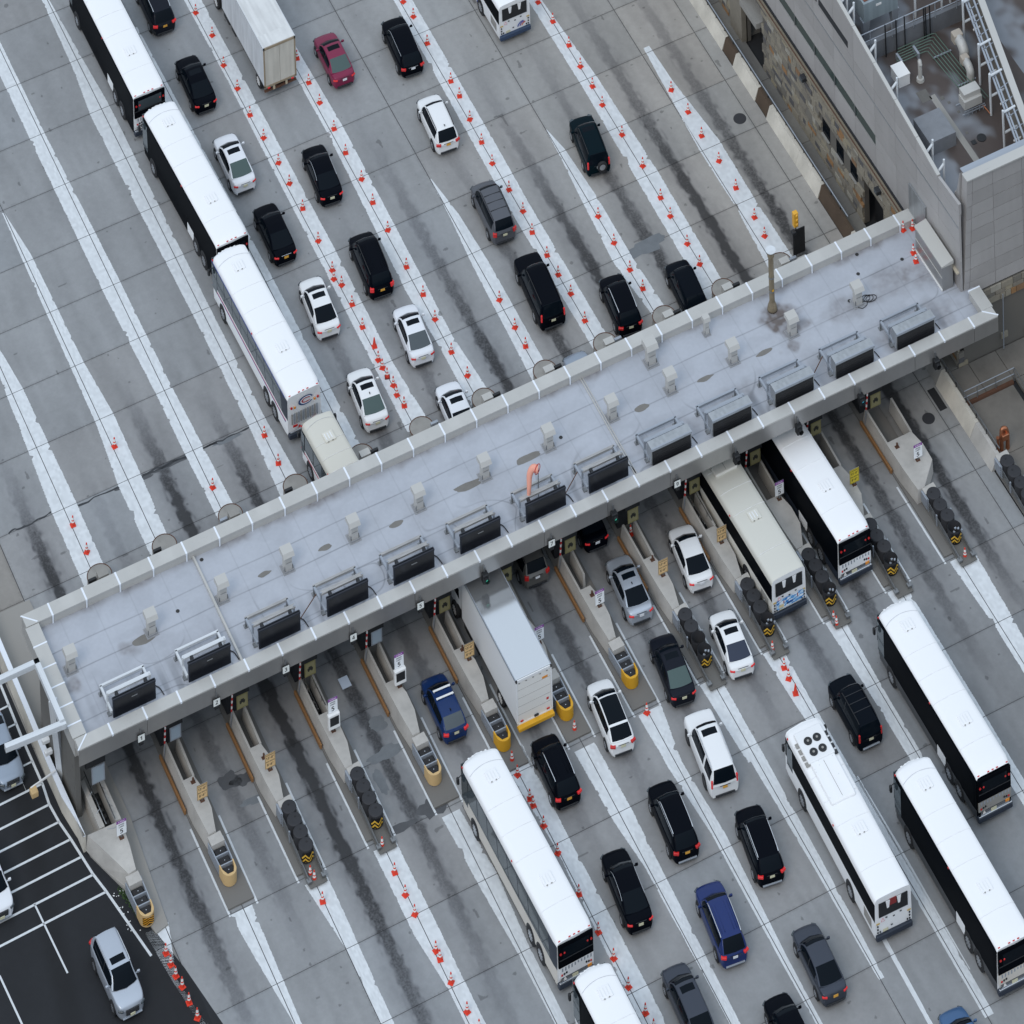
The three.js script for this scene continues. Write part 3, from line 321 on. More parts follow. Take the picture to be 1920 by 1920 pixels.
// lane signs over the near edge
{
  const navy = mat(0.010, 0.013, 0.022, 0.5), navyFace = mat(0.007, 0.008, 0.012, 0.3), rustWhite = mat(0.55, 0.55, 0.55, 0.7, 0, { map: texed(TX.wear, 1.0) });
  const frame = (t, m, rust) => {
    for (const x of [-1.5, 1.42]) part('side_arm', beam([x, 0.55, -1.95], [x, 0.55, 0.0], 0.13, 0.14), m, t);
    part('back_bar', beam([-1.56, 0.55, -1.95], [1.48, 0.55, -1.95], 0.16, 0.14), rust ? rustWhite : m, t);
    part('upper_bar', beam([-1.5, 1.1, -0.78], [1.5, 1.1, -0.78], 0.26, 0.12), rust ? rustWhite : m, t);
    for (const x of [-1.5, 1.42]) { part('post', beam([x, 0, -0.75], [x, 1.2, -0.75], 0.11, 0.11), m, t); part('foot', [bx(x - 0.14, x + 0.14, 0, 0.05, -2.1, -1.8), bx(x - 0.05, x + 0.05, 0.05, 0.48, -2.0, -1.9)], MAT.steelDark, t); part('foot', bx(x - 0.13, x + 0.13, 0, 0.06, -0.6, -0.3), MAT.steelDark, t); }
    for (const x of [-0.95, 1.05]) part('clamp', bx(x - 0.09, x + 0.09, 0.95, 1.18, -0.64, -0.08), MAT.black, t);
    part('cable', tube([[1.55, 0.05, -1.2], [2.0, 0.05, -0.6], [2.1, 0.05, 0]], 0.03, 5, 16), MAT.rubber, t);
  };
  const X = [-28.5, -23.27, -18.35, -13.5, -8.72, -3.88, 0.95, 5.62, 10.3, 14.92, 19.72, 24.42, 29.22];
  X.forEach((x, i) => {
    const dark = i < 8, label = dark ? (i < 2 ? `blank dark sign with a handle on a clean white frame over the ${laneName[i]} lane` : i === 6 ? 'blank dark lane sign standing just below the windsock' : `blank dark sign on a stained frame over the ${laneName[i]} lane from the asphalt`) : `deep lane sign with a pale metal top over the ${laneName[i]} lane from the asphalt`;
    const t = thing('lane_sign', label, 'lane sign', [x, CD, 3.45], 0, 'signs over the toll lanes');
    frame(t, i < 2 ? MAT.whitePaint : MAT.galv, i > 1 && i < 8);
    if (dark) { part('sign_panel', rb(2.95, 1.32, 0.14, 0.04, 0, 0.92, 0.14), navy, t); part('sign_face', bx(-1.38, 1.38, 0.4, 1.42, 0.212, 0.222), navyFace, t); part('sign_lip', rb(2.98, 0.16, 0.24, 0.05, 0, 1.5, 0.13), navy, t); if (i < 2 || i === 4 || i === 5) part('handle', bx(-0.2, 0.2, 1.2, 1.23, 0.223, 0.25), MAT.steel, t); }
    else { part('housing', metric(bx(-1.52, 1.52, 0.35, 1.5, -0.3, 0.3)), i === 8 ? MAT.steel : MAT.steel, t); part('sign_face', bx(-1.45, 1.45, 0.3, 1.36, 0.302, 0.34), mat(0.012, 0.012, 0.014, 0.4), t); part('sign_lip', bx(-1.53, 1.53, 1.37, 1.52, 0.31, 0.42), MAT.galv, t); for (let k = 1; k < 6; k++) part('face_rib', bx(-1.44, 1.44, 0.34 + k * 0.165, 0.35 + k * 0.165, 0.341, 0.352), MAT.dark, t); }
  });
  // thin rusty stay rods between some of the frames
  for (const [a, b, lab] of [[-16.7, -15.0, 'thin rusty rod leaning between the third and fourth lane sign frames'], [2.6, 4.15, 'thin rusty rod leaning beside the windsock and lane sign frame'], [21.4, 22.9, 'thin red rod leaning between the lane sign frames near the building']]) solo('stay_rod', bar([a, CD + 0.3, 3.0], [b, CD + 0.55, 2.0], 0.03), MAT.rust, lab, 'rod');
  // lane numbers and signal heads on the fascia
  const num = (s) => new THREE.MeshStandardMaterial({ roughness: 0.5, map: canvasTex(64, 64, (g) => { g.fillStyle = '#e9ece8'; g.fillRect(0, 0, 64, 64); g.fillStyle = '#15181a'; g.font = 'bold 50px sans-serif'; g.textAlign = 'center'; g.textBaseline = 'middle'; g.fillText(s, 32, 34); }) });
  const NX = [-28.62, -23.4, -18.54, -13.75, -8.93, -4.28, 0.66, 5.25, 10.06, 14.5, 19.29, 24.14, 30.06];
  for (const i of [0, 1, 2, 3, 4, 6, 8]) { const t = thing('lane_number', `small white number ${i + 1} plate on the fascia ${['at the asphalt end of the canopy', 'over the lane between tan signs', 'over the third lane from the asphalt', 'over the fourth lane from the asphalt', 'beside the box truck cab', '', 'above the taupe minivan', '', 'beside the transit bus front'][i]}`, 'number plate', [NX[i], 4.95, CZ1 + 0.1]); part('plate', bx(-0.26, 0.26, -0.26, 0.26, 0, 0.03), MAT.black, t); const q = part('number', new THREE.PlaneGeometry(0.46, 0.46).translate(0, 0, 0.034), num(String(i + 1)), t); part('bracket', bx(-0.05, 0.05, 0.2, 0.6, -0.08, -0.02), MAT.steelDark, t); part('light', rb(0.3, 0.2, 0.2, 0.03, 0, -0.38, -0.05), MAT.black, t); }
  for (const i of [5, 7, 9, 10, 11, 12]) { const lit = i === 5 || i === 7 || i === 11; const t = thing('signal_head', { 5: 'black signal head showing green above the box truck in its lane', 7: 'black signal head showing green between the truck and white buses', 9: 'dark signal head above the two buses under the canopy', 10: 'dark signal head above the second bus under the canopy', 11: 'signal head with blue light by the barrel island near the building', 12: 'dark signal head at the canopy edge beside the boundary wall' }[i], 'signal head', [NX[i], 4.85, CZ1 + 0.2]); part('housing', rb(0.42, 0.62, 0.4, 0.06, 0, 0, 0), MAT.black, t); part('visor', cyl(0.16, 0.16, 0.2, 0, 0, 0, 14, true).rotateX(Math.PI / 2).translate(0, 0.02, 0.2), MAT.black, t); part('lens', new THREE.CircleGeometry(0.13, 16).translate(0, 0.02, 0.21), lit ? mat(0.1, 0.5, 0.42, 0.3, 0, { emissive: new THREE.Color(i === 11 ? 0x2ea8d8 : 0x3fd0a8), emissiveIntensity: 0.5 }) : MAT.glassDark, t); part('bracket', bx(-0.05, 0.05, 0.28, 0.7, -0.2, -0.1), MAT.steelDark, t); }
}
// ---------- toll islands ----------
const tanSign = (a, lines, w = 128, h = 176) => canvasTex(w, h, (g) => { g.fillStyle = a; g.fillRect(0, 0, w, h); g.strokeStyle = '#2a2418'; g.lineWidth = 3; g.strokeRect(5, 5, w - 10, h - 10); g.fillStyle = '#1c1a16'; g.textAlign = 'center'; for (const [s, y, f] of lines) { g.font = `bold ${f}px sans-serif`; g.fillText(s, w / 2, y); } });
const speedTex = canvasTex(128, 192, (g) => { g.fillStyle = '#eef1f4'; g.fillRect(0, 0, 128, 192); g.fillStyle = '#8d4c9c'; g.fillRect(0, 0, 128, 38); g.fillStyle = '#f2e9f5'; g.font = 'italic bold 24px sans-serif'; g.textAlign = 'center'; g.fillText('E-ZPass', 64, 28); g.fillStyle = '#1b1c20'; g.font = 'bold 26px sans-serif'; g.fillText('SPEED', 64, 70); g.fillText('LIMIT', 64, 98); g.font = 'bold 84px sans-serif'; g.fillText('5', 64, 176); });
const clearTex = tanSign('#d8b683', [['CLEARANCE', 30, 19], ["13'-0\"", 70, 38], ['MAX WIDTH', 104, 19], ["8'-6\"", 148, 38]]);
const clearYel = tanSign('#d9c43a', [['CLEARANCE', 30, 19], ["13'-0\"", 70, 38], ['MAX WIDTH', 104, 19], ["8'-0\"", 148, 38]]);
const chevTex = canvasTex(256, 128, (g) => { g.fillStyle = '#0d0d0e'; g.fillRect(0, 0, 256, 128); g.strokeStyle = '#e0b23c'; g.lineWidth = 20; for (const y of [40, 92, 144]) { g.beginPath(); g.moveTo(0, y + 44); g.lineTo(64, y - 10); g.lineTo(128, y + 44); g.lineTo(192, y - 10); g.lineTo(256, y + 44); g.stroke(); } });
const hazTex = canvasTex(128, 128, (g) => { g.fillStyle = '#0d0d0e'; g.fillRect(0, 0, 128, 128); g.strokeStyle = '#e09c1c'; g.lineWidth = 13; for (let i = 0; i < 5; i++) { g.beginPath(); g.moveTo(0, 150 - i * 36); g.lineTo(64, 86 - i * 36); g.lineTo(128, 150 - i * 36); g.stroke(); } });
const M_ = (t, o = {}) => new THREE.MeshStandardMaterial({ map: t, roughness: 0.55, ...o });
const speedMat = M_(speedTex), clearMat = M_(clearTex), clearYelMat = M_(clearYel), chevMat = M_(chevTex), hazMat = M_(hazTex);
const islandMat = mat(0.56, 0.54, 0.51, 0.9, 0, { map: blotchMap, bumpMap, bumpScale: 0.008 }), islandTop = mat(0.47, 0.47, 0.465, 0.9, 0, { map: concreteMap });
function island(k, x, opt = {}) { // concrete island with tapering bullnose; k counts the joints
  const w = opt.wide || 0.5, lab = opt.label;
  const t = thing('toll_island', lab, 'concrete island', [x, 0, 0], 0, 'concrete islands between the toll lanes');
  part('kerb', prism([[-0.88, -9.6], [0.86, -9.6], [0.86, 13.5], [-0.88, 13.5]], -0.03, 0.11), mat(0.20, 0.192, 0.18, 0.9, 0, { map: blotchMap }), t);
  const L = -0.62, Rr = opt.right ?? 0.18, zw = 5.3;
  const top = [[L, zw], [Rr, zw], [Rr + 0.24, 6.5], [Rr + 0.2, 7.8], [0.05, 9.32], [-0.45, 9.34], [-0.56, 7.6]];
  const bot = [[L - 0.16, zw], [Rr + 0.06, zw], [Rr + 0.3, 6.5], [Rr + 0.26, 7.8], [0.1, 9.34], [-0.55, 9.36], [-0.76, 7.4]];
  part('bullnose', metric(prism(bot, 0.12, 1.1, top)), islandMat, t);
  part('parapet', metric(prism([[L - 0.16, opt.z0 ?? 2.3], [L + 0.05, opt.z0 ?? 2.3], [L + 0.12, zw - 0.01], [L - 0.16, zw - 0.01]], 0.12, 1.1, [[L - 0.03, (opt.z0 ?? 2.3) + 0.1], [L + 0.12, (opt.z0 ?? 2.3) + 0.1], [L + 0.12, zw - 0.01], [L, zw - 0.01]])), islandMat, t);
  part('parapet', metric(prism([[Rr - 0.08, 2.35], [Rr + 0.2, 2.35], [Rr + 0.1, opt.gap ? 4.4 : zw - 0.01], [Rr - 0.1, opt.gap ? 4.4 : zw - 0.01]], 0.12, 1.1, [[Rr + 0.0, 2.45], [Rr + 0.14, 2.45], [Rr + 0.06, opt.gap ? 4.4 : zw - 0.01], [Rr - 0.08, opt.gap ? 4.4 : zw - 0.01]])), islandMat, t);
  if (opt.timber !== false) part('timber_rail', bx(-1.0, -0.86, 0.1, 0.34, 2.3, 6.55), MAT.timber, t);
  if (opt.stairs) { part('stair_well', bx(L + 0.13, Rr - 0.11, 0.131, 0.14, 2.5, 5.2), MAT.black, t); for (const xx of [L + 0.16, Rr - 0.13]) part('handrail', [bar([xx, 1.35, 2.2], [xx, 1.35, 5.1], 0.03), ...[2.4, 3.4, 4.4].map((z) => bar([xx, 1.0, z], [xx, 1.35, z], 0.02))], MAT.chrome, t); for (let q = 0; q < 5; q++) part('stair_step', bx(L + 0.14, Rr - 0.12, 0.14, 0.16 + 0.02 * q, 2.6 + q * 0.5, 2.8 + q * 0.5), MAT.dark, t); }
  // booth under the canopy, with its end board
  part('booth', [bx(-0.62, 0.62, 0.12, 2.9, -3.0, 1.6), bx(-0.75, 0.75, 2.9, 3.05, -3.2, 2.0)], MAT.dark, t);
  part('booth_window', [bx(-0.66, -0.625, 1.1, 2.3, -2.2, 0.9), bx(0.625, 0.66, 1.1, 2.3, -2.2, 0.9)], MAT.glassGrey, t);
  return t;
}
function attenuator(x, label, colour, hazard) { // steel-sided crash cushion with a coloured nose
  const t = thing('crash_cushion', label, 'crash cushion', [x, 0, 9.36], 0, 'steel crash cushions at the island ends');
  part('backup_block', metric(prism([[-0.52, 0.02], [0.36, -0.02], [0.38, 0.68], [-0.5, 0.7]], 0.1, 1.0)), islandMat, t);
  const steel = MAT.galv;
  for (const s of [-1, 1]) { const x0 = s * 0.5 - 0.08, x1 = s * 0.44 - 0.06; part('side_rail', [0.28, 0.52, 0.76].map((y) => beam([x0, y, 0.25], [x1, y, 2.25], 0.07, 0.2)), steel, t); }
  for (let q = 0; q < 3; q++) { part('cartridge', rb(0.72, 0.62, 0.52, 0.05, -0.06, 0.42, 1.0 + q * 0.68), MAT.rubber, t); if (q) part('diaphragm', [bx(-0.53, 0.41, 0.2, 0.86, 0.62 + q * 0.68, 0.69 + q * 0.68)], steel, t); part('bolt', cyl(0.03, 0.03, 0.03, -0.05, 0.73, 1.0 + q * 0.68, 8), MAT.chrome, t); }
  const nose = []; for (let i = 0; i <= 12; i++) { const a = Math.PI * i / 12; nose.push([-0.06 + 0.47 * Math.cos(a), 2.42 + 0.48 * Math.sin(a)]); }
  const outer = [[0.43, 1.95], ...nose, [-0.55, 1.95]], inner = [[-0.47, 1.95], [-0.46, 2.3], [-0.26, 2.72], [0.14, 2.72], [0.34, 2.3], [0.35, 1.95]];
  part('nose', prism([...outer, ...inner], 0.14, 0.88), colour, t);
  part('nose_fill', bx(-0.4, 0.28, 0.14, 0.6, 2.05, 2.68), MAT.rubber, t);
  if (hazard) { const g = new THREE.CylinderGeometry(0.485, 0.485, 0.5, 16, 1, true, -0.9, 1.8).translate(-0.06, 0.5, 2.42); part('hazard_sheet', g, hazMat, t); }
  return t;
}
const drumProfile = [[0, 0], [0.40, 0], [0.43, 0.04], [0.455, 0.5], [0.47, 0.86], [0.475, 0.9], [0.46, 0.94], [0.38, 0.965], [0, 0.975]].map((p) => new THREE.Vector2(...p));
const drumGeo = new THREE.LatheGeometry(drumProfile, 28), drumOpen = new THREE.LatheGeometry([[0, 0.1], [0.40, 0.1], [0.44, 0.9], [0.475, 0.9], [0.455, 0.5], [0.43, 0.0], [0, 0]].map((p) => new THREE.Vector2(...p)), 28);
function drumArray(x, z0, label, opt = {}) { // row of four sand drums held by wire ropes
  const t = thing('drum_cushion', label, 'crash drums', [x, 0, z0], 0, 'drum crash cushions at the island ends');
  part('backup_block', metric(prism([[-0.5, -0.45], [0.42, -0.5], [0.42, -0.12], [-0.5, 0.05]], 0.1, 1.05)), islandMat, t);
  part('anchor_bracket', [0, 1, 2, 3, 4].map((q) => bx(-0.62, -0.48, 0.25 + q * 0.16, 0.33 + q * 0.16, -0.4, 0.35)).concat([bx(-0.53, -0.48, 0.1, 1.0, -0.3, 0.45)]), MAT.galv, t);
  part('base_plate', bx(-0.6, 0.6, 0.11, 0.14, -0.2, 4.95), MAT.darkConc, t);
  const dz = [0.25, 1.16, 2.07, 3.0];
  dz.forEach((z, q) => { const open = opt.open && q >= 4 - opt.open; const d = part('drum', (open ? drumOpen : drumGeo).clone().scale(1, 1 + 0.0 * q, 1).translate(rr(-0.03, 0.03), 0.15, z), MAT.drum, t); if (!open) part('lid_vent', new THREE.SphereGeometry(0.07, 8, 6).scale(1, 0.35, 1).translate(rr(-0.1, 0.1), 1.125, z - 0.1), MAT.rubber, t); });
  part('chevron_sheet', new THREE.CylinderGeometry(0.478, 0.462, 0.62, 24, 1, true, -1.05, 2.1).translate(0, 0.62, 3.0), chevMat, t);
  for (const s of [-1, 1]) part('wire_rope', [0, 1, 2, 3].map((q) => bar([s * 0.52, 0.36 + q * 0.17, 0.1], [s * 0.5 - 0.0, 0.2 + q * 0.06, 4.5], 0.018, 5)), MAT.steelDark, t);
  for (const s of [-1, 1]) part('rope_post', bx(s * 0.55 - 0.04, s * 0.55 + 0.04, 0.13, 0.9, 1.55, 1.65), MAT.galv, t);
  for (const s of [-1, 1]) part('anchor', [bx(s * 0.5 - 0.14, s * 0.5 + 0.14, 0.13, 0.3, 4.4, 4.7), beam([s * 0.5, 0.25, 3.4], [s * 0.5, 0.2, 4.6], 0.06, 0.1)], MAT.steelDark, t);
  if (opt.debris) part('debris', [[0.05, 0.8, 3.05], [0.2, 0.85, 3.2], [-0.15, 0.8, 3.25], [0.3, 0.9, 3.45]].map(([a, b, c], i) => new THREE.BoxGeometry(0.13, 0.08, 0.1).rotateY(i).rotateZ(i * 0.4).translate(a, b + 0.15, c)), MAT.galv, t);
  return t;
}
{
  const kinds = { 1: 'y', 2: 'd', 3: 'd', 4: 'p', 5: 'y', 6: 'y', 7: 'y', 8: 'o', 9: 'o', 10: 'o', 11: 'o', 12: 'o' };
  const where = { 1: 'first island from the asphalt road', 2: 'second island from the asphalt road', 3: 'third island from the asphalt road', 4: 'island before the blue wagon', 5: 'island between the blue wagon and box truck', 6: 'island beside the box truck tail', 7: 'island beside the silver sedan', 8: 'island between the silver sedan and white sedans', 9: 'island along the transit bus under the canopy', 10: 'island between the two buses under the canopy', 11: 'island beyond the coach under the canopy', 12: 'island nearest the boundary wall and building' };
  for (let k = 1; k <= 12; k++) {
    const x = J[k] + (k === 12 ? 0.1 : 0), W = where[k];
    island(k, x, { label: 'concrete bullnose, ' + W, right: k === 12 ? 1.35 : k === 10 || k === 11 ? 0.5 : 0.2, gap: k === 7, stairs: k === 3 || k === 9, timber: k !== 11 });
    if (kinds[k] === 'y' || kinds[k] === 'p') attenuator(x - 0.03, 'crash cushion with ' + (kinds[k] === 'p' || k === 1 ? 'faded' : 'bright') + ' yellow nose, ' + W, kinds[k] === 'p' || k === 1 ? MAT.paleYellow : MAT.yellow);
    else drumArray(x + (k === 12 ? 0.35 : 0.12), 9.75, 'four black crash drums with chevrons, ' + W, kinds[k] === 'o' ? { open: k === 8 ? 2 : 1, debris: true } : { debris: false });
    // pale end board, barber pole
    const bd = thing('booth_board', (([1, 4].includes(k) ? 'plain grey board' : 'yellow framed picture board') + ' on the booth, ') + W, 'board', [x - 0.1, -0.35, 2.75]);
    part('dark_panel', bx(-0.5, 0.6, 2.75, 3.9, -0.1, 0.1), MAT.black, bd); part('frame', bx(-0.28, 0.5, 1.75, 2.72, 0, 0.05), [1, 4].includes(k) ? MAT.galv : mat(0.24, 0.21, 0.09, 0.8), bd); part('face', bx(-0.2, 0.42, 1.84, 2.62, 0.05, 0.06), [1, 4].includes(k) ? mat(0.35, 0.42, 0.48, 0.4) : M_(canvasTex(64, 80, (g) => { g.fillStyle = '#8d8662'; g.fillRect(0, 0, 64, 80); g.fillStyle = '#2b2a26'; g.fillRect(12, 34, 40, 16); g.fillRect(20, 24, 24, 12); g.beginPath(); g.arc(20, 52, 6, 0, 7); g.arc(44, 52, 6, 0, 7); g.fill(); }), {}), bd);
    if (k !== 8) { const bp = thing('barber_pole', 'red and white banded pole, ' + W, 'pole', [x - 0.78, 0.12, 2.6]); part('pole', bar([0, 0, 0], [-0.06, 4.6, 0.9], 0.035), MAT.galv, bp); for (let q = 0; q < 10; q++) part('band', bar([-0.06 * (1.5 + q * 0.24) / 4.6, 1.5 + q * 0.24, 0.9 * (1.5 + q * 0.24) / 4.6], [-0.06 * (1.74 + q * 0.24) / 4.6, 1.74 + q * 0.24, 0.9 * (1.74 + q * 0.24) / 4.6], 0.06, 8), q % 2 ? MAT.coneWhite : MAT.red, bp); }
    // round pedestal on the far side, with its cabinet
    const pd = thing('pedestal', `round concrete pedestal beyond the canopy, ${laneName[k - 1]} from the asphalt side`, 'pedestal', [J[k] + 0.05, 0, -10.7], 0, 'round pedestals beyond the canopy');
    part('drum', metric(cyl(0.85, 0.82, 0.9, 0, 0, 0, 28)), MAT.greyConc, pd); part('rim', new THREE.TorusGeometry(0.83, 0.03, 6, 32).rotateX(Math.PI / 2).translate(0, 0.9, 0), MAT.rust, pd);
    if (k % 2 || k > 6) part('cabinet', metric(bx(-0.35, 0.35, 0.9, 1.6, 0.35, 0.85)), k < 4 ? MAT.greyConc : MAT.coping, pd);
    part('signal', [rb(0.55, 0.28, 0.2, 0.03, k < 5 ? -0.7 : 0.75, 1.25, 0.5), bar([k < 5 ? -0.7 : 0.75, 0, 0.5], [k < 5 ? -0.7 : 0.75, 1.2, 0.5], 0.05)], k % 3 ? MAT.black : MAT.galv, pd);
  }
  // signs standing on the islands
  const post = (t, h) => { part('post', bx(-0.05, 0.05, 0, h, -0.04, 0.04), MAT.steelDark, t); part('base', bx(-0.14, 0.14, 0, 0.05, -0.12, 0.12), MAT.rust, t); };
  const speed = (x, z, h, screen, lab, s = 1) => { const t = thing('speed_limit_sign', lab, 'sign', [x, 1.1, z], 0, 'speed limit signs on the islands'); post(t, h); if (screen) { part('screen_case', rb(0.82, 0.98, 0.28, 0.05, 0, 0.85, 0.12), MAT.white, t); part('screen', bx(-0.31, 0.31, 0.62, 1.2, 0.262, 0.27), MAT.black, t); } const y0 = screen ? 1.36 : h - 0.75; part('plate', bx(-0.33, 0.33, y0, y0 + 0.98, 0.045, 0.06), MAT.galv, t); part('legend', new THREE.PlaneGeometry(0.66, 0.98).translate(0, y0 + 0.49, 0.064), speedMat, t); };
  speed(-30.95, 7.0, 1.05, 0, 'speed limit 5 sign on the wide island beside the asphalt road');
  speed(J[3] - 0.1, 6.7, 1.2, 1, 'speed limit 5 sign above a screen on the third island from the asphalt');
  speed(J[4] + 0.2, 5.9, 1.2, 1, 'speed limit 5 sign above a screen near the blue wagon');
  speed(J[6] + 0.15, 7.4, 1.0, 0, 'speed limit 5 sign just past the tail of the box truck');
  speed(J[7] + 0.1, 6.9, 0.95, 0, 'speed limit 5 sign beside the silver sedan under way to the booth');
  speed(J[10] + 0.3, 5.6, 1.1, 0, 'speed limit 5 sign between the two buses under the canopy');
  speed(J[12] + 0.75, 7.4, 1.0, 0, 'speed limit 5 sign on the broad island nearest the building');
  const clr = (x, z, lab, m = clearMat, y = 1.1) => { const t = thing('clearance_sign', lab, 'sign', [x, y, z], 0, 'clearance signs on the islands'); post(t, 0.9); part('plate', bx(-0.36, 0.36, 0.2, 1.2, 0.045, 0.06), MAT.galv, t); part('legend', new THREE.PlaneGeometry(0.72, 1.0).translate(0, 0.7, 0.064), m, t); };
  clr(J[1] + 0.05, 7.1, 'tan clearance sign on the first island from the asphalt road'); clr(J[2] + 0.05, 7.2, 'tan clearance sign on the second island from the asphalt road'); clr(J[5] + 0.1, 6.3, 'tan clearance sign between the blue wagon and the box truck'); clr(J[8] + 0.1, 6.9, 'tan clearance sign between the silver sedan and white sedan'); clr(J[9] - 0.0, 6.6, 'tan clearance sign beside the transit bus under the canopy'); clr(J[11] + 0.6, 7.0, 'yellow clearance sign beside the coach under the canopy', clearYelMat);
  for (const [k, z] of [[1, 5.7], [2, 6.3], [5, 5.5], [7, 6.0], [8, 5.6], [12, 5.9]]) { const t = solo('cut_post', [bx(J[k] - 0.05, J[k] + 0.05, 1.1, 1.4, z - 0.05, z + 0.05), bx(J[k] - 0.14, J[k] + 0.14, 1.1, 1.13, z - 0.12, z + 0.12)], MAT.rust, `rusty post stub, ${where[k]}`, 'post stub'); }
  solo('paper_sheet', bx(-14.0, -13.35, 0.005, 0.02, 2.0, 2.8).translate(0, 0, 0.6), mat(0.5, 0.58, 0.7, 0.6), 'pale blue square sheet lying in the lane under the sign edge', 'sheet');
}
// wide island by the asphalt road, with its curved boundary wall and stair
{
  const t = thing('wide_island', 'broad concrete island with a stair beside the asphalt road', 'concrete island', [0, 0, 0]);
  part('kerb', prism([[-33.3, -12], [-30.0, -12], [-29.6, 5], [-29.9, 9.4], [-30.1, 12.6], [-31.0, 12.8], [-31.7, 9.3], [-32.8, 6.3], [-33.3, 3]], -0.03, 0.1), MAT.greyConc, t);
  part('bullnose', metric(prism([[-32.95, 5.8], [-30.5, 5.8], [-30.5, 6.5], [-30.55, 7.7], [-30.85, 9.33], [-31.5, 9.4], [-32.4, 7.4]], 0.08, 1.1, [[-32.8, 5.84], [-30.62, 5.9], [-30.6, 6.5], [-30.66, 7.65], [-30.9, 9.3], [-31.43, 9.37], [-32.25, 7.2]])), islandMat, t);
  const wo = [[-33.36, -14], [-33.36, -4], [-33.4, 0], [-33.38, 2.7], [-33.12, 4.5], [-32.95, 5.8]], wi = [[-33.1, 5.8], [-33.08, 4.4], [-33.08, 2.7], [-33.08, 0], [-33.05, -4], [-33.05, -14]];
  for (const x of [-31.8, -30.68]) { part('stair_wall', metric(prism([[x - 0.16, 2.3], [x + 0.14, 2.3], [x + 0.18, 5.79], [x - 0.16, 5.79]], 0.08, 1.1)), islandMat, t); part('handrail', [bar([x + (x < -31 ? 0.25 : -0.25), 1.35, 2.0], [x + (x < -31 ? 0.25 : -0.25), 1.35, 5.9], 0.035), ...[2.3, 3.5, 4.8].map((z) => bar([x, 1.1, z], [x + (x < -31 ? 0.25 : -0.25), 1.35, z], 0.02))], MAT.chrome, t); }
  part('stair_well', bx(-31.6, -30.85, 0.101, 0.11, 2.6, 5.75), MAT.black, t);
  for (let q = 0; q < 6; q++) part('stair_step', bx(-31.6, -30.98, 0.11, 0.13 + q * 0.03, 2.75 + q * 0.5, 2.98 + q * 0.5), mat(0.05, 0.05, 0.05, 0.8), t);
  part('chain', tube([[-31.55, 1.12, 6.05], [-31.1, 1.11, 6.2], [-30.68, 1.12, 6.0]], 0.018, 5, 14), MAT.galv, t);
  const w = thing('boundary_wall', 'low curved concrete wall between the asphalt road and the toll lanes', 'wall', [0, 0, 0]);
  part('wall', metric(prism([...wo, ...wi], 0, 1.05, [...wo.map((p) => [p[0] + 0.05, p[1]]), ...wi])), MAT.whiteConc, w);
  part('coping', metric(prism([...wo.map((p) => [p[0] + 0.02, p[1]]), ...wi.map((p) => [p[0] + 0.03, p[1]])], 1.053, 1.12)), MAT.seam, w);
  attenuator(-31.15, 'steel crash cushion with a hazard striped pale nose beside the weeds', MAT.paleYellow, true);
  const bd = thing('booth_board', 'plain grey board under the canopy corner by the asphalt road', 'board', [-31.1, 0, 3.6]); part('dark_panel', bx(-0.9, 0.45, 3.2, 4.2, -0.1, 0.1), MAT.black, bd); part('frame', bx(-0.5, 0.4, 1.9, 3.05, 0, 0.05), MAT.galv, bd); part('face', bx(-0.42, 0.32, 1.97, 2.98, 0.05, 0.06), mat(0.32, 0.38, 0.43, 0.35), bd);
  // steel gantry over the wall
  const g = thing('steel_gantry', 'white steel frame gantry reaching over the asphalt road from a post', 'gantry', [0, 0, 0]);
  const H = 6.5; part('post', beam([-32.6, 0, 0.75], [-33.2, H - 0.1, 1.3], 0.42, 0.42), MAT.whitePaint, g); part('base_plate', bx(-32.95, -32.25, 0.1, 0.16, 0.45, 1.05), MAT.rust, g);
  part('cross_beam', beam([-33.25, H, -1.6], [-33.25, H, 3.45], 0.34, 0.34), MAT.whitePaint, g); part('arm', beam([-33.08, H, -1.43], [-39, H, -1.45], 0.34, 0.34), MAT.whitePaint, g); part('arm', beam([-33.08, H, 3.28], [-37.1, H, 3.05], 0.34, 0.34), MAT.whitePaint, g);
  part('camera_box', [rb(0.5, 0.26, 0.3, 0.05, -33.6, 3.3, 0.75), rb(0.5, 0.26, 0.3, 0.05, -33.5, 2.6, 0.9)], MAT.white, g);
  const ba = thing('lifting_gate', 'short white lifting gate reaching from the wall over the asphalt stalls', 'gate', [-33.1, 1.1, 1.0]); part('arm', beam([0, 0.1, 0], [-1.9, 0.25, 0.5], 0.09, 0.09), MAT.white, ba); part('box', rb(0.45, 0.35, 0.5, 0.04, -1.75, 0.1, 0.7), MAT.paleYellow, ba);
}
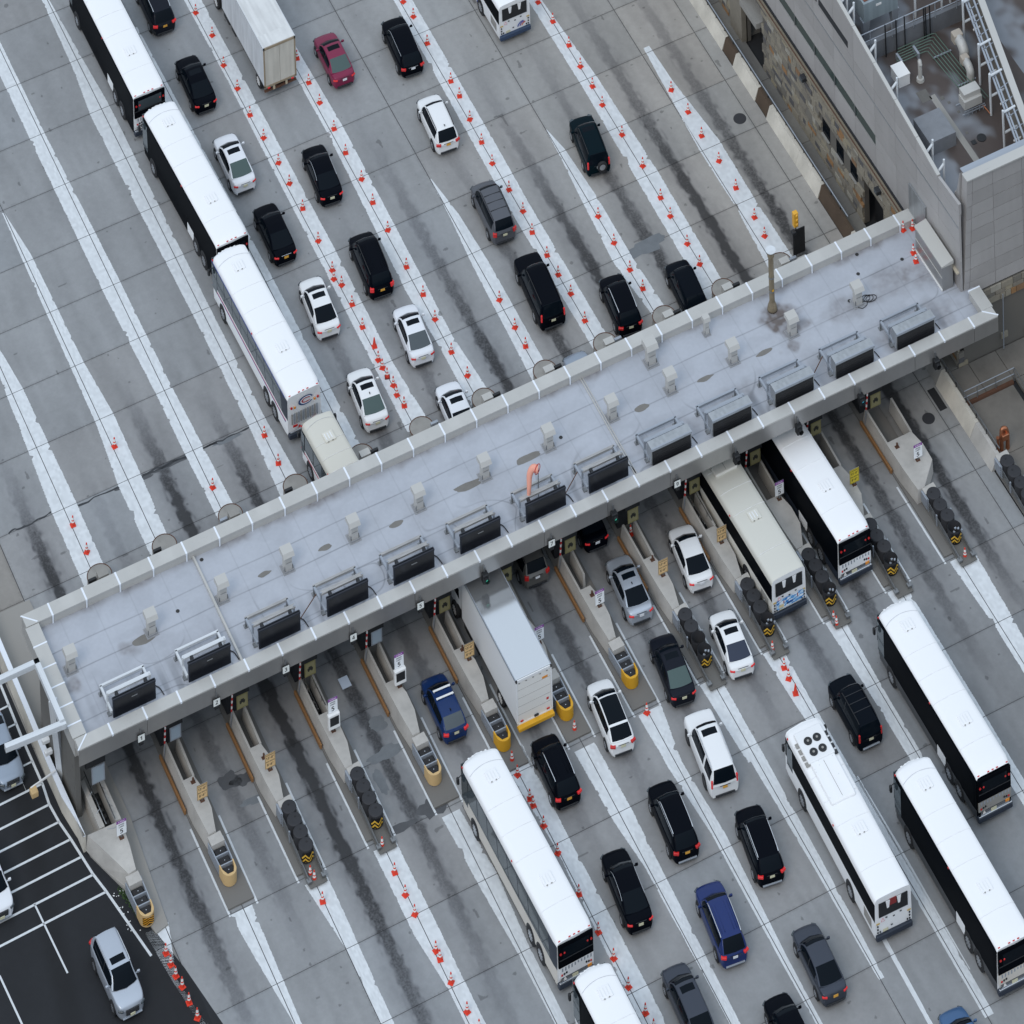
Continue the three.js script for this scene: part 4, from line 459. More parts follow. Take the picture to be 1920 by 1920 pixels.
// ---------- stone and metal building beside the plaza ----------
{
  const b = thing('administration_building', 'grey metal clad building on a rough stone base beside the plaza', 'building', [0, 0, 0]);
  // stone base: the wall towards the plaza runs along z, the other along x under the canopy end
  const stoneTone = [[0.30, 0.27, 0.215], [0.25, 0.225, 0.185], [0.20, 0.185, 0.16], [0.115, 0.112, 0.115], [0.34, 0.30, 0.22], [0.33, 0.185, 0.085], [0.26, 0.155, 0.085], [0.38, 0.36, 0.31]].map((c) => mat(c[0], c[1], c[2], 0.92, 0, { map: concreteMap, bumpMap, bumpScale: 0.015 }));
  const tone = () => { const h = R(); return stoneTone[h < 0.28 ? 0 : h < 0.52 ? 1 : h < 0.70 ? 2 : h < 0.80 ? 3 : h < 0.88 ? 4 : h < 0.93 ? 5 : h < 0.96 ? 6 : 7]; };
  const XB = 33.68, stones = [];
  const holes = [[-17.65, -16.55, 2.2, 3.3], [-15.6, -14.55, 2.2, 3.3], [-13.56, -12.5, 2.3, 3.3], [-11.5, -8.6, 0, 3.3], [-29.4, -26.75, 0, 4.4]];
  const hit = (z0, z1, y0, y1) => holes.some((h) => z1 > h[0] && z0 < h[1] && y1 > h[2] && y0 < h[3]);
  part('stone_backing', [bx(XB + 0.12, XB + 0.5, 0, 4.9, -26.7, -11.6), bx(XB + 0.12, XB + 0.5, 3.3, 4.9, -11.6, -8.5), bx(XB + 0.12, XB + 0.5, 0, 4.9, -8.5, 1.6), bx(XB + 0.12, XB + 0.5, 0, 4.9, -46, -29.4), bx(XB + 0.12, 60, 0, 4.9, 1.3, 1.6)], mat(0.13, 0.12, 0.105, 0.95), b);
  let y = 0; while (y < 4.85) { const h = Math.min(rr(0.24, 0.44), 4.9 - y); let z = -44 + rr(0, 0.6); while (z < 1.7) { const l = rr(0.4, 1.1); if (!hit(z, z + l, y, y + h)) stones.push([z, Math.min(z + l, 1.68), y, y + h, z > -38 && z < -6 ? l * h : l * h * 0.2]); z += l; } y += h; }
  const s2 = []; y = 0; while (y < 4.85) { const h = Math.min(rr(0.26, 0.46), 4.9 - y); let x = XB; while (x < 41) { const l = rr(0.4, 1.0); const door = [[34.55, 35.6], [36.0, 37.1], [37.9, 38.9], [39.6, 40.6]].some((d) => x + l > d[0] && x < d[1]) && y < 3.4; if (!door) s2.push([x, x + l, y, y + h, l * h * 0.6]); x += l; } y += h; }
  const all = [...stones.map((s) => [0, ...s]), ...s2.map((s) => [1, ...s])].sort((p, q) => q[5] - p[5]), rest = new Map();
  all.forEach((s, i) => {
    const j = 0.02, d = rr(0.0, 0.06); const g = s[0] === 0 ? bx(XB - d, XB + 0.14, s[3] + j, s[4] - j * 0.5, s[1] + j, s[2] - j) : bx(s[1] + j, s[2] - j, s[3] + j, s[4] - j * 0.5, 1.58, 1.68 + d); const m = tone();
    if (i < 290) part('stone', metric(g), m, b); else { if (!rest.has(m)) rest.set(m, []); rest.get(m).push(metric(g)); }
  });
  for (const [m, g] of rest) part('stone', g, m, b).userData.kind = 'stuff';
  for (const h of holes.slice(0, 3)) { const w = part('window', bx(XB + 0.1, XB + 0.14, h[2], h[3], h[0], h[1]), MAT.glassDark, b); part('sill', bx(XB - 0.05, XB + 0.1, h[2] - 0.06, h[2], h[0], h[1]), MAT.greyConc, w); }
  part('doorway', bx(XB + 0.9, XB + 0.95, 0, 3.3, -11.5, -8.6), MAT.black, b); part('doorway', bx(XB + 1.3, XB + 1.35, 0, 4.4, -29.4, -26.75), MAT.dark, b);
  part('entrance_canopy', bx(XB - 0.35, XB + 0.7, 3.1, 3.5, -29.5, -26.9), MAT.greyConc, b);
  part('stone_pillar', metric(bx(XB - 0.28, XB + 0.2, 0, 4.6, -31.2, -29.4)), stoneTone[1], b);
  for (const [x0, x1] of [[34.55, 35.6], [36.0, 37.1], [37.9, 38.9], [39.6, 40.6]]) part('door', bx(x0, x1, 0.02, 3.4, 1.5, 1.57), mat(0.045, 0.042, 0.038, 0.6), b);
  part('rail_pipe', bar([37.2, 0.2, 1.9], [37.25, 4.2, 1.9], 0.04), MAT.galv, b);
  // stone ledge with flashing and conduit
  part('ledge', metric(bx(XB - 0.02, 34.12, 4.9, 5.0, -46, 1.6)), mat(0.26, 0.225, 0.17, 0.9, 0, { map: blotchMap }), b); part('flashing', bx(34.02, 34.1, 5.0, 5.22, -46, -5.4), MAT.dark, b); part('conduit', bar([XB + 0.12, 5.04, -46], [XB + 0.12, 5.04, -6.5], 0.035), MAT.rust, b);
  for (const z of [-19.9, -9.0]) { const f = part('floodlight', rb(0.4, 0.3, 0.5, 0.05, XB - 0.2, 4.7, z), MAT.dark, b); part('lens', bx(XB - 0.42, XB - 0.4, 4.58, 4.8, z - 0.18, z + 0.18), MAT.glassGrey, f); }
  // metal panels: five courses, the top one following the sloping parapet
  const XM = 34.1, top = (z) => 13.82 + (11.46 - 13.82) * (z + 15.21) / 15.39, zs = []; for (let z = -46; z < 1.2; z += 2.98) zs.push(z); zs.push(1.6);
  const courses = [5.0, 6.8, 7.62, 8.75, 10.1, 11.1];
  for (let i = 0; i < zs.length - 1; i++) {
    const z0 = zs[i] + 0.012, z1 = zs[i + 1] - 0.012, band = z1 < -8.5;
    for (let c = 0; c < courses.length; c++) {
      const y0 = courses[c] + 0.012, m = R() < 0.5 ? MAT.panelMetal : MAT.panelMetal2;
      if (band && c === 1) { const w = part('window', bx(XM + 0.06, XM + 0.09, y0, courses[2] - 0.012, z0 - 0.01, z1 + 0.01), phys(0.022, 0.045, 0.04, { roughness: 0.15 }), b); part('mullion', bx(XM - 0.01, XM + 0.06, y0, courses[2] - 0.012, z0 - 0.05, z0 + 0.02), MAT.steelDark, w); continue; }
      if (c === 5) { part('metal_panel', metric(prism([[XM, z0], [XM + 0.2, z0], [XM + 0.2, z1], [XM, z1]], y0, 12, [[XM, z0, Math.min(15, top(z0))], [XM + 0.2, z0, Math.min(15, top(z0))], [XM + 0.2, z1, z1 > 0.9 ? 11.9 : top(z1)], [XM, z1, z1 > 0.9 ? 11.9 : top(z1)]])), m, b); continue; }
      part('metal_panel', metric(bx(XM, XM + 0.15, y0, courses[c + 1] - 0.012, z0, z1)), m, b);
    }
    if (z1 < 0.9) part('coping', beam([XM + 0.1, Math.min(15, top(z0)) + 0.04, z0], [XM + 0.1, Math.min(15, top(z1)) + 0.04, z1], 0.26, 0.1), MAT.coping, b);
  }
  for (const [z0, z1] of [[-22.6, -18.6], [-18.3, -14.0]]) part('louvre_slot', bx(XM - 0.02, XM + 0.02, 11.35, 11.85, z0, z1), MAT.dark, b);
  part('ledge_line', bx(XM - 0.025, XM, 10.02, 10.1, -46, 1.5), MAT.steel, b);
  // corner block with the concave curve, and the wall above the canopy end
  const cv = []; for (let i = 0; i <= 10; i++) { const a = i / 10 * Math.PI / 2; cv.push([0.1 + 0.75 * i / 10, 11.5 + 1.9 * (1 - Math.cos(a))]); }
  for (let i = 0; i < 10; i++) part('curved_panel', metric(prism([[XM - 0.004, cv[i][0]], [XM + 0.9, cv[i][0]], [XM + 0.9, cv[i + 1][0]], [XM - 0.004, cv[i + 1][0]]], 5.0, 12, [[XM + 0.55, cv[i][0], cv[i][1]], [XM + 1.2, cv[i][0], cv[i][1]], [XM + 1.2, cv[i + 1][0], cv[i + 1][1]], [XM + 0.55, cv[i + 1][0], cv[i + 1][1]]])), MAT.panelMetal, b);
  const ZS = 1.62, rows = []; for (let yy = 5.0; yy < 13.0; yy += 0.92) rows.push(yy); rows.push(13.35);
  const xs = [34.3, 34.75, 36.85, 39.2, 41.6, 44, 46.5, 49];
  for (let i = 0; i < xs.length - 1; i++) for (let r = 0; r < rows.length - 1; r++) { const lean = (yy) => (i === 0 ? 0.5 * (yy - 5) / 8.35 : 0.4 * (yy - 5) / 8.35 * (i === 1 ? 1 : 0)); const x0b = xs[i] + (i < 2 ? 0.5 * (rows[r] - 5) / 8.35 : 0), x0t = xs[i] + (i < 2 ? 0.5 * (rows[r + 1] - 5) / 8.35 : 0), x1b = xs[i + 1] + (i < 1 ? 0.5 * (rows[r] - 5) / 8.35 : 0), x1t = xs[i + 1] + (i < 1 ? 0.5 * (rows[r + 1] - 5) / 8.35 : 0); const d = 0.02 * hash(i, r, 5); part('metal_panel', metric(prism([[x0b + 0.012, 0.9], [x1b - 0.012, 0.9], [x1b - 0.012, ZS + d], [x0b + 0.012, ZS + d]], rows[r] + 0.014, rows[r + 1] - 0.014, [[x0t + 0.012, 0.9], [x1t - 0.012, 0.9], [x1t - 0.012, ZS + d], [x0t + 0.012, ZS + d]])), hash(i, r, 6) < 0.5 ? MAT.panelMetal : MAT.panelMetal2, b); }
  part('coping', [bx(34.75, 49, 13.36, 13.46, 1.0, 1.72)], MAT.coping, b); part('coping', bx(34.9, 49, 13.36, 13.42, 0.5, 0.97), MAT.galv, b);
  // inside: the sunken roof with its plant
  const FL = 9.8, roofTex = dataTex(512, 512, (i, j) => { const x = 34 + i / 512 * 11, z = -26 + j / 512 * 27; let t = 0.8 + 0.3 * fbm(x * 0.8, z * 0.8, 401, 4); const br = sm(0.42, 0.68, fbm(x * 0.45, z * 0.35, 411, 3) + 0.25 * sm(39.6, 41.5, x)); return [(0.22 * (1 - br) + 0.075 * br) * t, (0.235 * (1 - br) + 0.058 * br) * t, (0.26 * (1 - br) + 0.052 * br) * t]; });
  const fl = clean(bx(34.2, 49, FL - 0.3, FL, -46, 0.9)), fp = fl.attributes.position, fu = fl.attributes.uv; for (let i = 0; i < fp.count; i++) fu.setXY(i, (fp.getX(i) - 34) / 11, (fp.getZ(i) + 26) / 27);
  part('roof', fl, new THREE.MeshStandardMaterial({ map: roofTex, roughness: 0.7 }), b);
  for (const [x0, x1, z0, z1, m] of [[38.0, 38.45, -9.2, -1.0, 'greyConc'], [37.3, 38.1, -9.9, -8.9, 'darkConc'], [38.6, 38.9, -8.8, -8.5, 'darkConc'], [38.9, 39.1, -8.2, -8.0, 'darkConc'], [39.1, 39.3, -7.2, -7.0, 'darkConc'], [38.7, 38.9, -5.4, -5.2, 'darkConc']]) part('roof_patch', bx(x0, x1, FL, FL + 0.012, z0, z1), MAT[m], b);
  part('roof_box', metric(bx(35.5, 37.6, FL, FL + 1.0, -7.1, -4.75)), mat(0.22, 0.235, 0.26, 0.7, 0, { map: concreteMap }), b);
  part('roof_drain', cyl(0.34, 0.34, 0.04, 39.5, FL, -4.45, 20), MAT.black, b); part('roof_drain', bx(38.65, 39.0, FL, FL + 0.03, -4.55, -4.2), MAT.black, b);
  // far wall (slanting in plan) with lattice and posts
  const E0 = [44.3, -14.0], E1 = [40.6, 0.9];
  const ew = (z) => E0[0] + (E1[0] - E0[0]) * (z - E0[1]) / (E1[1] - E0[1]);
  part('roof_wall', metric(prism([[ew(-46), -46], [ew(-46) + 0.4, -46], [ew(0.8) + 0.4, 0.8], [ew(0.8), 0.8]], FL - 5, 12.7)), mat(0.25, 0.225, 0.19, 0.85, 0, { map: blotchMap }), b);
  part('coping', prism([[ew(-46) - 0.05, -46], [ew(-46) + 0.45, -46], [ew(0.8) + 0.45, 0.8], [ew(0.8) - 0.05, 0.8]], 12.703, 12.82), MAT.coping, b);
  const lat = []; for (const [o, yy] of [[-0.35, 12.75], [-0.95, 12.6], [-0.75, 12.6]]) part('lattice_rail', beam([ew(-30) + o, yy, -30], [ew(0.5) + o, yy, 0.5], 0.12, 0.1), MAT.galv, b);
  for (let z = -29; z < 0; z += 1.15) { part('lattice_bar', beam([ew(z) - 0.02, 12.62, z], [ew(z) - 1.0, 12.62, z + 0.25], 0.06, 0.06), MAT.galv, b); }
  for (const z of [-15.6, -12.2, -8.4, -5.8, -2.7]) { const x = ew(z) - 1.15; part('frame_post', bar([x, FL, z], [x - 0.05, 12.9, z], 0.09, 8), MAT.whitePaint, b); part('frame_arm', [bar([x, 12.75, z], [x + 0.95, 12.85, z], 0.08, 8)], MAT.whitePaint, b); part('frame_arm', bar([x, 11.2, z], [x + 1.1, 11.3, z], 0.08, 8), MAT.whitePaint, b); part('frame_stub', bar([ew(z + 0.5) - 0.6, 10.9, z + 0.6], [ew(z + 0.5), 10.95, z + 0.6], 0.07, 8), MAT.white, b); }
  for (const z of [-15.4, -14.4, -11.3, -8.25, -3.3, -1.75]) { const h = top(z); part('frame_post', bar([XM + 0.75, h - 2, z], [XM + 0.8, h + 0.5, z], 0.08, 8), MAT.whitePaint, b); part('frame_arm', bar([XM + 0.2, h - 0.3, z], [XM + 0.8, h + 0.2, z], 0.09, 8), MAT.whitePaint, b); }
  part('divider_wall', metric(bx(34.4, 43.6, FL, FL + 1.25, -14.1, -13.8)), mat(0.18, 0.19, 0.21, 0.8, 0, { map: blotchMap }), b);
  part('guard_rail', [bar([34.6, FL + 2.35, -13.7], [43.4, FL + 2.35, -13.75], 0.04)], MAT.galv, b); part('guard_rail', bar([34.6, FL + 1.7, -13.7], [43.4, FL + 1.7, -13.75], 0.035), MAT.galv, b); for (const x of [35.8, 37.6, 39.4, 41.2, 43]) part('rail_post', bar([x, FL + 1.2, -13.72], [x, FL + 2.35, -13.72], 0.035), MAT.galv, b);
  for (const x of [37.0, 37.9, 38.6, 40.2, 40.35, 40.7]) part('vent_pipe', bar([x, FL, -13.6], [x, FL + 2.4, -13.65], 0.05), MAT.black, b);
  // plant that stands on the roof
  const wb = solo('roof_hatch', [bx(36.45, 37.35, FL, FL + 0.75, -11.95, -10.8), bx(36.42, 37.38, FL + 0.75, FL + 0.82, -11.98, -10.77)], MAT.white, 'white square hatch box on the sunken roof of the building', 'hatch');
  const gn = thing('gooseneck_vent', 'pale gooseneck vent pipe standing on the sunken building roof', 'vent', [38.15, FL, -10.7]); part('pipe', tube([[0, 0, 0], [0, 0.9, 0], [0.02, 1.35, -0.05], [-0.08, 1.55, 0.1], [-0.1, 1.35, 0.25]], 0.15, 10, 24), MAT.coping, gn); part('base', cyl(0.3, 0.26, 0.2, 0, 0, 0, 14), MAT.coping, gn);
  const pr = thing('pipe_rack', 'bundle of green pipes on brackets across the building roof', 'pipes', [0, FL, 0]); for (let q = 0; q < 6; q++) { const x = 39.75 + q * 0.25; part('pipe', tube([[x - 2.6 - q * 0.1, 0.3, -12.4 - q * 0.22], [x - 0.2, 0.3, -12.4 - q * 0.22], [x, 0.3, -12.1 - q * 0.2], [x + 0.25, 0.3, -9.5], [x + 0.55, 0.3, -6.9]], 0.032, 6, 40), mat(0.10, 0.16, 0.125, 0.5), pr); } for (const [x, z] of [[40.6, -11.8], [40.95, -8.9]]) part('bracket', [bx(x - 0.75, x + 0.75, 0.1, 0.16, z - 0.05, z + 0.05)], MAT.galv, pr);
  for (const [x, z] of [[37.6, -12.75], [39.0, -12.75]]) { part('bracket', bx(x - 0.08, x + 0.08, 0, 0.4, z - 0.4, z + 0.4), MAT.galv, pr); }
  const ac = thing('air_handler', 'beige roof unit on a steel frame at the end of the pipes', 'roof unit', [40.1, FL, -7.0]); part('case', [rb(1.45, 0.6, 0.85, 0.03, 0, 0.75, 0.05)], MAT.coping, ac); part('cover', rb(1.35, 0.4, 0.75, 0.03, 0.05, 1.22, -0.1), MAT.coping, ac); part('skid', [beam([-0.95, 0.25, 0.55], [0.95, 0.25, 0.55], 0.06, 0.06)], MAT.galv, ac); part('skid', beam([-0.95, 0.25, -0.4], [0.95, 0.25, -0.4], 0.06, 0.06), MAT.galv, ac); part('guard', [-0.8, -0.5, -0.2, 0.1, 0.4, 0.7].map((x) => bx(x, x + 0.03, 0.1, 0.5, 0.6, 0.63)).concat([bx(-0.85, 0.85, 0.48, 0.52, 0.6, 0.63)]), MAT.galv, ac); part('drain_pipe', bar([0.75, 0.3, 0.5], [0.95, 0.1, 1.2], 0.05), MAT.copper, ac);
  for (const [x, z, s, lab] of [[41.75, -10.9, 1, 'larger beige curved duct by the far wall of the roof'], [41.35, -9.3, 0.8, 'smaller beige curved duct beside the pipes on the roof']]) { const d = thing('roof_duct', lab, 'duct', [x, FL, z]); part('elbow', tube([[0, 0, 0.3 * s], [0, 0.8 * s, 0.3 * s], [0, 1.1 * s, 0], [0.05, 1.1 * s, -0.55 * s]].map((p) => p), 0.36 * s, 10, 20), MAT.coping, d); part('hood', rb(0.75 * s, 0.7 * s, 0.6 * s, 0.08, 0.05, 1.1 * s, -0.75 * s), mat(0.42, 0.37, 0.31, 0.6), d); }
  const ct = thing('cooling_tower', 'blue grey cooling tower on legs at the top edge of the roof', 'cooling tower', [37.5, FL, -17.6]); part('tank', metric(bx(-1.3, 1.5, 1.6, 3.0, -2.0, 2.3)), mat(0.33, 0.40, 0.44, 0.6, 0.2, { map: streakMap }), ct); part('deck', bx(-1.15, 1.35, 3.0, 3.05, -1.8, 2.1), mat(0.22, 0.075, 0.045, 0.8, 0, { map: blotchMap }), ct); part('fan_ring', new THREE.TorusGeometry(0.9, 0.12, 8, 28).rotateX(Math.PI / 2).translate(0.2, 3.15, 0.2), MAT.coping, ct); part('grille', cyl(0.85, 0.85, 0.04, 0.2, 3.1, 0.2, 24), MAT.greyConc, ct); for (const [x, z] of [[-1.1, 2.0], [1.3, 2.0], [-1.1, -1.6], [1.3, -1.6]]) part('leg', prism([[x - 0.15, z - 0.15], [x + 0.15, z - 0.15], [x + 0.15, z + 0.15], [x - 0.15, z + 0.15]], 0, 1.6, [[x - 0.3, z - 0.3], [x + 0.3, z - 0.3], [x + 0.3, z + 0.3], [x - 0.3, z + 0.3]]), MAT.galv, ct); part('nameplate', bx(-0.3, 0.15, 2.5, 2.65, 2.301, 2.32), MAT.white, ct);
  for (const [x, z] of [[40.6, -15.6], [42.6, -15.2]]) part('frame_post', bar([x, FL, z], [x, 12.4, z], 0.09), MAT.whitePaint, b);
  // penthouse box on the canopy end against the wall
  const ph = thing('equipment_box', 'tall metal equipment box with pale sloping top at the canopy end', 'equipment box', [0, CD, 0]); part('case', metric(bx(33.0, 33.85, 0, 1.75, -2.75, 0.95)), MAT.fascia, ph); part('top', prism([[32.95, -2.8], [33.9, -2.8], [33.9, 1.0], [32.95, 1.0]], 1.75, 1.85, [[32.95, -2.8, 1.85], [33.9, -2.8, 2.0], [33.9, 1.0, 2.0], [32.95, 1.0, 1.85]]), mat(0.5, 0.49, 0.46, 0.6), ph); part('trim', bx(32.93, 33.0, 0.02, 0.14, -2.75, 0.95), MAT.white, ph); part('trim', bx(32.96, 33.0, 0.95, 1.0, -2.75, 0.95), MAT.coping, ph); part('apron', prism([[33.9, -2.3], [34.15, -2.3], [34.15, 1.4], [33.9, 1.4]], 1.2, 1.3), mat(0.55, 0.49, 0.38, 0.7), ph);
  part('wall_door', metric(bx(33.95, 34.09, 0.05, 2.6, -5.3, -3.0)), MAT.steel, ph); part('trim', bx(33.9, 33.95, 0.1, 0.2, -4.6, -3.0), MAT.white, ph);
}
// ---------- walk, barrier and rails beside the building ----------
{
  const walk = structGroup('sidewalk'), zz = [-46, -42, -37.5, -33.5, -29.76, -25.65, -22.6, -19.48, -16.0, -12.6, -9.2, -5.8, -2.4, 1.68];
  for (let i = 0; i < zz.length - 1; i++) { part('paving_slab', metric(bx(32.42, i < 4 ? 35.2 : 33.66, -0.05, 0.14, zz[i] + 0.02, zz[i + 1] - 0.02)), i % 3 ? MAT.darkConc : mat(0.20, 0.192, 0.175, 0.9, 0, { map: blotchMap }), walk); }
  for (const [x0, x1, z0, z1] of [[32.45, 34.4, 1.72, 4.2], [34.44, 36.6, 1.72, 4.2], [36.64, 39, 1.72, 4.2], [39.04, 44, 1.72, 4.2], [32.45, 36.4, 4.45, 8.8], [36.75, 44, 4.25, 9.0], [32.45, 37, 8.84, 13], [37.04, 44, 9.04, 14]]) part('paving_slab', metric(bx(x0, x1, -0.05, z0 > 4.3 && x0 < 36.5 ? -0.0 : 0.13, z0, z1)), mat(0.20, 0.185, 0.165, 0.9, 0, { map: blotchMap }), walk);
  part('kerb', bx(32.5, 36.5, -0.05, 0.17, 4.22, 4.42), MAT.rust, walk);
  const bw = thing('barrier_wall', 'pale concrete barrier with worn brown gaps between the plaza and building', 'barrier', [0, 0, 0]);
  const seg = (z0, z1, m, x0 = 31.78) => part(m === MAT.brownConc ? 'worn_section' : 'barrier_section', metric(prism([[x0, z0], [32.4, z0], [32.4, z1], [x0, z1]], 0, 0.9, [[m === MAT.brownConc ? 32.14 : 32.12, z0], [32.38, z0], [32.38, z1], [m === MAT.brownConc ? 32.14 : 32.12, z1]])), m, bw);
  seg(-46, -37.2, MAT.whiteConc, 31.6); seg(-37.18, -29.6, MAT.whiteConc); seg(-29.58, -27.95, MAT.brownConc, 31.86); seg(-27.93, -24.5, MAT.whiteConc); seg(-24.48, -22.75, MAT.brownConc, 31.86); seg(-22.73, -18.3, MAT.whiteConc); seg(-18.28, -15.0, MAT.whiteConc); seg(-14.98, -10.6, MAT.brownConc, 31.86); seg(-10.58, -5.5, MAT.whiteConc);
  seg(-5.4, 2.0, MAT.greyConc, 31.7); seg(2.02, 6.6, MAT.whiteConc, 31.62); seg(6.62, 9.5, islandMat, 31.62);
  const r = thing('barrier_rail', 'thin steel handrail bolted along the top of the concrete barrier', 'handrail', [0, 0, 0]);
  part('rail', bar([32.36, 1.22, -46], [32.36, 1.22, -11.5], 0.045), MAT.galv, r); part('rail', bar([32.42, 1.2, -4], [32.42, 1.2, 9.3], 0.045), MAT.steelDark, r);
  for (let z = -45; z < 9.3; z += 1.35) if (z < -11.6 || z > -3.9) part('post', bar([32.36, 0.86, z], [32.36, 1.22, z], 0.04), MAT.dark, r);
  const gr = thing('guard_railing', 'dark pipe railing around the sunken walk beside the building', 'railing', [0, 0, 0]);
  for (const y of [0.6, 1.05]) { part('rail', bar([32.6, y, 4.3], [36.6, y, 4.3], 0.03), MAT.galv, gr); part('rail', bar([36.6, y, 4.3], [36.3, y, 12], 0.03), MAT.steelDark, gr); }
  for (const [x, z] of [[33.63, 4.3], [35.12, 4.3], [36.59, 4.3], [36.5, 6.2], [36.42, 8.2]]) part('post', bar([x, 0.1, z], [x, 1.05, z], 0.035), MAT.steelDark, gr);
  const cp = thing('copper_standpipe', 'copper coloured valve pipes standing behind the barrier end', 'standpipe', [33.1, 0, 8.4]);
  part('pipe', bar([-0.28, 0, 0], [-0.28, 0.95, 0], 0.09, 10), MAT.copper, cp); part('pipe', tube([[0.0, 0, 0], [0.0, 1.1, 0], [0.08, 1.45, -0.05], [0.35, 1.45, 0.0], [0.45, 1.1, 0.05], [0.45, 0, 0.05]], 0.14, 10, 36), MAT.copper, cp); part('valve', [rb(0.55, 0.4, 0.42, 0.06, 0.2, 1.05, 0.1)], MAT.copper, cp); part('cap', cyl(0.12, 0.12, 0.1, -0.28, 0.95, 0, 12), MAT.copper, cp);
  drumArray(32.45, 9.95, 'row of black crash drums at the end of the boundary wall by the building', {});
  const mh = struct('manhole', [cyl(0.44, 0.44, 0.012, 30.1, 0.0, -23.65, 28), cyl(0.48, 0.48, 0.006, 30.1, 0.0, -23.65, 28)], mat(0.03, 0.03, 0.034, 0.7));
  struct('manhole', cyl(0.44, 0.44, 0.012, 29.9, 0.0, 4.0, 28), mat(0.03, 0.03, 0.034, 0.7)); struct('drain_grate', bx(30.9, 31.45, 0.0, 0.014, 2.1, 3.9), mat(0.018, 0.018, 0.02, 0.8));
  // traffic light and its backing board beyond the canopy
  const tl = thing('traffic_light', 'yellow three lens traffic light above a black board by the far pedestal', 'traffic light', [27.6, 0, -10.9]);
  part('post', bar([0.2, 0, 0], [0.2, 3.0, 0], 0.06), MAT.steelDark, tl); part('housing', rb(0.36, 1.05, 0.34, 0.05, 0.2, 3.45, 0), mat(0.80, 0.42, 0.04, 0.5), tl); for (let q = 0; q < 3; q++) { part('visor', cyl(0.14, 0.14, 0.22, 0, 0, 0, 14, true).rotateX(-Math.PI / 2).rotateY(0.9).translate(0.32, 3.12 + q * 0.33, 0.16), mat(0.80, 0.42, 0.04, 0.5, 0, { side: THREE.DoubleSide }), tl); }
  part('board', bx(-0.1, 0.85, 0.9, 2.75, 0.1, 0.16).rotateY(0.0), MAT.black, tl); part('lamp', rb(0.3, 0.25, 0.35, 0.05, -0.1, 2.75, 0.25), MAT.dark, tl); part('control_box', rb(0.75, 0.4, 0.45, 0.03, 0.2, 1.0, 0.9), MAT.coping, tl);
}
// ---------- vehicles ----------
function lin(a, t) { if (t <= a[0][0]) return a[0][1]; for (let i = 1; i < a.length; i++) if (t <= a[i][0]) { const k = (t - a[i - 1][0]) / (a[i][0] - a[i - 1][0]); return a[i - 1][1] + (a[i][1] - a[i - 1][1]) * k; } return a[a.length - 1][1]; }
function loft(rings, cat) { // half rings, from the bottom up to the centre line; returns one geometry per category, smooth across all
  const n = rings.length, h = rings[0].length, m = 2 * h - 1, P = [], N = [];
  for (const r of rings) { for (let j = 0; j < h; j++) P.push(r[j]); for (let j = h - 2; j >= 0; j--) P.push([-r[j][0], r[j][1], r[j][2]]); }
  for (let i = 0; i < P.length; i++) N.push([0, 0, 0]);
  const tri = [], a = new THREE.Vector3(), b = new THREE.Vector3(), c = new THREE.Vector3();
  const add = (p, q, s, k) => { a.set(...P[p]); b.set(...P[q]).sub(a); c.set(...P[s]).sub(a); b.cross(c); if (b.lengthSq() < 1e-14) return; for (const v of [p, q, s]) { N[v][0] += b.x; N[v][1] += b.y; N[v][2] += b.z; } tri.push([p, q, s, k]); };
  for (let i = 0; i < n - 1; i++) for (let j = 0; j < m - 1; j++) { const k = cat(i, j < h - 1 ? j : m - 2 - j, j < h - 1 ? 1 : -1); const p = i * m + j, q = p + 1, s = p + m + 1, t = p + m; add(p, q, s, k); add(p, s, t, k); }
  const out = {};
  for (const [p, q, s, k] of tri) { if (!k) continue; const o = (out[k] ||= { pos: [], nor: [] }); for (const v of [p, q, s]) { o.pos.push(...P[v]); const l = Math.hypot(...N[v]) || 1; o.nor.push(N[v][0] / l, N[v][1] / l, N[v][2] / l); } }
  for (const k of Object.keys(out)) { const g = new THREE.BufferGeometry(); g.setAttribute('position', new THREE.Float32BufferAttribute(out[k].pos, 3)); g.setAttribute('normal', new THREE.Float32BufferAttribute(out[k].nor, 3)); g.setAttribute('uv', new THREE.BufferAttribute(new Float32Array(out[k].pos.length / 3 * 2), 2)); out[k] = g; }
  return out;
}
function ringCap(half, back) { const r = [...half, ...[...half].reverse().slice(1).map((p) => [-p[0], p[1], p[2]])]; const c = [0, (half[0][1] + half[half.length - 1][1]) / 2, half[0][2]], pos = []; for (let i = 0; i < r.length - 1; i++) pos.push(...c, ...(back ? [...r[i], ...r[i + 1]] : [...r[i + 1], ...r[i]])); pos.push(...c, ...(back ? [...r[r.length - 1], ...r[0]] : [...r[0], ...r[r.length - 1]])); const g = new THREE.BufferGeometry(); g.setAttribute('position', new THREE.Float32BufferAttribute(pos, 3)); g.computeVertexNormals(); return clean(g); }
const TYRE = new THREE.LatheGeometry([[0.62, -0.5], [0.9, -0.5], [0.985, -0.4], [1, -0.2], [1, 0.2], [0.985, 0.4], [0.9, 0.5], [0.62, 0.5]].map((p) => new THREE.Vector2(...p)), 22).rotateZ(Math.PI / 2);
const RIM = (() => { const g = [new THREE.CylinderGeometry(0.6, 0.6, 0.08, 22).rotateZ(Math.PI / 2), new THREE.TorusGeometry(0.63, 0.05, 6, 22).rotateY(Math.PI / 2)]; return M(g); })();
const SPOKES = (() => { const g = []; for (let i = 0; i < 5; i++) g.push(new THREE.BoxGeometry(0.07, 1.16, 0.17).rotateX(i / 5 * Math.PI)); g.push(new THREE.CylinderGeometry(0.15, 0.15, 0.1, 10).rotateZ(Math.PI / 2)); return M(g); })();
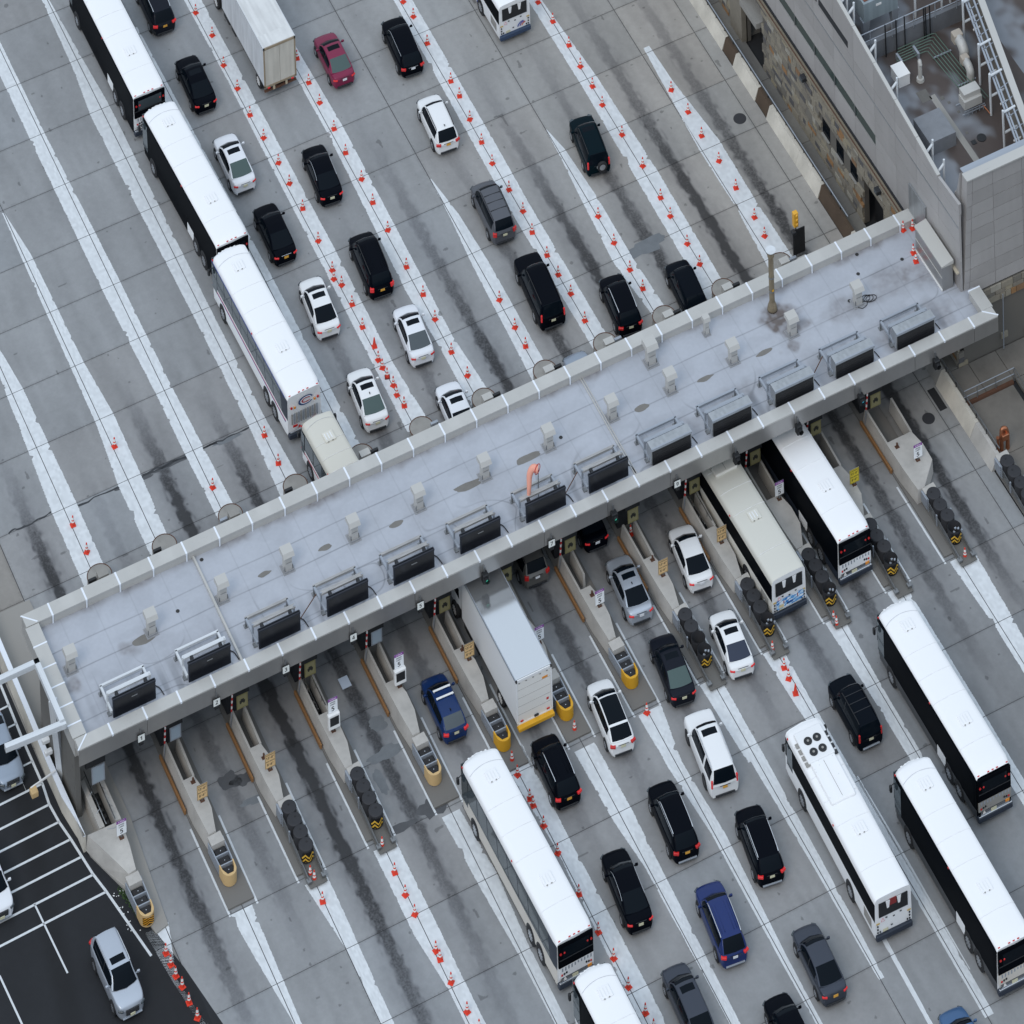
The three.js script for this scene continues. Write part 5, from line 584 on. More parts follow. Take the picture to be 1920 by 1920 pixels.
const rimDark = mat(0.03, 0.03, 0.033, 0.5), rimSilver = mat(0.55, 0.57, 0.6, 0.3, 0.8), rimBlack = mat(0.03, 0.03, 0.03, 0.4);
function wheel(parent, x, y, z, r, w, spoke = rimSilver) {
  const s = Math.sign(x), t = part('wheel', TYRE, MAT.rubber, parent); t.position.set(x, y, z); t.scale.set(w, r, r);
  const rim = part('rim', RIM, rimDark, t); rim.position.x = s * 0.42; const sp = part('spokes', SPOKES, spoke, t); sp.position.x = s * 0.46; return t;
}
const FORM = {
  sedan: { W: 1.83, H: 1.46, r: 0.325, ax: [0.19, 0.79], belt: [[0, 0.52], [0.012, 0.66], [0.05, 0.77], [0.12, 0.86], [0.25, 0.94], [0.3, 0.965], [0.5, 0.965], [0.72, 1.0], [0.86, 1.06], [0.945, 1.055], [0.985, 0.99], [1, 0.86]], roof: [[0.26, 0], [0.31, 0.48], [0.36, 0.80], [0.41, 0.95], [0.47, 0.99], [0.54, 1], [0.62, 0.97], [0.69, 0.89], [0.76, 0.64], [0.83, 0.27], [0.875, 0]], ws: 0.41, rg: [0.675, 0.865], sw: [0.37, 0.74], bp: 0.545, plan: [[0, 0.66], [0.012, 0.76], [0.04, 0.87], [0.09, 0.95], [0.16, 0.985], [0.3, 1], [0.7, 1], [0.85, 0.985], [0.93, 0.95], [0.975, 0.88], [1, 0.78]] },
  hatch: { W: 1.80, H: 1.50, r: 0.325, ax: [0.19, 0.80], belt: [[0, 0.55], [0.012, 0.68], [0.05, 0.79], [0.12, 0.88], [0.25, 0.97], [0.3, 0.985], [0.6, 1.0], [0.85, 1.06], [0.95, 1.05], [0.985, 0.98], [1, 0.85]], roof: [[0.25, 0], [0.30, 0.45], [0.35, 0.78], [0.40, 0.94], [0.46, 0.99], [0.56, 1], [0.68, 0.97], [0.77, 0.92], [0.84, 0.82], [0.90, 0.48], [0.96, 0]], ws: 0.40, rg: [0.82, 0.95], sw: [0.36, 0.83], bp: 0.54, plan: null },
  suv: { W: 1.90, H: 1.70, r: 0.365, ax: [0.19, 0.80], belt: [[0, 0.66], [0.012, 0.82], [0.05, 0.93], [0.12, 1.0], [0.22, 1.05], [0.3, 1.08], [0.6, 1.09], [0.9, 1.14], [0.96, 1.12], [0.985, 1.05], [1, 0.9]], roof: [[0.245, 0], [0.29, 0.45], [0.335, 0.79], [0.385, 0.95], [0.45, 0.99], [0.56, 1], [0.72, 0.98], [0.83, 0.94], [0.885, 0.88], [0.93, 0.5], [0.972, 0]], ws: 0.385, rg: [0.875, 0.965], sw: [0.345, 0.87], bp: 0.53, plan: null },
  boxy: { W: 2.0, H: 1.88, r: 0.39, ax: [0.175, 0.775], belt: [[0, 0.8], [0.012, 1.0], [0.04, 1.06], [0.12, 1.1], [0.24, 1.15], [0.3, 1.16], [0.6, 1.17], [0.95, 1.18], [0.985, 1.12], [1, 0.98]], roof: [[0.265, 0], [0.30, 0.45], [0.335, 0.82], [0.375, 0.96], [0.44, 0.995], [0.6, 1], [0.8, 0.995], [0.91, 0.98], [0.945, 0.93], [0.965, 0.45], [0.985, 0]], ws: 0.375, rg: [0.935, 0.98], sw: [0.335, 0.93], bp: 0.52, plan: [[0, 0.80], [0.012, 0.9], [0.04, 0.955], [0.09, 0.985], [0.3, 1], [0.9, 1], [0.96, 0.985], [0.985, 0.95], [1, 0.9]] },
  van: { W: 1.96, H: 1.74, r: 0.345, ax: [0.185, 0.79], belt: [[0, 0.58], [0.012, 0.74], [0.05, 0.86], [0.12, 0.95], [0.2, 1.02], [0.3, 1.06], [0.6, 1.08], [0.95, 1.12], [0.985, 1.06], [1, 0.9]], roof: [[0.19, 0], [0.24, 0.42], [0.29, 0.74], [0.345, 0.93], [0.41, 0.985], [0.55, 1], [0.75, 0.99], [0.87, 0.97], [0.915, 0.92], [0.95, 0.48], [0.98, 0]], ws: 0.345, rg: [0.905, 0.97], sw: [0.30, 0.90], bp: 0.5, plan: null },
};
const paints = {}; const paintOf = (k, c) => (paints[k] ||= phys(c[0], c[1], c[2], { roughness: c[3] ?? 0.32, metalness: c[4] ?? 0, clearcoat: c[5] ?? 0.3, clearcoatRoughness: 0.06, specularIntensity: c[5] !== undefined ? 0.14 : 0.35, ior: c[5] !== undefined ? 1.3 : 1.5 }));
const PAINT = { black: [0.0018, 0.0030, 0.0062, 0.28, 0, 0.03], navyblack: [0.0028, 0.005, 0.009, 0.3, 0, 0.03], white: [0.78, 0.79, 0.80, 0.35], pearl: [0.74, 0.76, 0.80, 0.35], silver: [0.46, 0.50, 0.56, 0.34, 0.45], bluesilver: [0.32, 0.37, 0.44, 0.34, 0.45], grey: [0.10, 0.105, 0.12, 0.34, 0.3], slate: [0.045, 0.053, 0.072, 0.34, 0.3], charcoal: [0.012, 0.0145, 0.022, 0.34, 0.2, 0.12], maroon: [0.20, 0.018, 0.058, 0.35], blue: [0.008, 0.03, 0.115, 0.32, 0.1], royal: [0.010, 0.026, 0.125, 0.32, 0.1], sky: [0.06, 0.13, 0.26, 0.32, 0.2], green: [0.0015, 0.009, 0.0135, 0.3, 0, 0.06], taupe: [0.16, 0.155, 0.145, 0.35, 0.4] };
function car(type, colour, L, o = {}) { // parts under a group whose origin is on the ground below the middle; the nose points to -z
  const F = FORM[type], W = o.W || F.W, H = o.H || F.H, plan = F.plan || FORM.sedan.plan, g = new THREE.Group();
  const paint = paintOf(colour, PAINT[colour]), glass = o.glass || MAT.glassDark, Z = (t) => (t - 0.5) * L;
  const ts = [...new Set([0, 0.012, 0.03, 0.06, 0.1, 0.15, 0.2, 0.25, 0.3, 0.36, 0.42, 0.48, 0.54, 0.6, 0.66, 0.72, 0.78, 0.84, 0.88, 0.915, 0.945, 0.965, 0.985, 1])];
  const body = ts.map((t) => { const w = W / 2 * lin(plan, t), y = lin(F.belt, t) * H / F.H, z = Z(t), lo = 0.2 + 0.06 * sm(0.9, 1, t) + 0.04 * sm(0.06, 0, t); const e = t > 0.965 ? sm(0.965, 1, t) : t < 0.03 ? 1 - sm(0, 0.03, t) : 0; const bow = (x) => (t < 0.5 ? 1 : -1) * 0.1 * e * (x / (W / 2)) ** 2; return [[w * 0.9, lo, z], [w * 0.975, lo + 0.14, z], [w, 0.52 * H / 1.46, z], [w * 0.985, y - 0.16, z], [w * 0.95, y - 0.05, z], [w * 0.86, y, z], [w * 0.45, y + 0.025, z], [0, y + 0.032, z]].map(([x, yy, zz]) => [x, yy, zz + bow(x)]); });
  const B = loft(body, (i, j) => (j < 1 || (o.clad && j < 2) ? 'sill' : 'paint'));
  // greenhouse
  const gs = [...new Set([F.roof[0][0], ...F.roof.map((p) => p[0]), F.ws, ...F.rg, ...F.sw, F.bp - 0.008, F.bp + 0.008, ...(o.sunroof ? [F.ws + 0.045, F.ws + 0.135] : []), ...(o.panorama ? [F.ws + 0.02, F.rg[0] - 0.03] : []), ...(o.dpillar ? [0.70, 0.74] : [])])].filter((t) => t >= F.roof[0][0] && t <= F.roof[F.roof.length - 1][0]).sort((a, b) => a - b);
  const t0 = F.roof[0][0], t1 = F.roof[F.roof.length - 1][0];
  const cab = gs.map((t) => {
    const w = W / 2 * lin(plan, t), y = lin(F.belt, t) * H / F.H, f = lin(F.roof, t), hh = (H - y) * f, base = w * 0.93, tap = base - 0.17 * Math.min(1, hh / 0.5) * W / 1.83, z = Z(t);
    const fb = t < F.ws ? 0.20 * (1 - (t - t0) / (F.ws - t0)) + 0.05 : t > F.rg[0] ? -(0.05 + 0.10 * (t - F.rg[0]) / (t1 - F.rg[0])) * (type === 'sedan' ? 1 : 0.6) : lin([[F.ws, 0.05], [F.rg[0], -0.05]], t);
    return [[base, y - 0.03], [base - (base - tap) * 0.42, y + hh * 0.48], [tap, y + hh * 0.90], [tap * 0.9, y + hh * 0.985 + 0.01 * f], [tap * 0.66, y + hh + 0.022 * f], [0, y + hh + 0.04 * f]].map(([x, yy]) => [x, yy + (f < 0.02 ? 0.035 : 0), z - fb * (1 - (x / base) ** 2)]);
  });
  const C = loft(cab, (i, j, s) => {
    const a = gs[i], b = gs[i + 1], mid = (a + b) / 2;
    if (j <= 1) { if (mid > F.sw[0] - 0.05 && mid < F.sw[1] && !(mid > F.bp - 0.008 && mid < F.bp + 0.008)) { if (o.dpillar && mid > 0.70 && mid < 0.74) return 'paint'; return (mid < F.bp ? 'side1' : 'side2') + (s > 0 ? 'r' : 'l'); } return mid > F.sw[0] - 0.05 && mid < F.sw[1] ? 'pillar' : 'paint'; }
    if (j >= 3 && mid < F.ws) return 'screen';
    if (j >= 3 && mid > F.rg[0] && mid < F.rg[1] + 0.005) return 'rear';
    if (j >= 4 && o.sunroof && mid > F.ws + 0.045 && mid < F.ws + 0.135) return 'sunroof';
    if (j >= 3 && o.panorama && mid > F.ws + 0.02 && mid < F.rg[0] - 0.03) return 'sunroof';
    return j >= 3 && o.roofDark ? 'roof' : 'paint';
  });
  part('body', [B.paint, C.paint, ringCap(body[body.length - 1], true), ringCap(body[0], false)], paint, g);
  if (B.sill) part('sill', B.sill, o.clad ? MAT.dark : paint, g);
  part('windshield', C.screen, glass, g); part('rear_window', C.rear, o.rearGlass || glass, g);
  for (const q of ['side1l', 'side1r', 'side2l', 'side2r']) part('side_window', C[q], glass, g); if (C.pillar) part('pillar', C.pillar, MAT.black, g);
  if (C.sunroof) part('sunroof', C.sunroof, MAT.glassDark, g);
  const ay = F.r * (o.wr || 1);
  for (const t of F.ax) for (const s of [-1, 1]) { part('wheel_arch', new THREE.CylinderGeometry(ay + 0.055, ay + 0.055, 0.12, 22).rotateZ(Math.PI / 2).translate(s * (W / 2 - 0.056), ay + 0.01, Z(t)), MAT.black, g); wheel(g, s * (W / 2 - 0.075), ay, Z(t), ay, 0.22, o.rim || rimSilver); }
  const yb = lin(F.belt, 0.94) * H / F.H, tl = type === 'sedan' ? [0.34, 0.12, 0.18, yb - 0.20] : type === 'boxy' || o.tall ? [0.13, 0.52, 0.14, yb - 0.06] : type === 'van' ? [0.30, 0.30, 0.22, yb - 0.14] : [0.36, 0.17, 0.26, yb - 0.17];
  for (const s of [-1, 1]) {
    part('tail_light', rb(tl[0], tl[1], tl[2], 0.05, 0, 0, 0).rotateY(s * 0.45).translate(s * (W / 2 * 0.775 - (type === 'boxy' ? -0.07 : 0.02)), tl[3], L / 2 - 0.125), o.lit ? LIT : MAT.red, g);
    part('headlight', rb(0.34, 0.13, 0.24, 0.05, 0, 0, 0).rotateY(-s * 0.62).translate(s * (W / 2 * 0.735), lin(F.belt, 0.03) - 0.13, -L / 2 + 0.16), o.headLamp || MAT.glassGrey, g);
    const mz = Z(F.ws - 0.075); part('mirror', [rb(0.2, 0.15, 0.12, 0.04, s * (W / 2 + 0.10), lin(F.belt, 0.3) * H / F.H + 0.07, mz), bx(Math.min(s * (W / 2 - 0.1), s * (W / 2 + 0.04)), Math.max(s * (W / 2 - 0.1), s * (W / 2 + 0.04)), lin(F.belt, 0.3) * H / F.H + 0.02, lin(F.belt, 0.3) * H / F.H + 0.06, mz - 0.03, mz + 0.03)], o.mirror || paint, g);
  }
  part('license_plate', rb(0.32, 0.16, 0.03, 0.01, 0, o.plateY || (type === 'sedan' ? 0.80 : 0.86), L / 2 + 0.005).rotateX(0), o.plate || MAT.plate, g);
  if (!o.noHigh) part('brake_light', bx(-0.14, 0.14, -0.015, 0.015, -0.015, 0.015).translate(0, type === 'sedan' ? yb + 0.055 : H * 0.955, Z(type === 'sedan' ? F.rg[1] - 0.005 : F.rg[0] + 0.012)), MAT.red, g);
  part('bumper_trim', rb(W * 0.66, 0.10, 0.10, 0.03, 0, 0.34, L / 2 - 0.035), o.bumperBright ? MAT.galv : MAT.dark, g);
  part('trunk_trim', bx(-0.36, 0.36, 0, 0.025, 0, 0.02).translate(0, (o.plateY || 0.84) + 0.12, L / 2 + 0.0), o.chrome ? MAT.chrome : MAT.dark, g);
  if (o.fin) part('antenna_fin', prism([[-0.03, -0.1], [0.03, -0.1], [0.02, 0.1], [-0.02, 0.1]], 0, 0.1, [[-0.01, 0.02], [0.01, 0.02], [0.01, 0.1], [-0.01, 0.1]]).translate(0, H + 0.02, Z(F.rg[0] - 0.05)), MAT.black, g);
  if (o.rails) for (const s of [-1, 1]) { const pts = []; for (let i = 0; i <= 10; i++) { const t = F.ws + 0.01 + (F.rg[0] - F.ws - 0.03) * i / 10; const w = W / 2 * 0.93 * lin(plan, t) - 0.2 * W / 1.83; pts.push([s * w, lin(F.belt, t) * H / F.H + (H - lin(F.belt, t) * H / F.H) * lin(F.roof, t) * 0.98 + (i === 0 || i === 10 ? 0.01 : 0.055), Z(t)]); } part('roof_rail', tube(pts, 0.028, 6, 28), o.rails === 'black' ? MAT.black : MAT.chrome, g); }
  if (o.bars) for (const t of o.bars) part('cross_bar', [rb(1.2, 0.05, 0.13, 0.02, 0, H + 0.1, Z(t)), bx(-0.55, -0.5, H - 0.06, H + 0.1, Z(t) - 0.03, Z(t) + 0.03), bx(0.5, 0.55, H - 0.06, H + 0.1, Z(t) - 0.03, Z(t) + 0.03)], MAT.white, g);
  if (o.trim) for (const s of [-1, 1]) { const pts = []; const a = F.sw[0] - 0.02, b = F.sw[1]; for (let i = 0; i <= 12; i++) { const t = a + (b - a) * i / 12, y = lin(F.belt, t) * H / F.H, hh = (H - y) * lin(F.roof, t), w = W / 2 * lin(plan, t) * 0.93; const tap = w - 0.17 * Math.min(1, hh / 0.5) * W / 1.83; pts.push([s * (tap + 0.02), y + hh * 0.9, Z(t)]); } part('window_trim', tube(pts, 0.014, 5, 26), MAT.chrome, g); }
  if (o.ribs) part('roof_rib', [-0.5, -0.3, 0.3, 0.5].map((x) => bx(x - 0.012, x + 0.012, H - 0.02, H + 0.035, Z(F.ws + 0.06), Z(F.rg[0] - 0.06))), paint, g);
  if (o.slide) part('roof_seam', [0.47, 0.60, 0.74].map((t) => bx(-0.6, 0.6, H - 0.02, H + 0.045, Z(t) - 0.018, Z(t) + 0.018)), MAT.dark, g);
  if (o.spare) { const t = part('spare_wheel', TYRE.clone().rotateY(Math.PI / 2).scale(0.36, 0.36, 0.2).translate(0.2, 0.92, L / 2 + 0.12), MAT.rubber, g); part('rim', M(RIM, SPOKES).clone().rotateY(-Math.PI / 2).scale(0.33, 0.33, 0.22).translate(0.2, 0.92, L / 2 + 0.2), rimSilver, t); }
  if (o.grille) { part('grille', bx(-0.42, 0.42, 0.42, 0.78, 0, 0.03).translate(0, 0, -L / 2 - 0.02), MAT.black, g); part('grille_bar', [0.5, 0.58, 0.66, 0.74].map((y) => bx(-0.4, 0.4, y, y + 0.02, -L / 2 - 0.04, -L / 2 - 0.02)), MAT.chrome, g); part('license_plate', rb(0.32, 0.16, 0.03, 0.01, 0, 0.42, -L / 2 - 0.05), MAT.plate, g); part('skid_plate', rb(1.3, 0.08, 0.12, 0.03, 0, 0.27, -L / 2 + 0.03), MAT.galv, g); }
  part('wiper', [bx(-0.55, 0.1, 0, 0.015, -0.01, 0.01)].map((q) => q.rotateX(0).translate(0, lin(F.belt, F.roof[0][0]) * H / F.H + 0.10, Z(F.roof[0][0]) - 0.06)), MAT.black, g);
  return g;
}
const LIT = mat(0.5, 0.015, 0.015, 0.3, 0, { emissive: new THREE.Color(0.75, 0.02, 0.03), emissiveIntensity: 0.22 });
function parkCar(name, label, category, type, colour, L, x, z, turn, o) { const g = car(type, colour, L, o); g.name = numbered(name); g.position.set(x, 0, z); g.rotation.y = turn; scene.add(g); tag(g, label, category); return g; }
const PO = { plate: MAT.plateOrange }, PW = { plate: MAT.plateWhite }, T = -0.05;
// [name, label, category, form, colour, length, x, z of the middle, turn, options]
for (const c of [
  ['parked_suv', 'dark SUV with silver roof rails at the top edge beside a coach', 'SUV', 'suv', 'charcoal', 4.8, -4.42, -52.55, T, { rails: true, ...PO, lit: true, clad: true }],
  ['sedan', 'black sedan stopped between the first coach and the white box truck', 'car', 'sedan', 'black', 4.9, -4.4, -44.6, T, { sunroof: true, lit: true }],
  ['sedan', 'white sedan with dark sunroof beside the second white roofed coach', 'car', 'sedan', 'pearl', 4.9, -4.58, -36.87, T, { sunroof: true, glass: MAT.glassDark, rearGlass: MAT.glassGreen }],
  ['sedan', 'black sedan just ahead of the white sedan with red tail lights', 'car', 'sedan', 'black', 4.9, -4.35, -30.0, T, { ...PO, chrome: true, lit: true }],
  ['sedan', 'maroon sedan beside the rusty rear of the box truck', 'car', 'sedan', 'maroon', 4.6, 5.58, -41.8, T, { sunroof: true, rearGlass: MAT.glassGreen, ...PW, lit: true }],
  ['crossover', 'black crossover with chrome window line ahead of the white hatchback SUV', 'car', 'suv', 'black', 4.95, 10.58, -40.45, T - 0.04, { H: 1.6, trim: true, chrome: true, ...PW, rim: rimSilver }],
  ['suv', 'white compact SUV with black rear window beyond the canopy', 'SUV', 'suv', 'white', 4.6, 10.0, -33.0, T - 0.03, { H: 1.66, rails: 'black', fin: true, ...PO }],
  ['sedan', 'black sedan with bright red tail lamps left of the thin white stripe', 'car', 'sedan', 'black', 4.9, 0.7, -32.98, T - 0.05, { lit: true, trim: true }],
  ['minivan', 'grey minivan with roof seams beyond the canopy', 'van', 'van', 'grey', 4.9, 10.34, -24.35, T - 0.03, { slide: true, rails: 'black' }],
  ['minivan', 'long black minivan beside the silver sedan beyond the canopy', 'van', 'van', 'black', 5.1, 0.7, -24.4, T - 0.04, { H: 1.76, ribs: true, rails: 'black', ...PO, lit: true }],
  ['suv', 'dark green SUV with spare wheel on its tail', 'SUV', 'boxy', 'green', 4.5, 19.0, -26.1, T - 0.1, { W: 1.86, H: 1.72, wr: 0.9, spare: true, rails: 'black', sunroof: true, ...PW, lit: true }],
  ['suv', 'large black SUV with tall windows beside the canopy edge', 'SUV', 'boxy', 'black', 5.6, 10.36, -16.85, T - 0.04, { lit: true, rails: 'black' }],
  ['suv', 'black SUV with silver roof rails nosing out from the canopy', 'SUV', 'suv', 'black', 4.5, 14.95, -13.25, T - 0.07, { rails: true, H: 1.64 }],
  ['suv', 'small black SUV half hidden by the canopy near the building', 'SUV', 'suv', 'navyblack', 4.4, 19.62, -12.15, T - 0.05, { W: 1.82 }],
  ['sedan', 'silver blue car almost hidden under the far canopy edge', 'car', 'sedan', 'bluesilver', 4.7, 10.05, -8.9, T, {}],
  ['sedan', 'white coupe with red tail lamps beside the third bus', 'car', 'sedan', 'white', 4.75, -3.95, -23.0, T - 0.05, { sunroof: true, lit: true, H: 1.4 }],
  ['sedan', 'pale silver sedan with seats seen through its rear glass beyond the canopy', 'car', 'sedan', 'pearl', 4.6, 1.0, -17.9, T - 0.06, { sunroof: true, rearGlass: MAT.glassGrey }],
  ['sedan', 'white sedan with greenish rear glass just before the canopy edge', 'car', 'sedan', 'white', 4.6, -3.95, -14.78, T - 0.05, { sunroof: true, rearGlass: MAT.glassGreen, fin: true }],
  ['sedan', 'pale blue silver sedan half under the far canopy edge', 'car', 'sedan', 'pearl', 4.6, 1.1, -10.95, T - 0.03, { sunroof: true }],
  ['wagon', 'blue wagon with two white roof bars between the islands', 'car', 'hatch', 'blue', 4.45, -8.86, 8.05, T, { bars: [0.43, 0.56], fin: true, rearGlass: MAT.glassGrey, lit: true }],
  ['minivan', 'taupe grey minivan emerging from under the canopy', 'van', 'van', 'taupe', 4.9, 0.6, 0.5, T, { slide: true, rails: 'black', ...PW }],
  ['sedan', 'black sedan in the shade under the canopy with red lamps', 'car', 'sedan', 'black', 4.8, 5.3, 0.1, T, { ...PW, lit: true, chrome: true }],
  ['sedan', 'silver sedan with red tail lamps beside the yellow nosed cushion', 'car', 'sedan', 'silver', 4.65, 5.62, 6.2, T - 0.04, { sunroof: true, fin: true, ...PW, lit: true, rearGlass: MAT.glassDark }],
  ['sedan', 'white sedan nearest the canopy in the lane beside the transit bus', 'car', 'sedan', 'white', 4.55, 10.3, 6.1, T - 0.08, { lit: true, ...PW }],
  ['sedan', 'charcoal sedan with teal rear glass beside the crash drums', 'car', 'sedan', 'charcoal', 4.75, 5.53, 12.55, T - 0.08, { sunroof: true, rearGlass: MAT.glassGreen, lit: true }],
  ['sedan', 'white coupe with sunroof beside the open crash drums', 'car', 'sedan', 'white', 4.5, 9.83, 12.75, T - 0.09, { sunroof: true, lit: true, H: 1.4, rearGlass: phys(0.012, 0.02, 0.045, { roughness: 0.06 }) }],
  ['hatchback', 'white hatchback with a long black glass roof behind the box truck', 'car', 'hatch', 'white', 4.9, 0.46, 13.6, T - 0.06, { panorama: true, H: 1.56 }],
  ['suv', 'large white SUV with tall thin red tail lamps', 'SUV', 'boxy', 'white', 5.25, 5.05, 18.85, T - 0.08, { sunroof: true, rails: true, ...PO, lit: true, dpillar: true, rim: rimBlack }],
  ['suv', 'black SUV with silver rails between the coach and white hatchback', 'SUV', 'suv', 'black', 4.55, -4.34, 15.3, T - 0.01, { rails: true, ...PO, lit: true, ribs: true }],
  ['suv', 'black SUV with silver rails just behind the large white SUV lane', 'SUV', 'suv', 'black', 4.95, 0.81, 21.7, T - 0.05, { rails: true, ...PO, trim: true, bumperBright: true }],
  ['sedan', 'long black luxury sedan with red tail lamps beside the coach', 'car', 'sedan', 'black', 5.2, -3.83, 24.25, T - 0.06, { lit: true, trim: true, rim: rimSilver }],
  ['suv', 'black SUV with round bright lamps behind the large white SUV', 'SUV', 'suv', 'black', 4.8, 4.92, 25.6, T - 0.1, { rails: true, trim: true, lit: true, W: 1.93, bumperBright: true }],
  ['suv', 'royal blue SUV with silver roof rails in the queue', 'SUV', 'suv', 'royal', 5.0, 0.4, 28.9, T - 0.07, { rails: true, lit: true, bumperBright: true, ribs: true, ...PW }],
  ['wagon', 'slate grey car with sunroof leaving the bottom edge beside the coach', 'car', 'hatch', 'slate', 5.0, -3.75, 32.4, T - 0.02, { sunroof: true, H: 1.58 }],
  ['sedan', 'slate grey sedan with orange plate behind the white fan roof bus', 'car', 'sedan', 'slate', 4.85, 4.62, 33.85, T - 0.02, { ...PO, lit: true }],
  ['sedan', 'black car cut off by the bottom edge of the queue', 'car', 'sedan', 'black', 4.8, 1.0, 36.8, T, {}],
  ['sedan', 'bright blue car just entering at the bottom edge', 'car', 'sedan', 'sky', 4.7, 10.1, 42.4, T, {}],
  ['suv', 'old boxy black SUV between the two rows of buses', 'SUV', 'boxy', 'navyblack', 4.55, 14.63, 20.7, T + 0.02, { W: 1.84, H: 1.76, wr: 0.92, rails: 'black', slide: true, bumperBright: true }],
  ['suv', 'silver SUV facing down the asphalt road with its nose forward', 'SUV', 'suv', 'silver', 4.85, -34.3, 14.6, Math.PI + 0.02, { W: 1.9, H: 1.86, sunroof: true, rails: true, grille: true }],
  ['sedan', 'blue silver car parked under the white gantry on asphalt', 'car', 'sedan', 'bluesilver', 4.8, -35.6, -2.5, Math.PI, { grille: true, W: 1.86 }],
  ['suv', 'pale silver car cut off by the frame edge in the marked stalls', 'SUV', 'suv', 'pearl', 4.6, -39.3, 5.4, Math.PI, { grille: true }],
]) parkCar(...c);
// ---------- buses and trucks ----------
const roofMap = texed(tileNoise(4, 91, 0.88, 1.0, 0.004, 0.4), 6);
const busWhite = mat(0.80, 0.81, 0.82, 0.45), busCream = mat(0.72, 0.70, 0.64, 0.5), busBeige = mat(0.60, 0.565, 0.51, 0.5), busBlack = phys(0.003, 0.004, 0.006, { roughness: 0.35, specularIntensity: 0.1, ior: 1.2 }), busNavy = mat(0.02, 0.028, 0.045, 0.5), busRoof = mat(0.90, 0.91, 0.93, 0.6, 0, { map: roofMap }), busChrome = mat(0.35, 0.36, 0.38, 0.25, 0.9, { map: streakMap }), busGlass = phys(0.045, 0.06, 0.07, { roughness: 0.08 });
function bus(L, o) { // nose to -z, origin on the ground at the middle
  const g = new THREE.Group(), W = o.W || 2.59, H = o.H || 3.45, hw = W / 2, w0 = o.w0 || 1.5, w1 = o.w1 || H - 0.42, Z = (t) => (t - 0.5) * L, low = o.lower || busWhite, mid = o.middle || low;
  const ts = [0, 0.004, 0.012, 0.025, 0.05, 0.1, 0.3, 0.5, 0.7, 0.9, 0.96, 0.982, 0.993, 1];
  const round = o.boxy ? 0.35 : 1;
  const rings = ts.map((t) => { const f = t < 0.05 ? 1 - sm(0, 0.05, t) : 0, r = t > 0.96 ? sm(0.955, 1, t) : 0; const w = hw * (1 - 0.09 * f * round - 0.03 * r * round), dy = -0.38 * f * f * round - 0.16 * r * r * round, z = Z(t) ; const bow = (x) => f * 0.35 * round * (x / hw) ** 2 - r * 0.10 * round * (x / hw) ** 2; return [[w * 0.94, 0.34], [w, 0.5], [w, 1.05], [w, w0], [w * 0.985, w1], [w * 0.965, H - 0.2], [w * 0.90, H - 0.06], [w * 0.7, H], [0, H + 0.045]].map(([x, y], j) => [x, y + (j > 4 ? dy : 0), z + bow(x)]); });
  const G = loft(rings, (i, j, s) => (j < 2 ? 'low' : j === 2 ? 'mid' : j === 3 || (j === 4 && o.edgeDark) ? 'band' : 'roof') + (j < 3 || j === 3 || (j === 4 && o.edgeDark) ? (s > 0 ? 'r' : 'l') : ''));
  part('front_panel', ringCap(rings[0], false), o.frontPanel || busWhite, g); for (const s of ['l', 'r']) { part('lower_side', G['low' + s], low, g); part('side_panel', G['mid' + s], mid, g); part('window_band', G['band' + s], o.band || busBlack, g); }
  part('roof', G.roof, o.roof || busRoof, g); part('rear_panel', ringCap(rings[rings.length - 1], true), o.rear || busWhite, g);
  const zr = L / 2, side = (s, a) => s * (hw + a);
  // windows along each side
  const n = o.panes || 7, za = Z(0.10), zb = Z(0.93), lz = (zb - za) / n, paneMat = o.pane || busGlass;
  if (!o.noPanes) for (const s of [-1, 1]) for (let i = 0; i < n; i++) { const z0 = za + i * lz + 0.04, z1 = za + (i + 1) * lz - 0.04, sl = o.slant || 0; const q = s < 0 ? [[-hw - 0.006, w0 + 0.06, z0], [-hw - 0.006, w0 + 0.06, z1], [-hw * 0.985 - 0.006, w1 - 0.06, z1 - sl], [-hw * 0.985 - 0.006, w1 - 0.06, z0 - sl]] : [[hw + 0.006, w0 + 0.06, z1], [hw + 0.006, w0 + 0.06, z0], [hw * 0.985 + 0.006, w1 - 0.06, z0 - sl], [hw * 0.985 + 0.006, w1 - 0.06, z1 - sl]]; part('side_window', quad(...q), paneMat, g); }
  // front
  part('windshield', prism([[-hw * 0.86, Z(0) - 0.012], [hw * 0.86, Z(0) - 0.012], [hw * 0.86, Z(0) + 0.05], [-hw * 0.86, Z(0) + 0.05]], 1.15, H - 0.55), busGlass, g);
  for (const s of [-1, 1]) { part('mirror', [rb(0.16, 0.42, 0.22, 0.06, s * (hw + 0.22), 2.25, Z(0) + 0.35), bar([s * (hw - 0.15), 2.5, Z(0) + 0.3], [s * (hw + 0.2), 2.4, Z(0) + 0.33], 0.03)], MAT.black, g); part('driver_window', bx(Math.min(side(s, 0), side(s, 0.012)), Math.max(side(s, 0), side(s, 0.012)), w0 - 0.35, w1 - 0.1, Z(0.025) + 0.1, Z(0.095)), busGlass, g); }
  // wheels
  const axles = o.axles || [0.165, 0.73, 0.83];
  for (const t of axles) for (const s of [-1, 1]) { part('wheel_arch', new THREE.CylinderGeometry(0.6, 0.6, 0.1, 22).rotateZ(Math.PI / 2).translate(s * (hw - 0.047), 0.56, Z(t)), MAT.black, g); wheel(g, s * (hw - 0.12), 0.52, Z(t), 0.52, 0.31, o.rim || rimSilver); }
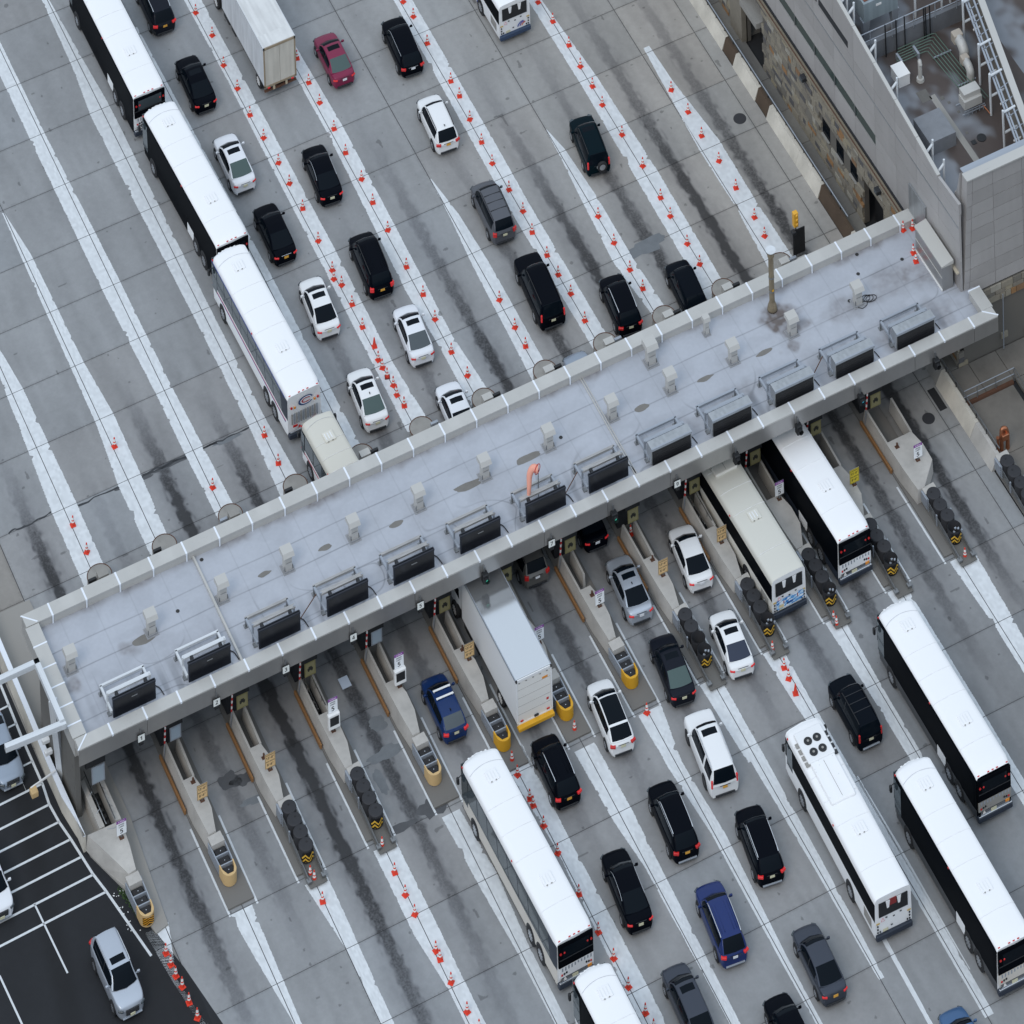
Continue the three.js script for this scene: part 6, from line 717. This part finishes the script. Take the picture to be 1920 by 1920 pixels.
  // roof fittings
  for (const t of o.hatches || [0.16, 0.72]) { const h = part('roof_hatch', rb(0.78, 0.09, 0.78, 0.04, o.hx || 0.05, H + 0.06, Z(t)), o.roof || busRoof, g); part('hatch_rib', [-0.2, 0, 0.2].map((x) => bx(x - 0.03, x + 0.03, H + 0.1, H + 0.125, Z(t) - 0.25, Z(t) + 0.25)), busWhite, h); part('hatch_hinge', [-0.16, 0.16].map((x) => bx(x - 0.04, x + 0.04, H + 0.07, H + 0.12, Z(t) + 0.38, Z(t) + 0.42)), MAT.greyConc, h); }
  for (const t of o.seams || [0.09, 0.3, 0.44, 0.58, 0.84]) { const pts = []; for (let i = -8; i <= 8; i++) { const x = hw * 0.93 * i / 8; pts.push([x, H + 0.048 - 0.075 * Math.abs(i / 8) ** 3.2 * 1.3, Z(t) + (t < 0.1 ? 0.28 * (i / 8) ** 2 : 0)]); } part('roof_seam', tube(pts, 0.012, 4, 24), t < 0.1 ? mat(0.55, 0.57, 0.6, 0.6) : busRoof, g); }
  const mk = o.boxy ? [] : [-0.36, -0.04, 0.28].map((x) => [x, H - 0.09, zr - 0.06]); for (const s of [-1, 1]) mk.push([s * hw * 0.80, H - 0.17, zr - 0.14]);
  for (const [x, y, z] of mk) part('marker_light', rb(0.15, 0.05, 0.06, 0.02, x, y, z), MAT.red, g);
  for (const t of [0.04, 0.55]) part('marker_light', bx(-hw - 0.01, -hw + 0.06, H - 0.27, H - 0.2, Z(t) - 0.05, Z(t) + 0.05), MAT.red, g);
  if (!o.boxy && !o.plainFront) for (const x of [-0.6, -0.3, 0, 0.3, 0.6]) part('marker_light', rb(0.14, 0.06, 0.14, 0.02, x, H - 0.33, Z(0) + 0.12 + 0.1 * x * x), busWhite, g);
  // rear
  const R2 = (name, x0, x1, y0, y1, m, d = 0.02, p = g) => part(name, bx(x0, x1, y0, y1, zr - 0.03, zr + d), m, p);
  part('bumper', rb(W * 0.98, 0.36, 0.34, 0.08, 0, 0.52, zr - 0.02), o.bumper || busNavy, g);
  if (o.style === 'coach') {
    const up = part('upper_rear', rb(W * 0.94, 1.5, 0.12, 0.05, 0, 2.42, zr - 0.0), busBlack, g); R2('rear_window', -hw * 0.7, hw * 0.7, 2.25, 2.95, o.rearGlass || MAT.glassDark, 0.075, up); part('rear_ridge', bx(-hw * 0.9, hw * 0.9, 2.18, 2.22, zr + 0.05, zr + 0.09), MAT.dark, up);
    R2('middle_panel', -hw * 0.92, hw * 0.92, 1.02, 1.66, o.rearMid || busWhite, 0.05); R2('rear_grille', -hw * 0.8, hw * 0.8, 0.72, 1.0, busChrome, 0.055); for (let i = 0; i < 10; i++) R2('grille_slat', -hw * 0.78 + i * 0.22, -hw * 0.78 + i * 0.22 + 0.09, 1.4 + 0.1 * hash(i, 3, 1), 1.64, MAT.galv, 0.056);
    for (const s of [-1, 1]) for (let q = 0; q < 3; q++) part('tail_light', new THREE.CylinderGeometry(0.065, 0.065, 0.04, 14).rotateX(Math.PI / 2).translate(s * (hw * 0.78 - q * 0.16), 1.2 + 0.03 * q, zr + 0.055), q === 0 ? MAT.red : MAT.black, g);
    for (const s of [-1, 1]) for (let q = 0; q < 2; q++) part('brake_light', new THREE.CylinderGeometry(0.075 - 0.02 * q, 0.075, 0.04, 14).rotateX(Math.PI / 2).translate(s * (hw * 0.82 - q * 0.26), 2.62, zr + 0.07), q && s < 0 ? LIT : MAT.red, g);
    part('chrome_bar', rb(W * 0.93, 0.09, 0.12, 0.03, 0, 0.72, zr + 0.06), MAT.chrome, g); part('license_plate', bx(-0.3, 0.1, 0.76, 0.94, zr + 0.056, zr + 0.07), MAT.plate, g); part('triangle', new THREE.CylinderGeometry(0.14, 0.14, 0.02, 3).rotateX(Math.PI / 2).rotateZ(Math.PI).translate(-hw * 0.62, 0.9, zr + 0.07), MAT.coneWhite, g); part('side_marker', rb(0.3, 0.18, 0.05, 0.02, hw * 0.7, 0.95, zr + 0.06), MAT.amber, g);
  } else if (o.style === 'transit') {
    part('rear_window', bx(-hw * 0.78, hw * 0.78, 1.78, 2.68, zr - 0.02, zr + 0.022), MAT.black, g); part('destination_box', bx(-0.28, 0.22, 2.32, 2.72, zr, zr + 0.035), o.lit ? mat(0.22, 0.02, 0.02, 0.4) : MAT.dark, g); for (const x of [-0.38, 0.40]) part('window_drip', prism([[x - 0.07, zr + 0.023], [x + 0.07, zr + 0.023], [x + 0.07, zr + 0.04], [x - 0.07, zr + 0.04]], 2.22, 2.7, [[x - 0.15, zr + 0.023], [x + 0.15, zr + 0.023], [x + 0.15, zr + 0.04], [x - 0.15, zr + 0.04]]), busWhite, g);
    for (const s of [-1, 1]) for (let q = 0; q < 4; q++) part('tail_light', new THREE.CylinderGeometry(0.055, 0.055, 0.03, 12).rotateX(Math.PI / 2).translate(s * (hw * 0.86 - (q === 3 ? 0.16 : 0)), q === 3 ? 0.84 : 0.84 + 0.2 * q, zr + 0.015), MAT.black, g);
    for (const [x, y] of [[-0.5, 1.62], [0.5, 1.6], [0.02, 1.5], [-0.14, 0.98]]) part('lamp', rb(0.13, 0.06, 0.03, 0.01, x, y, zr + 0.015), MAT.black, g);
    for (const s of [-1, 1]) part('label', bx(s * hw * 0.84 - 0.12, s * hw * 0.84 + 0.12, 1.36, 1.44, zr, zr + 0.014), mat(0.6, 0.42, 0.12, 0.6), g);
    part('yield_decal', new THREE.CylinderGeometry(0.15, 0.15, 0.012, 3).rotateX(Math.PI / 2).rotateZ(Math.PI).translate(-hw * 0.58, 1.52, zr + 0.012), mat(0.75, 0.3, 0.36, 0.5), g); part('yield_decal', new THREE.CylinderGeometry(0.1, 0.1, 0.012, 3).rotateX(Math.PI / 2).rotateZ(Math.PI).translate(-hw * 0.58, 1.525, zr + 0.018), busWhite, g);
    part('license_plate', bx(-0.75, -0.4, 0.76, 0.9, zr, zr + 0.02), MAT.plate, g);
    part('side_grille', bx(-hw - 0.012, -hw + 0.01, 0.75, 1.35, Z(0.88), Z(0.96)), MAT.greyConc, g);
    if (o.poster) part('poster', new THREE.PlaneGeometry(2.05, 0.62).translate(0.05, 1.14, zr + 0.022), o.poster, g);
  }
  if (o.fans) { const rp = part('roof_unit', rb(1.9, 0.16, 2.2, 0.08, 0, H + 0.09, Z(0.145)), busWhite, g); for (const [x, z] of [[-0.32, -0.4], [0.32, -0.4], [-0.32, 0.4], [0.32, 0.4]]) { part('fan', new THREE.CylinderGeometry(0.27, 0.27, 0.05, 20).translate(x, H + 0.18, Z(0.145) + z + 0.15), MAT.black, rp); part('fan_hub', new THREE.CylinderGeometry(0.08, 0.08, 0.07, 12).translate(x, H + 0.19, Z(0.145) + z + 0.15), MAT.greyConc, rp); } for (const s of [-1, 1]) for (let q = 0; q < 4; q++) part('roof_vent', rb(0.34, 0.03, 0.32, 0.01, s * 0.98, H + 0.035, Z(0.115) + q * 0.46).translate(0, s > 0 ? -0.0 : 0, 0), s > 0 ? MAT.dark : MAT.greyConc, rp); part('roof_fairing', rb(1.75, 0.2, 3.0, 0.1, 0, H + 0.08, Z(0.355)), busRoof, g); part('roof_seam', bx(-0.012, 0.012, H + 0.18, H + 0.188, Z(0.25), Z(0.46)), MAT.greyConc, g); }
  if (o.pod) { const rp = part('roof_fairing', rb(1.7, 0.22, 3.6, 0.1, 0, H + 0.08, Z(0.2)), busCream, g); part('roof_seam', bx(-0.012, 0.012, H + 0.19, H + 0.198, Z(0.1), Z(0.33)), MAT.greyConc, rp); for (const s of [-1, 1]) for (let q = 0; q < 4; q++) part('lamp', rb(0.08, 0.04, 0.12, 0.015, s * 0.8, H + 0.14, Z(0.12) + q * 0.7), s > 0 ? mat(0.05, 0.1, 0.3, 0.4) : MAT.dark, rp); for (const z of [-0.3, 0.2]) part('roof_vent', rb(0.3, 0.04, 0.32, 0.01, -0.95, H + 0.03, Z(0.08) + z), MAT.black, rp); }
  for (const q of o.sidePanels || []) part('side_hatch', bx(-hw - 0.012, -hw + 0.02, q[2] ?? 0.62, q[3] ?? 1.28, Z(q[0]), Z(q[1])), q[4] || busWhite, g);
  if (o.stripe) for (const [y, h, m] of o.stripe) part('side_stripe', [bx(-hw - 0.01, -hw + 0.01, y, y + h, Z(0.03), Z(0.97)), bx(hw - 0.01, hw + 0.01, y, y + h, Z(0.03), Z(0.97))], m, g);
  return g;
}
function parkBus(label, L, x, zRear, turn, o) { const g = bus(L, o); g.name = numbered(o.name || 'coach_bus'); g.position.set(x, 0, zRear - L / 2); g.rotation.y = turn; scene.add(g); tag(g, label, 'bus'); return g; }
const redStripe = mat(0.45, 0.05, 0.09, 0.5), blueStripe = mat(0.04, 0.07, 0.3, 0.5);
const darkCoach = { style: 'coach', lower: mat(0.10, 0.105, 0.115, 0.3, 0.6, { map: streakMap }), middle: busBlack, edgeDark: true, noPanes: true, w0: 1.35, sidePanels: [[0.62, 0.7, 0.55, 1.22, busWhite]] };
const logoC = new THREE.MeshStandardMaterial({ roughness: 0.5, transparent: true, map: canvasTex(160, 110, (g) => { g.clearRect(0, 0, 160, 110); g.lineWidth = 15; g.strokeStyle = '#27406f'; g.beginPath(); g.ellipse(80, 55, 60, 36, 0, 0.6, 5.9); g.stroke(); g.lineWidth = 11; g.strokeStyle = '#a8292f'; g.beginPath(); g.ellipse(84, 55, 38, 22, 0, 0.6, 5.7); g.stroke(); g.lineWidth = 8; g.strokeStyle = '#e8ecf2'; g.beginPath(); g.ellipse(84, 55, 48, 29, 0, 0.5, 5.8); g.stroke(); }) });
const swoosh = new THREE.MeshStandardMaterial({ roughness: 0.5, transparent: true, map: canvasTex(128, 80, (g) => { g.clearRect(0, 0, 128, 80); const c = ['#2b4ea0', '#6b3f98', '#d5693a']; c.forEach((k, i) => { g.lineWidth = 12; g.strokeStyle = k; g.beginPath(); g.arc(78 + i * 15, 92, 66 - i * 12, Math.PI * 1.05, Math.PI * 1.55); g.stroke(); }); }) });
const adTex = new THREE.MeshStandardMaterial({ roughness: 0.5, map: canvasTex(256, 80, (g) => { g.fillStyle = '#8fbbe2'; g.fillRect(0, 0, 256, 80); for (let i = 0; i < 60; i++) { g.fillStyle = ['#5f9fd8', '#b9d6ee', '#3f86c9', '#e6eef5'][i % 4]; g.beginPath(); g.ellipse((i * 53) % 256, (i * 29) % 80, 14 + (i % 5) * 4, 6 + (i % 3) * 4, 0, 0, 7); g.fill(); } g.fillStyle = '#d9c9a0'; g.fillRect(24, 44, 44, 30); g.fillStyle = '#8a2f3a'; g.fillRect(64, 20, 10, 22); g.fillRect(196, 10, 8, 34); g.fillStyle = '#2a5c9c'; g.fillRect(96, 46, 60, 20); }) });
{
  parkBus('first white roofed coach in line with an oval rear window, cut by the top edge', 13.7, -8.82, -42.6, 0.0, { ...darkCoach, rear: busWhite, rearMid: busWhite, lower: busBlack, rearGlass: MAT.glassGrey });
  parkBus('second coach in line with black sides and small amber lamps at the rear', 13.4, -8.55, -28.05, 0.03, { ...darkCoach, lower: busBlack, rearMid: busBlack });
  const b3 = parkBus('third bus in line, white with grey side windows and a round rear logo', 13.2, -8.82, -14.65, 0.02, { style: 'plain', lower: busWhite, band: busNavy, pane: busGlass, slant: 0.3, panes: 8, w0: 1.6, stripe: [[1.38, 0.07, redStripe], [1.3, 0.05, blueStripe], [3.06, 0.05, blueStripe]], rear: busWhite });
  { const z = 6.6; part('logo', new THREE.PlaneGeometry(1.35, 0.8).translate(0.1, 2.65, z + 0.02), logoC, b3); for (let i = 0; i < 12; i++) part('grille_slat', bx(-1.02 + i * 0.172, -0.94 + i * 0.172, 1.3, 2.05, z, z + 0.05), i % 2 ? MAT.galv : MAT.greyConc, b3); for (const x of [-1.0, -0.75, 1.0, 0.75]) part('tail_light', new THREE.CylinderGeometry(0.08, 0.08, 0.05, 12).rotateX(Math.PI / 2).translate(x, x * x > 0.8 ? 2.5 : 2.45, z + 0.03), x * x > 0.8 ? MAT.red : MAT.amber, b3); for (const x of [-0.75, 0.75]) part('tail_light', rb(0.34, 0.14, 0.05, 0.03, x, 1.12, z + 0.02), MAT.red, b3); part('chrome_bar', rb(2.3, 0.1, 0.1, 0.03, 0, 0.78, z + 0.04), MAT.chrome, b3); part('license_plate', bx(-0.2, 0.2, 0.85, 1.0, z, z + 0.03), MAT.plate, b3); part('triangle', new THREE.CylinderGeometry(0.13, 0.13, 0.02, 3).rotateX(Math.PI / 2).rotateZ(Math.PI).translate(-0.45, 0.98, z + 0.03), MAT.red, b3); }
  parkBus('small cream shuttle bus at the head of the line, half under the canopy', 8.2, -8.45, -5.0, 0.03, { name: 'shuttle_bus', style: 'plain', W: 2.35, H: 2.95, lower: busWhite, w0: 1.35, roof: mat(0.78, 0.76, 0.68, 0.55, 0, { map: texed(TX.streak, 6) }), axles: [0.2, 0.75], hatches: [0.27], plainFront: true, panes: 5, stripe: [[1.1, 0.09, redStripe]] });
  const b5 = parkBus('white transit bus with a blue bumper at the top edge', 12.2, 18.62, -37.72, 0.0, { name: 'transit_bus', style: 'transit', boxy: true, H: 3.05, w0: 1.55, lower: busWhite, noPanes: true, axles: [0.2, 0.73], bumper: mat(0.03, 0.055, 0.11, 0.5) });
  part('logo', new THREE.PlaneGeometry(0.8, 0.5).translate(0.55, 1.12, 6.12), swoosh, b5); part('side_stripe', prism([[-1.306, 2.2], [-1.296, 2.2], [-1.296, 2.7], [-1.306, 2.7]], 0.5, 1.5), blueStripe, b5);
  parkBus('cream white transit bus under the canopy with a blue poster on its rear', 12.6, 14.28, 12.35, 0.02, { name: 'transit_bus', style: 'transit', boxy: true, H: 3.05, w0: 1.5, lower: busCream, roof: mat(0.78, 0.77, 0.70, 0.55, 0, { map: texed(TX.streak, 9) }), rear: busWhite, noPanes: true, axles: [0.2, 0.73], pod: true, hatches: [0.63], poster: adTex });
  parkBus('coach with black rear band under the canopy beside the transit bus', 13.7, 19.35, 12.2, 0.02, { ...darkCoach, lower: busNavy, hatches: [0.72], rearMid: busWhite });
  parkBus('black sided coach nearest the building in the queue', 13.0, 19.25, 30.5, 0.0, { ...darkCoach, rearMid: MAT.greyConc, rear: busBlack });
  parkBus('white transit bus with four black roof fans in the queue', 12.35, 9.95, 34.15, -0.03, { name: 'transit_bus', style: 'transit', boxy: true, H: 3.1, w0: 1.5, lower: busWhite, noPanes: true, axles: [0.2, 0.73], fans: true, hatches: [0.64], lit: true });
  parkBus('black sided coach at the right edge of the queue behind the other coach', 13.2, 14.8, 40.5, -0.01, { ...darkCoach, rearMid: busBeige });
  parkBus('white and beige coach with grey side windows beside the row of cones', 13.6, -9.2, 27.7, 0.02, { style: 'coach', lower: busBeige, middle: busBeige, band: busNavy, slant: 0.25, panes: 8, stripe: [[0.52, 0.03, MAT.dark]] });
  parkBus('white roofed coach at the bottom edge behind the beige coach', 13.4, -9.15, 43.1, 0.0, { ...darkCoach, lower: busWhite });
}
function boxTruck(label, L, x, zRear, turn, H, o) {
  const g = new THREE.Group(); g.name = numbered('box_truck'); g.position.set(x, 0, zRear - L / 2); g.rotation.y = turn; scene.add(g); tag(g, label, 'truck');
  const hw = 1.29, cab = 2.1, zf = -L / 2 + cab + 0.15, zr = L / 2 - 0.05, w = o.wall;
  part('box_side', [metric(bx(-hw, -hw + 0.06, 1.05, H - 0.05, zf, zr)), metric(bx(hw - 0.06, hw, 1.05, H - 0.05, zf, zr)), bx(-hw, hw, 1.05, H - 0.05, zf, zf + 0.06)], w, g);
  part('box_roof', metric(rb(hw * 2 - 0.06, 0.1, zr - zf - 0.06, 0.04, 0, H - 0.03, (zf + zr) / 2)), o.roof, g); part('box_floor', bx(-hw, hw, 0.95, 1.05, zf, zr), MAT.dark, g);
  part('roof_edge', [bx(-hw - 0.01, -hw + 0.06, H - 0.12, H + 0.015, zf, zr), bx(hw - 0.06, hw + 0.01, H - 0.12, H + 0.015, zf, zr)], o.edge, g);
  part('door_frame', [bx(-hw, -hw + 0.1, 0.95, H, zr, zr + 0.06), bx(hw - 0.1, hw, 0.95, H, zr, zr + 0.06), bx(-hw, hw, H - 0.16, H, zr, zr + 0.06), bx(-hw, hw, 0.9, 1.02, zr, zr + 0.06)], o.frame, g);
  const np = o.doors; for (let i = 0; i < np; i++) { const a = -hw + 0.1 + i * (2 * hw - 0.2) / np, b = a + (2 * hw - 0.2) / np; part('rear_door', metric(bx(a + 0.01, b - 0.01, 1.03, H - 0.17, zr - 0.03, zr + 0.03)), o.door, g); }
  if (o.slats) for (let i = 1; i < 5; i++) part('door_seam', bx(-hw + 0.12, hw - 0.12, 1.03 + i * (H - 1.2) / 5, 1.045 + i * (H - 1.2) / 5, zr + 0.03, zr + 0.036), MAT.greyConc, g);
  part('rear_bumper', o.bumper ? [rb(2.56, 0.24, 0.4, 0.04, 0, 0.82, zr + 0.15)] : [beam([-1.25, 0.55, zr - 0.1], [1.3, 0.55, zr - 0.1], 0.14, 0.12)], o.bumper || MAT.rust, g); if (!o.bumper) { for (const x of [-0.5, 0.5]) part('bumper_bracket', bx(x - 0.08, x + 0.08, 0.5, 1.0, zr - 0.12, zr - 0.02), mat(0.5, 0.42, 0.3, 0.7), g); part('spare_carrier', new THREE.TorusGeometry(0.28, 0.05, 6, 18).translate(0, 0.72, zr - 0.1), MAT.rust, g); }
  for (const s of [-1, 1]) { part('tail_light', rb(0.2, 0.1, 0.05, 0.02, s * 0.95, o.bumper ? 1.15 : 0.86, zr + 0.07), o.lit ? LIT : MAT.red, g); }
  if (o.label) { part('label', bx(0.6, 1.0, H - 0.7, H - 0.56, zr + 0.03, zr + 0.037), MAT.amber, g); part('reflector', bx(0.86, 1.02, 1.75, 1.9, zr + 0.03, zr + 0.037), MAT.red, g); part('tag_row', [0, 1, 2, 3, 4].map((i) => bx(-1.1 + i * 0.5, -1.0 + i * 0.5, H - 0.26, H - 0.22, zr + 0.06, zr + 0.066)), MAT.black, g); part('latch', rb(0.3, 0.12, 0.1, 0.02, 0.1, 1.08, zr + 0.06), MAT.dark, g); }
  part('cab', [new RoundedBoxGeometry(2.3, 1.5, cab - 0.3, 3, 0.18).translate(0, 1.85, -L / 2 + cab / 2 + 0.25), new RoundedBoxGeometry(2.2, 0.9, 1.2, 3, 0.15).translate(0, 1.1, -L / 2 + 0.6)], busWhite, g); part('windshield', new THREE.BoxGeometry(1.95, 0.75, 0.04).rotateX(-0.2).translate(0, 2.1, -L / 2 + 0.34), MAT.glassDark, g); for (const s of [-1, 1]) { part('side_window', bx(Math.min(s * 1.14, s * 1.165), Math.max(s * 1.14, s * 1.165), 1.75, 2.4, -L / 2 + 0.6, -L / 2 + 1.6), MAT.glassDark, g); part('mirror', [rb(0.12, 0.55, 0.3, 0.04, s * 1.42, 2.0, -L / 2 + 0.55), bar([s * 1.1, 2.2, -L / 2 + 0.6], [s * 1.4, 2.2, -L / 2 + 0.55], 0.025)], busWhite, g); }
  part('chassis', bx(-0.5, 0.5, 0.55, 0.95, -L / 2 + 0.4, zr - 0.2), MAT.dark, g); part('fuel_tank', rb(0.5, 0.5, 1.1, 0.1, -1.0, 0.75, -L / 2 + cab + 0.9), MAT.black, g); part('side_box', rb(0.4, 0.4, 0.8, 0.04, -1.05, 0.8, -L / 2 + cab + 2.3), MAT.black, g);
  for (const z of [-L / 2 + 1.0, L / 2 - (o.rearAxle || 2.0)]) for (const s of [-1, 1]) wheel(g, s * (hw - 0.18), 0.5, z, 0.5, 0.32, MAT.white);
  return g;
}
const rustFrame = mat(0.45, 0.36, 0.25, 0.8, 0, { map: texed(TX.wear, 0.8) });
boxTruck('white box truck with rust stained rear doors at the top edge', 10.4, 1.1, -41.4, 0.0, 4.0, { wall: mat(0.74, 0.77, 0.81, 0.6, 0, { map: streakMap }), roof: mat(0.76, 0.77, 0.77, 0.6, 0, { map: streakMap }), edge: mat(0.6, 0.62, 0.64, 0.5), frame: rustFrame, door: mat(0.66, 0.63, 0.56, 0.65, 0, { map: streakMap }), doors: 2, lit: true, rearAxle: 1.3 });
boxTruck('white box truck with silver roof and yellow tail step under the canopy', 10.6, -4.05, 11.75, 0.0, 4.0, { wall: mat(0.76, 0.775, 0.79, 0.5), roof: mat(0.70, 0.72, 0.74, 0.14, 0.85), edge: MAT.galv, frame: busWhite, door: mat(0.78, 0.77, 0.74, 0.5), doors: 1, slats: true, bumper: MAT.yellow, label: true, rearAxle: 2.6 });
// ---------- traffic cones ----------
const FAR = {'1': [[-25.3,-13.5],[-25.4,-15.8]], '2': [[-20.7,-20.0]], '3': [[-15.9,-14.0]], '4': [[-11.2,-13.6],[-11.2,-16.0]], '6': [[-1.7,-13.6],[-1.8,-14.6],[-1.7,-15.4],[-1.8,-16.2],[-1.8,-17.0],[-1.8,-17.7],[-1.6,-18.8],[-1.7,-20.6],[-1.6,-22.6],[-1.6,-24.4],[-1.9,-25.1],[-1.7,-25.8],[-1.6,-28.5],[-1.5,-31.5],[-1.5,-33.9],[-1.5,-35.9],[-1.6,-38.4],[-1.7,-40.7],[-1.6,-43.3],[-1.7,-45.7],[-1.4,-48.6],[-1.7,-51.1]], '7': [[3.2,-13.7],[3.0,-15.9],[3.1,-18.8],[3.2,-21.0],[3.1,-23.6],[3.2,-27.0],[3.2,-29.6],[3.3,-31.8],[3.2,-34.4],[3.3,-36.7],[3.3,-39.3],[3.3,-41.3],[3.4,-43.7]], '8': [[7.8,-13.9],[7.8,-15.6],[7.8,-18.1]], '9': [[12.4,-13.8],[12.5,-16.2],[12.4,-18.0],[12.4,-19.8],[12.3,-22.0],[12.5,-23.9],[12.4,-26.0],[12.3,-28.6],[12.4,-30.6],[12.5,-32.8],[12.7,-35.0],[12.7,-36.5],[12.6,-40.4],[12.7,-43.1],[12.6,-44.7]], '10': [[17.2,-14.2],[17.1,-16.0],[17.1,-18.5],[17.1,-21.0]], '11': [[21.7,-14.1],[21.7,-16.0],[21.7,-18.6],[21.8,-20.3],[21.9,-23.3],[21.8,-26.4],[21.7,-29.4],[21.8,-31.2],[21.8,-33.2],[21.9,-35.3],[21.8,-37.8],[21.6,-39.9]], '12': [[26.9,-14.0],[27.0,-15.7],[27.0,-18.5],[27.0,-21.1],[26.9,-23.6],[27.0,-25.9],[26.8,-28.2]]};
const NEAR = {'0': [[-30.9,14.2],[-30.9,15.0],[-30.9,15.8],[-30.8,16.6],[-30.8,17.7],[-30.7,18.8]], '2': [[-20.9,13.8],[-20.8,14.2],[-20.9,15.7]], '3': [[-16.1,14.2],[-16.1,16.1],[-16.1,17.7],[-16.1,19.1],[-15.9,21.8],[-15.9,22.4],[-15.9,24.0],[-15.8,26.1],[-15.6,27.4]], '5': [[-6.3,12.9],[-6.4,13.9],[-6.4,15.7],[-6.4,16.2],[-6.4,17.7],[-6.4,19.7],[-6.4,22.7],[-6.4,25.4],[-6.3,27.3],[-6.3,29.3],[-6.1,31.2],[-6.1,32.3]], '6': [[-1.8,12.9]], '7': [[2.9,14.0]], '8': [[7.7,2.4]], '9': [[12.2,14.0],[12.3,15.4],[12.2,16.2],[12.1,17.3]], '10': [[16.8,14.0],[16.8,14.4]], '12': [[26.8,14.1]]};
{
  const order = [...ORD.slice(1), 'nineteenth', 'twentieth', 'twenty-first', 'twenty-second'], body = new THREE.LatheGeometry([[0.148, 0.03], [0.14, 0.06], [0.038, 0.70], [0.025, 0.715], [0, 0.715]].map((p) => new THREE.Vector2(...p)), 18), rad = (y) => 0.14 + (0.038 - 0.14) * (y - 0.06) / 0.64 + 0.004;
  const base = M(rb(0.37, 0.045, 0.37, 0.02, 0, 0.022, 0), rb(0.33, 0.03, 0.33, 0.012, 0, 0.045, 0));
  const build = (label, kind) => { const t = thing('traffic_cone', label, 'traffic cone', [0, 0, 0], 0, 'orange traffic cones on the plaza'); part('base', base, kind === 'dark' ? MAT.orangeDark : MAT.orange, t); part('cone_body', body, MAT.orange, t); if (kind !== 'plain') { part('reflective_collar', cyl(rad(0.44), rad(0.60), 0.16, 0, 0.44, 0, 18, true), MAT.coneWhite, t); part('reflective_collar', cyl(rad(0.27), rad(0.37), 0.10, 0, 0.27, 0, 18, true), MAT.coneWhite, t); } return t; };
  let proto = null; const put = (x, y, z, label, kind) => { const a = rr(-0.35, 0.35) + (R() < 0.3 ? 0.6 : 0); if (kind) { const t = build(label, kind); t.position.set(x, y, z); t.rotation.y = a; return; } if (!proto) { proto = build(label); proto.position.set(x, y, z); proto.rotation.y = a; } else copy(proto, [x, y, z], a, label); };
  const nth = (i) => (i ? order[i - 1] : 'nearest');
  for (const [k, pts] of Object.entries(FAR)) { const s = nth(12 - k); pts.forEach(([x, z], i) => { const at = pts.length > 1 ? `${i ? nth(i) : 'first'} from it, ` : 'alone on the '; const line = `${s === 'nearest' ? 'first' : s} stripe from the stone building`; const kind = k === '6' && z === -18.8 ? 'plain' : k === '6' && z === -16.2 ? 'dark' : null; put(x, 0, z, `${kind === 'plain' ? 'plain all orange cone' : kind === 'dark' ? 'dirty dark based cone' : 'orange cone'} beyond the canopy, ${at}${line}`, kind); }); }
  for (const [k, pts] of Object.entries(NEAR)) { const s = nth(12 - k); pts.forEach(([x, z], i) => { const kind = k === '9' && z === 17.3 ? 'plain' : null; const line = k === '0' ? 'row beside the asphalt road edge' : `${s === 'nearest' ? 'first' : s} island from the stone building`; const at = pts.length > 1 ? `${i ? nth(i) : 'first'} in line ` : 'alone '; put(x, z < 3 ? 0.13 : 0, z, `${kind ? 'plain all orange cone' : 'orange cone'} ${at}${z < 3 ? 'inside' : 'behind'} the ${line}`, kind); }); }
  [[33.05, -4.6, 'orange cone on the canopy roof close to the far parapet'], [33.7, -4.4, 'orange cone on the canopy roof close to the metal wall'], [32.75, -2.65, 'rear cone of the overlapping pair on the canopy roof'], [32.56, -1.97, 'front cone of the overlapping pair on the canopy roof']].forEach(([x, z, l]) => put(x, CD, z, l));
}
renderer.render(scene, camera);
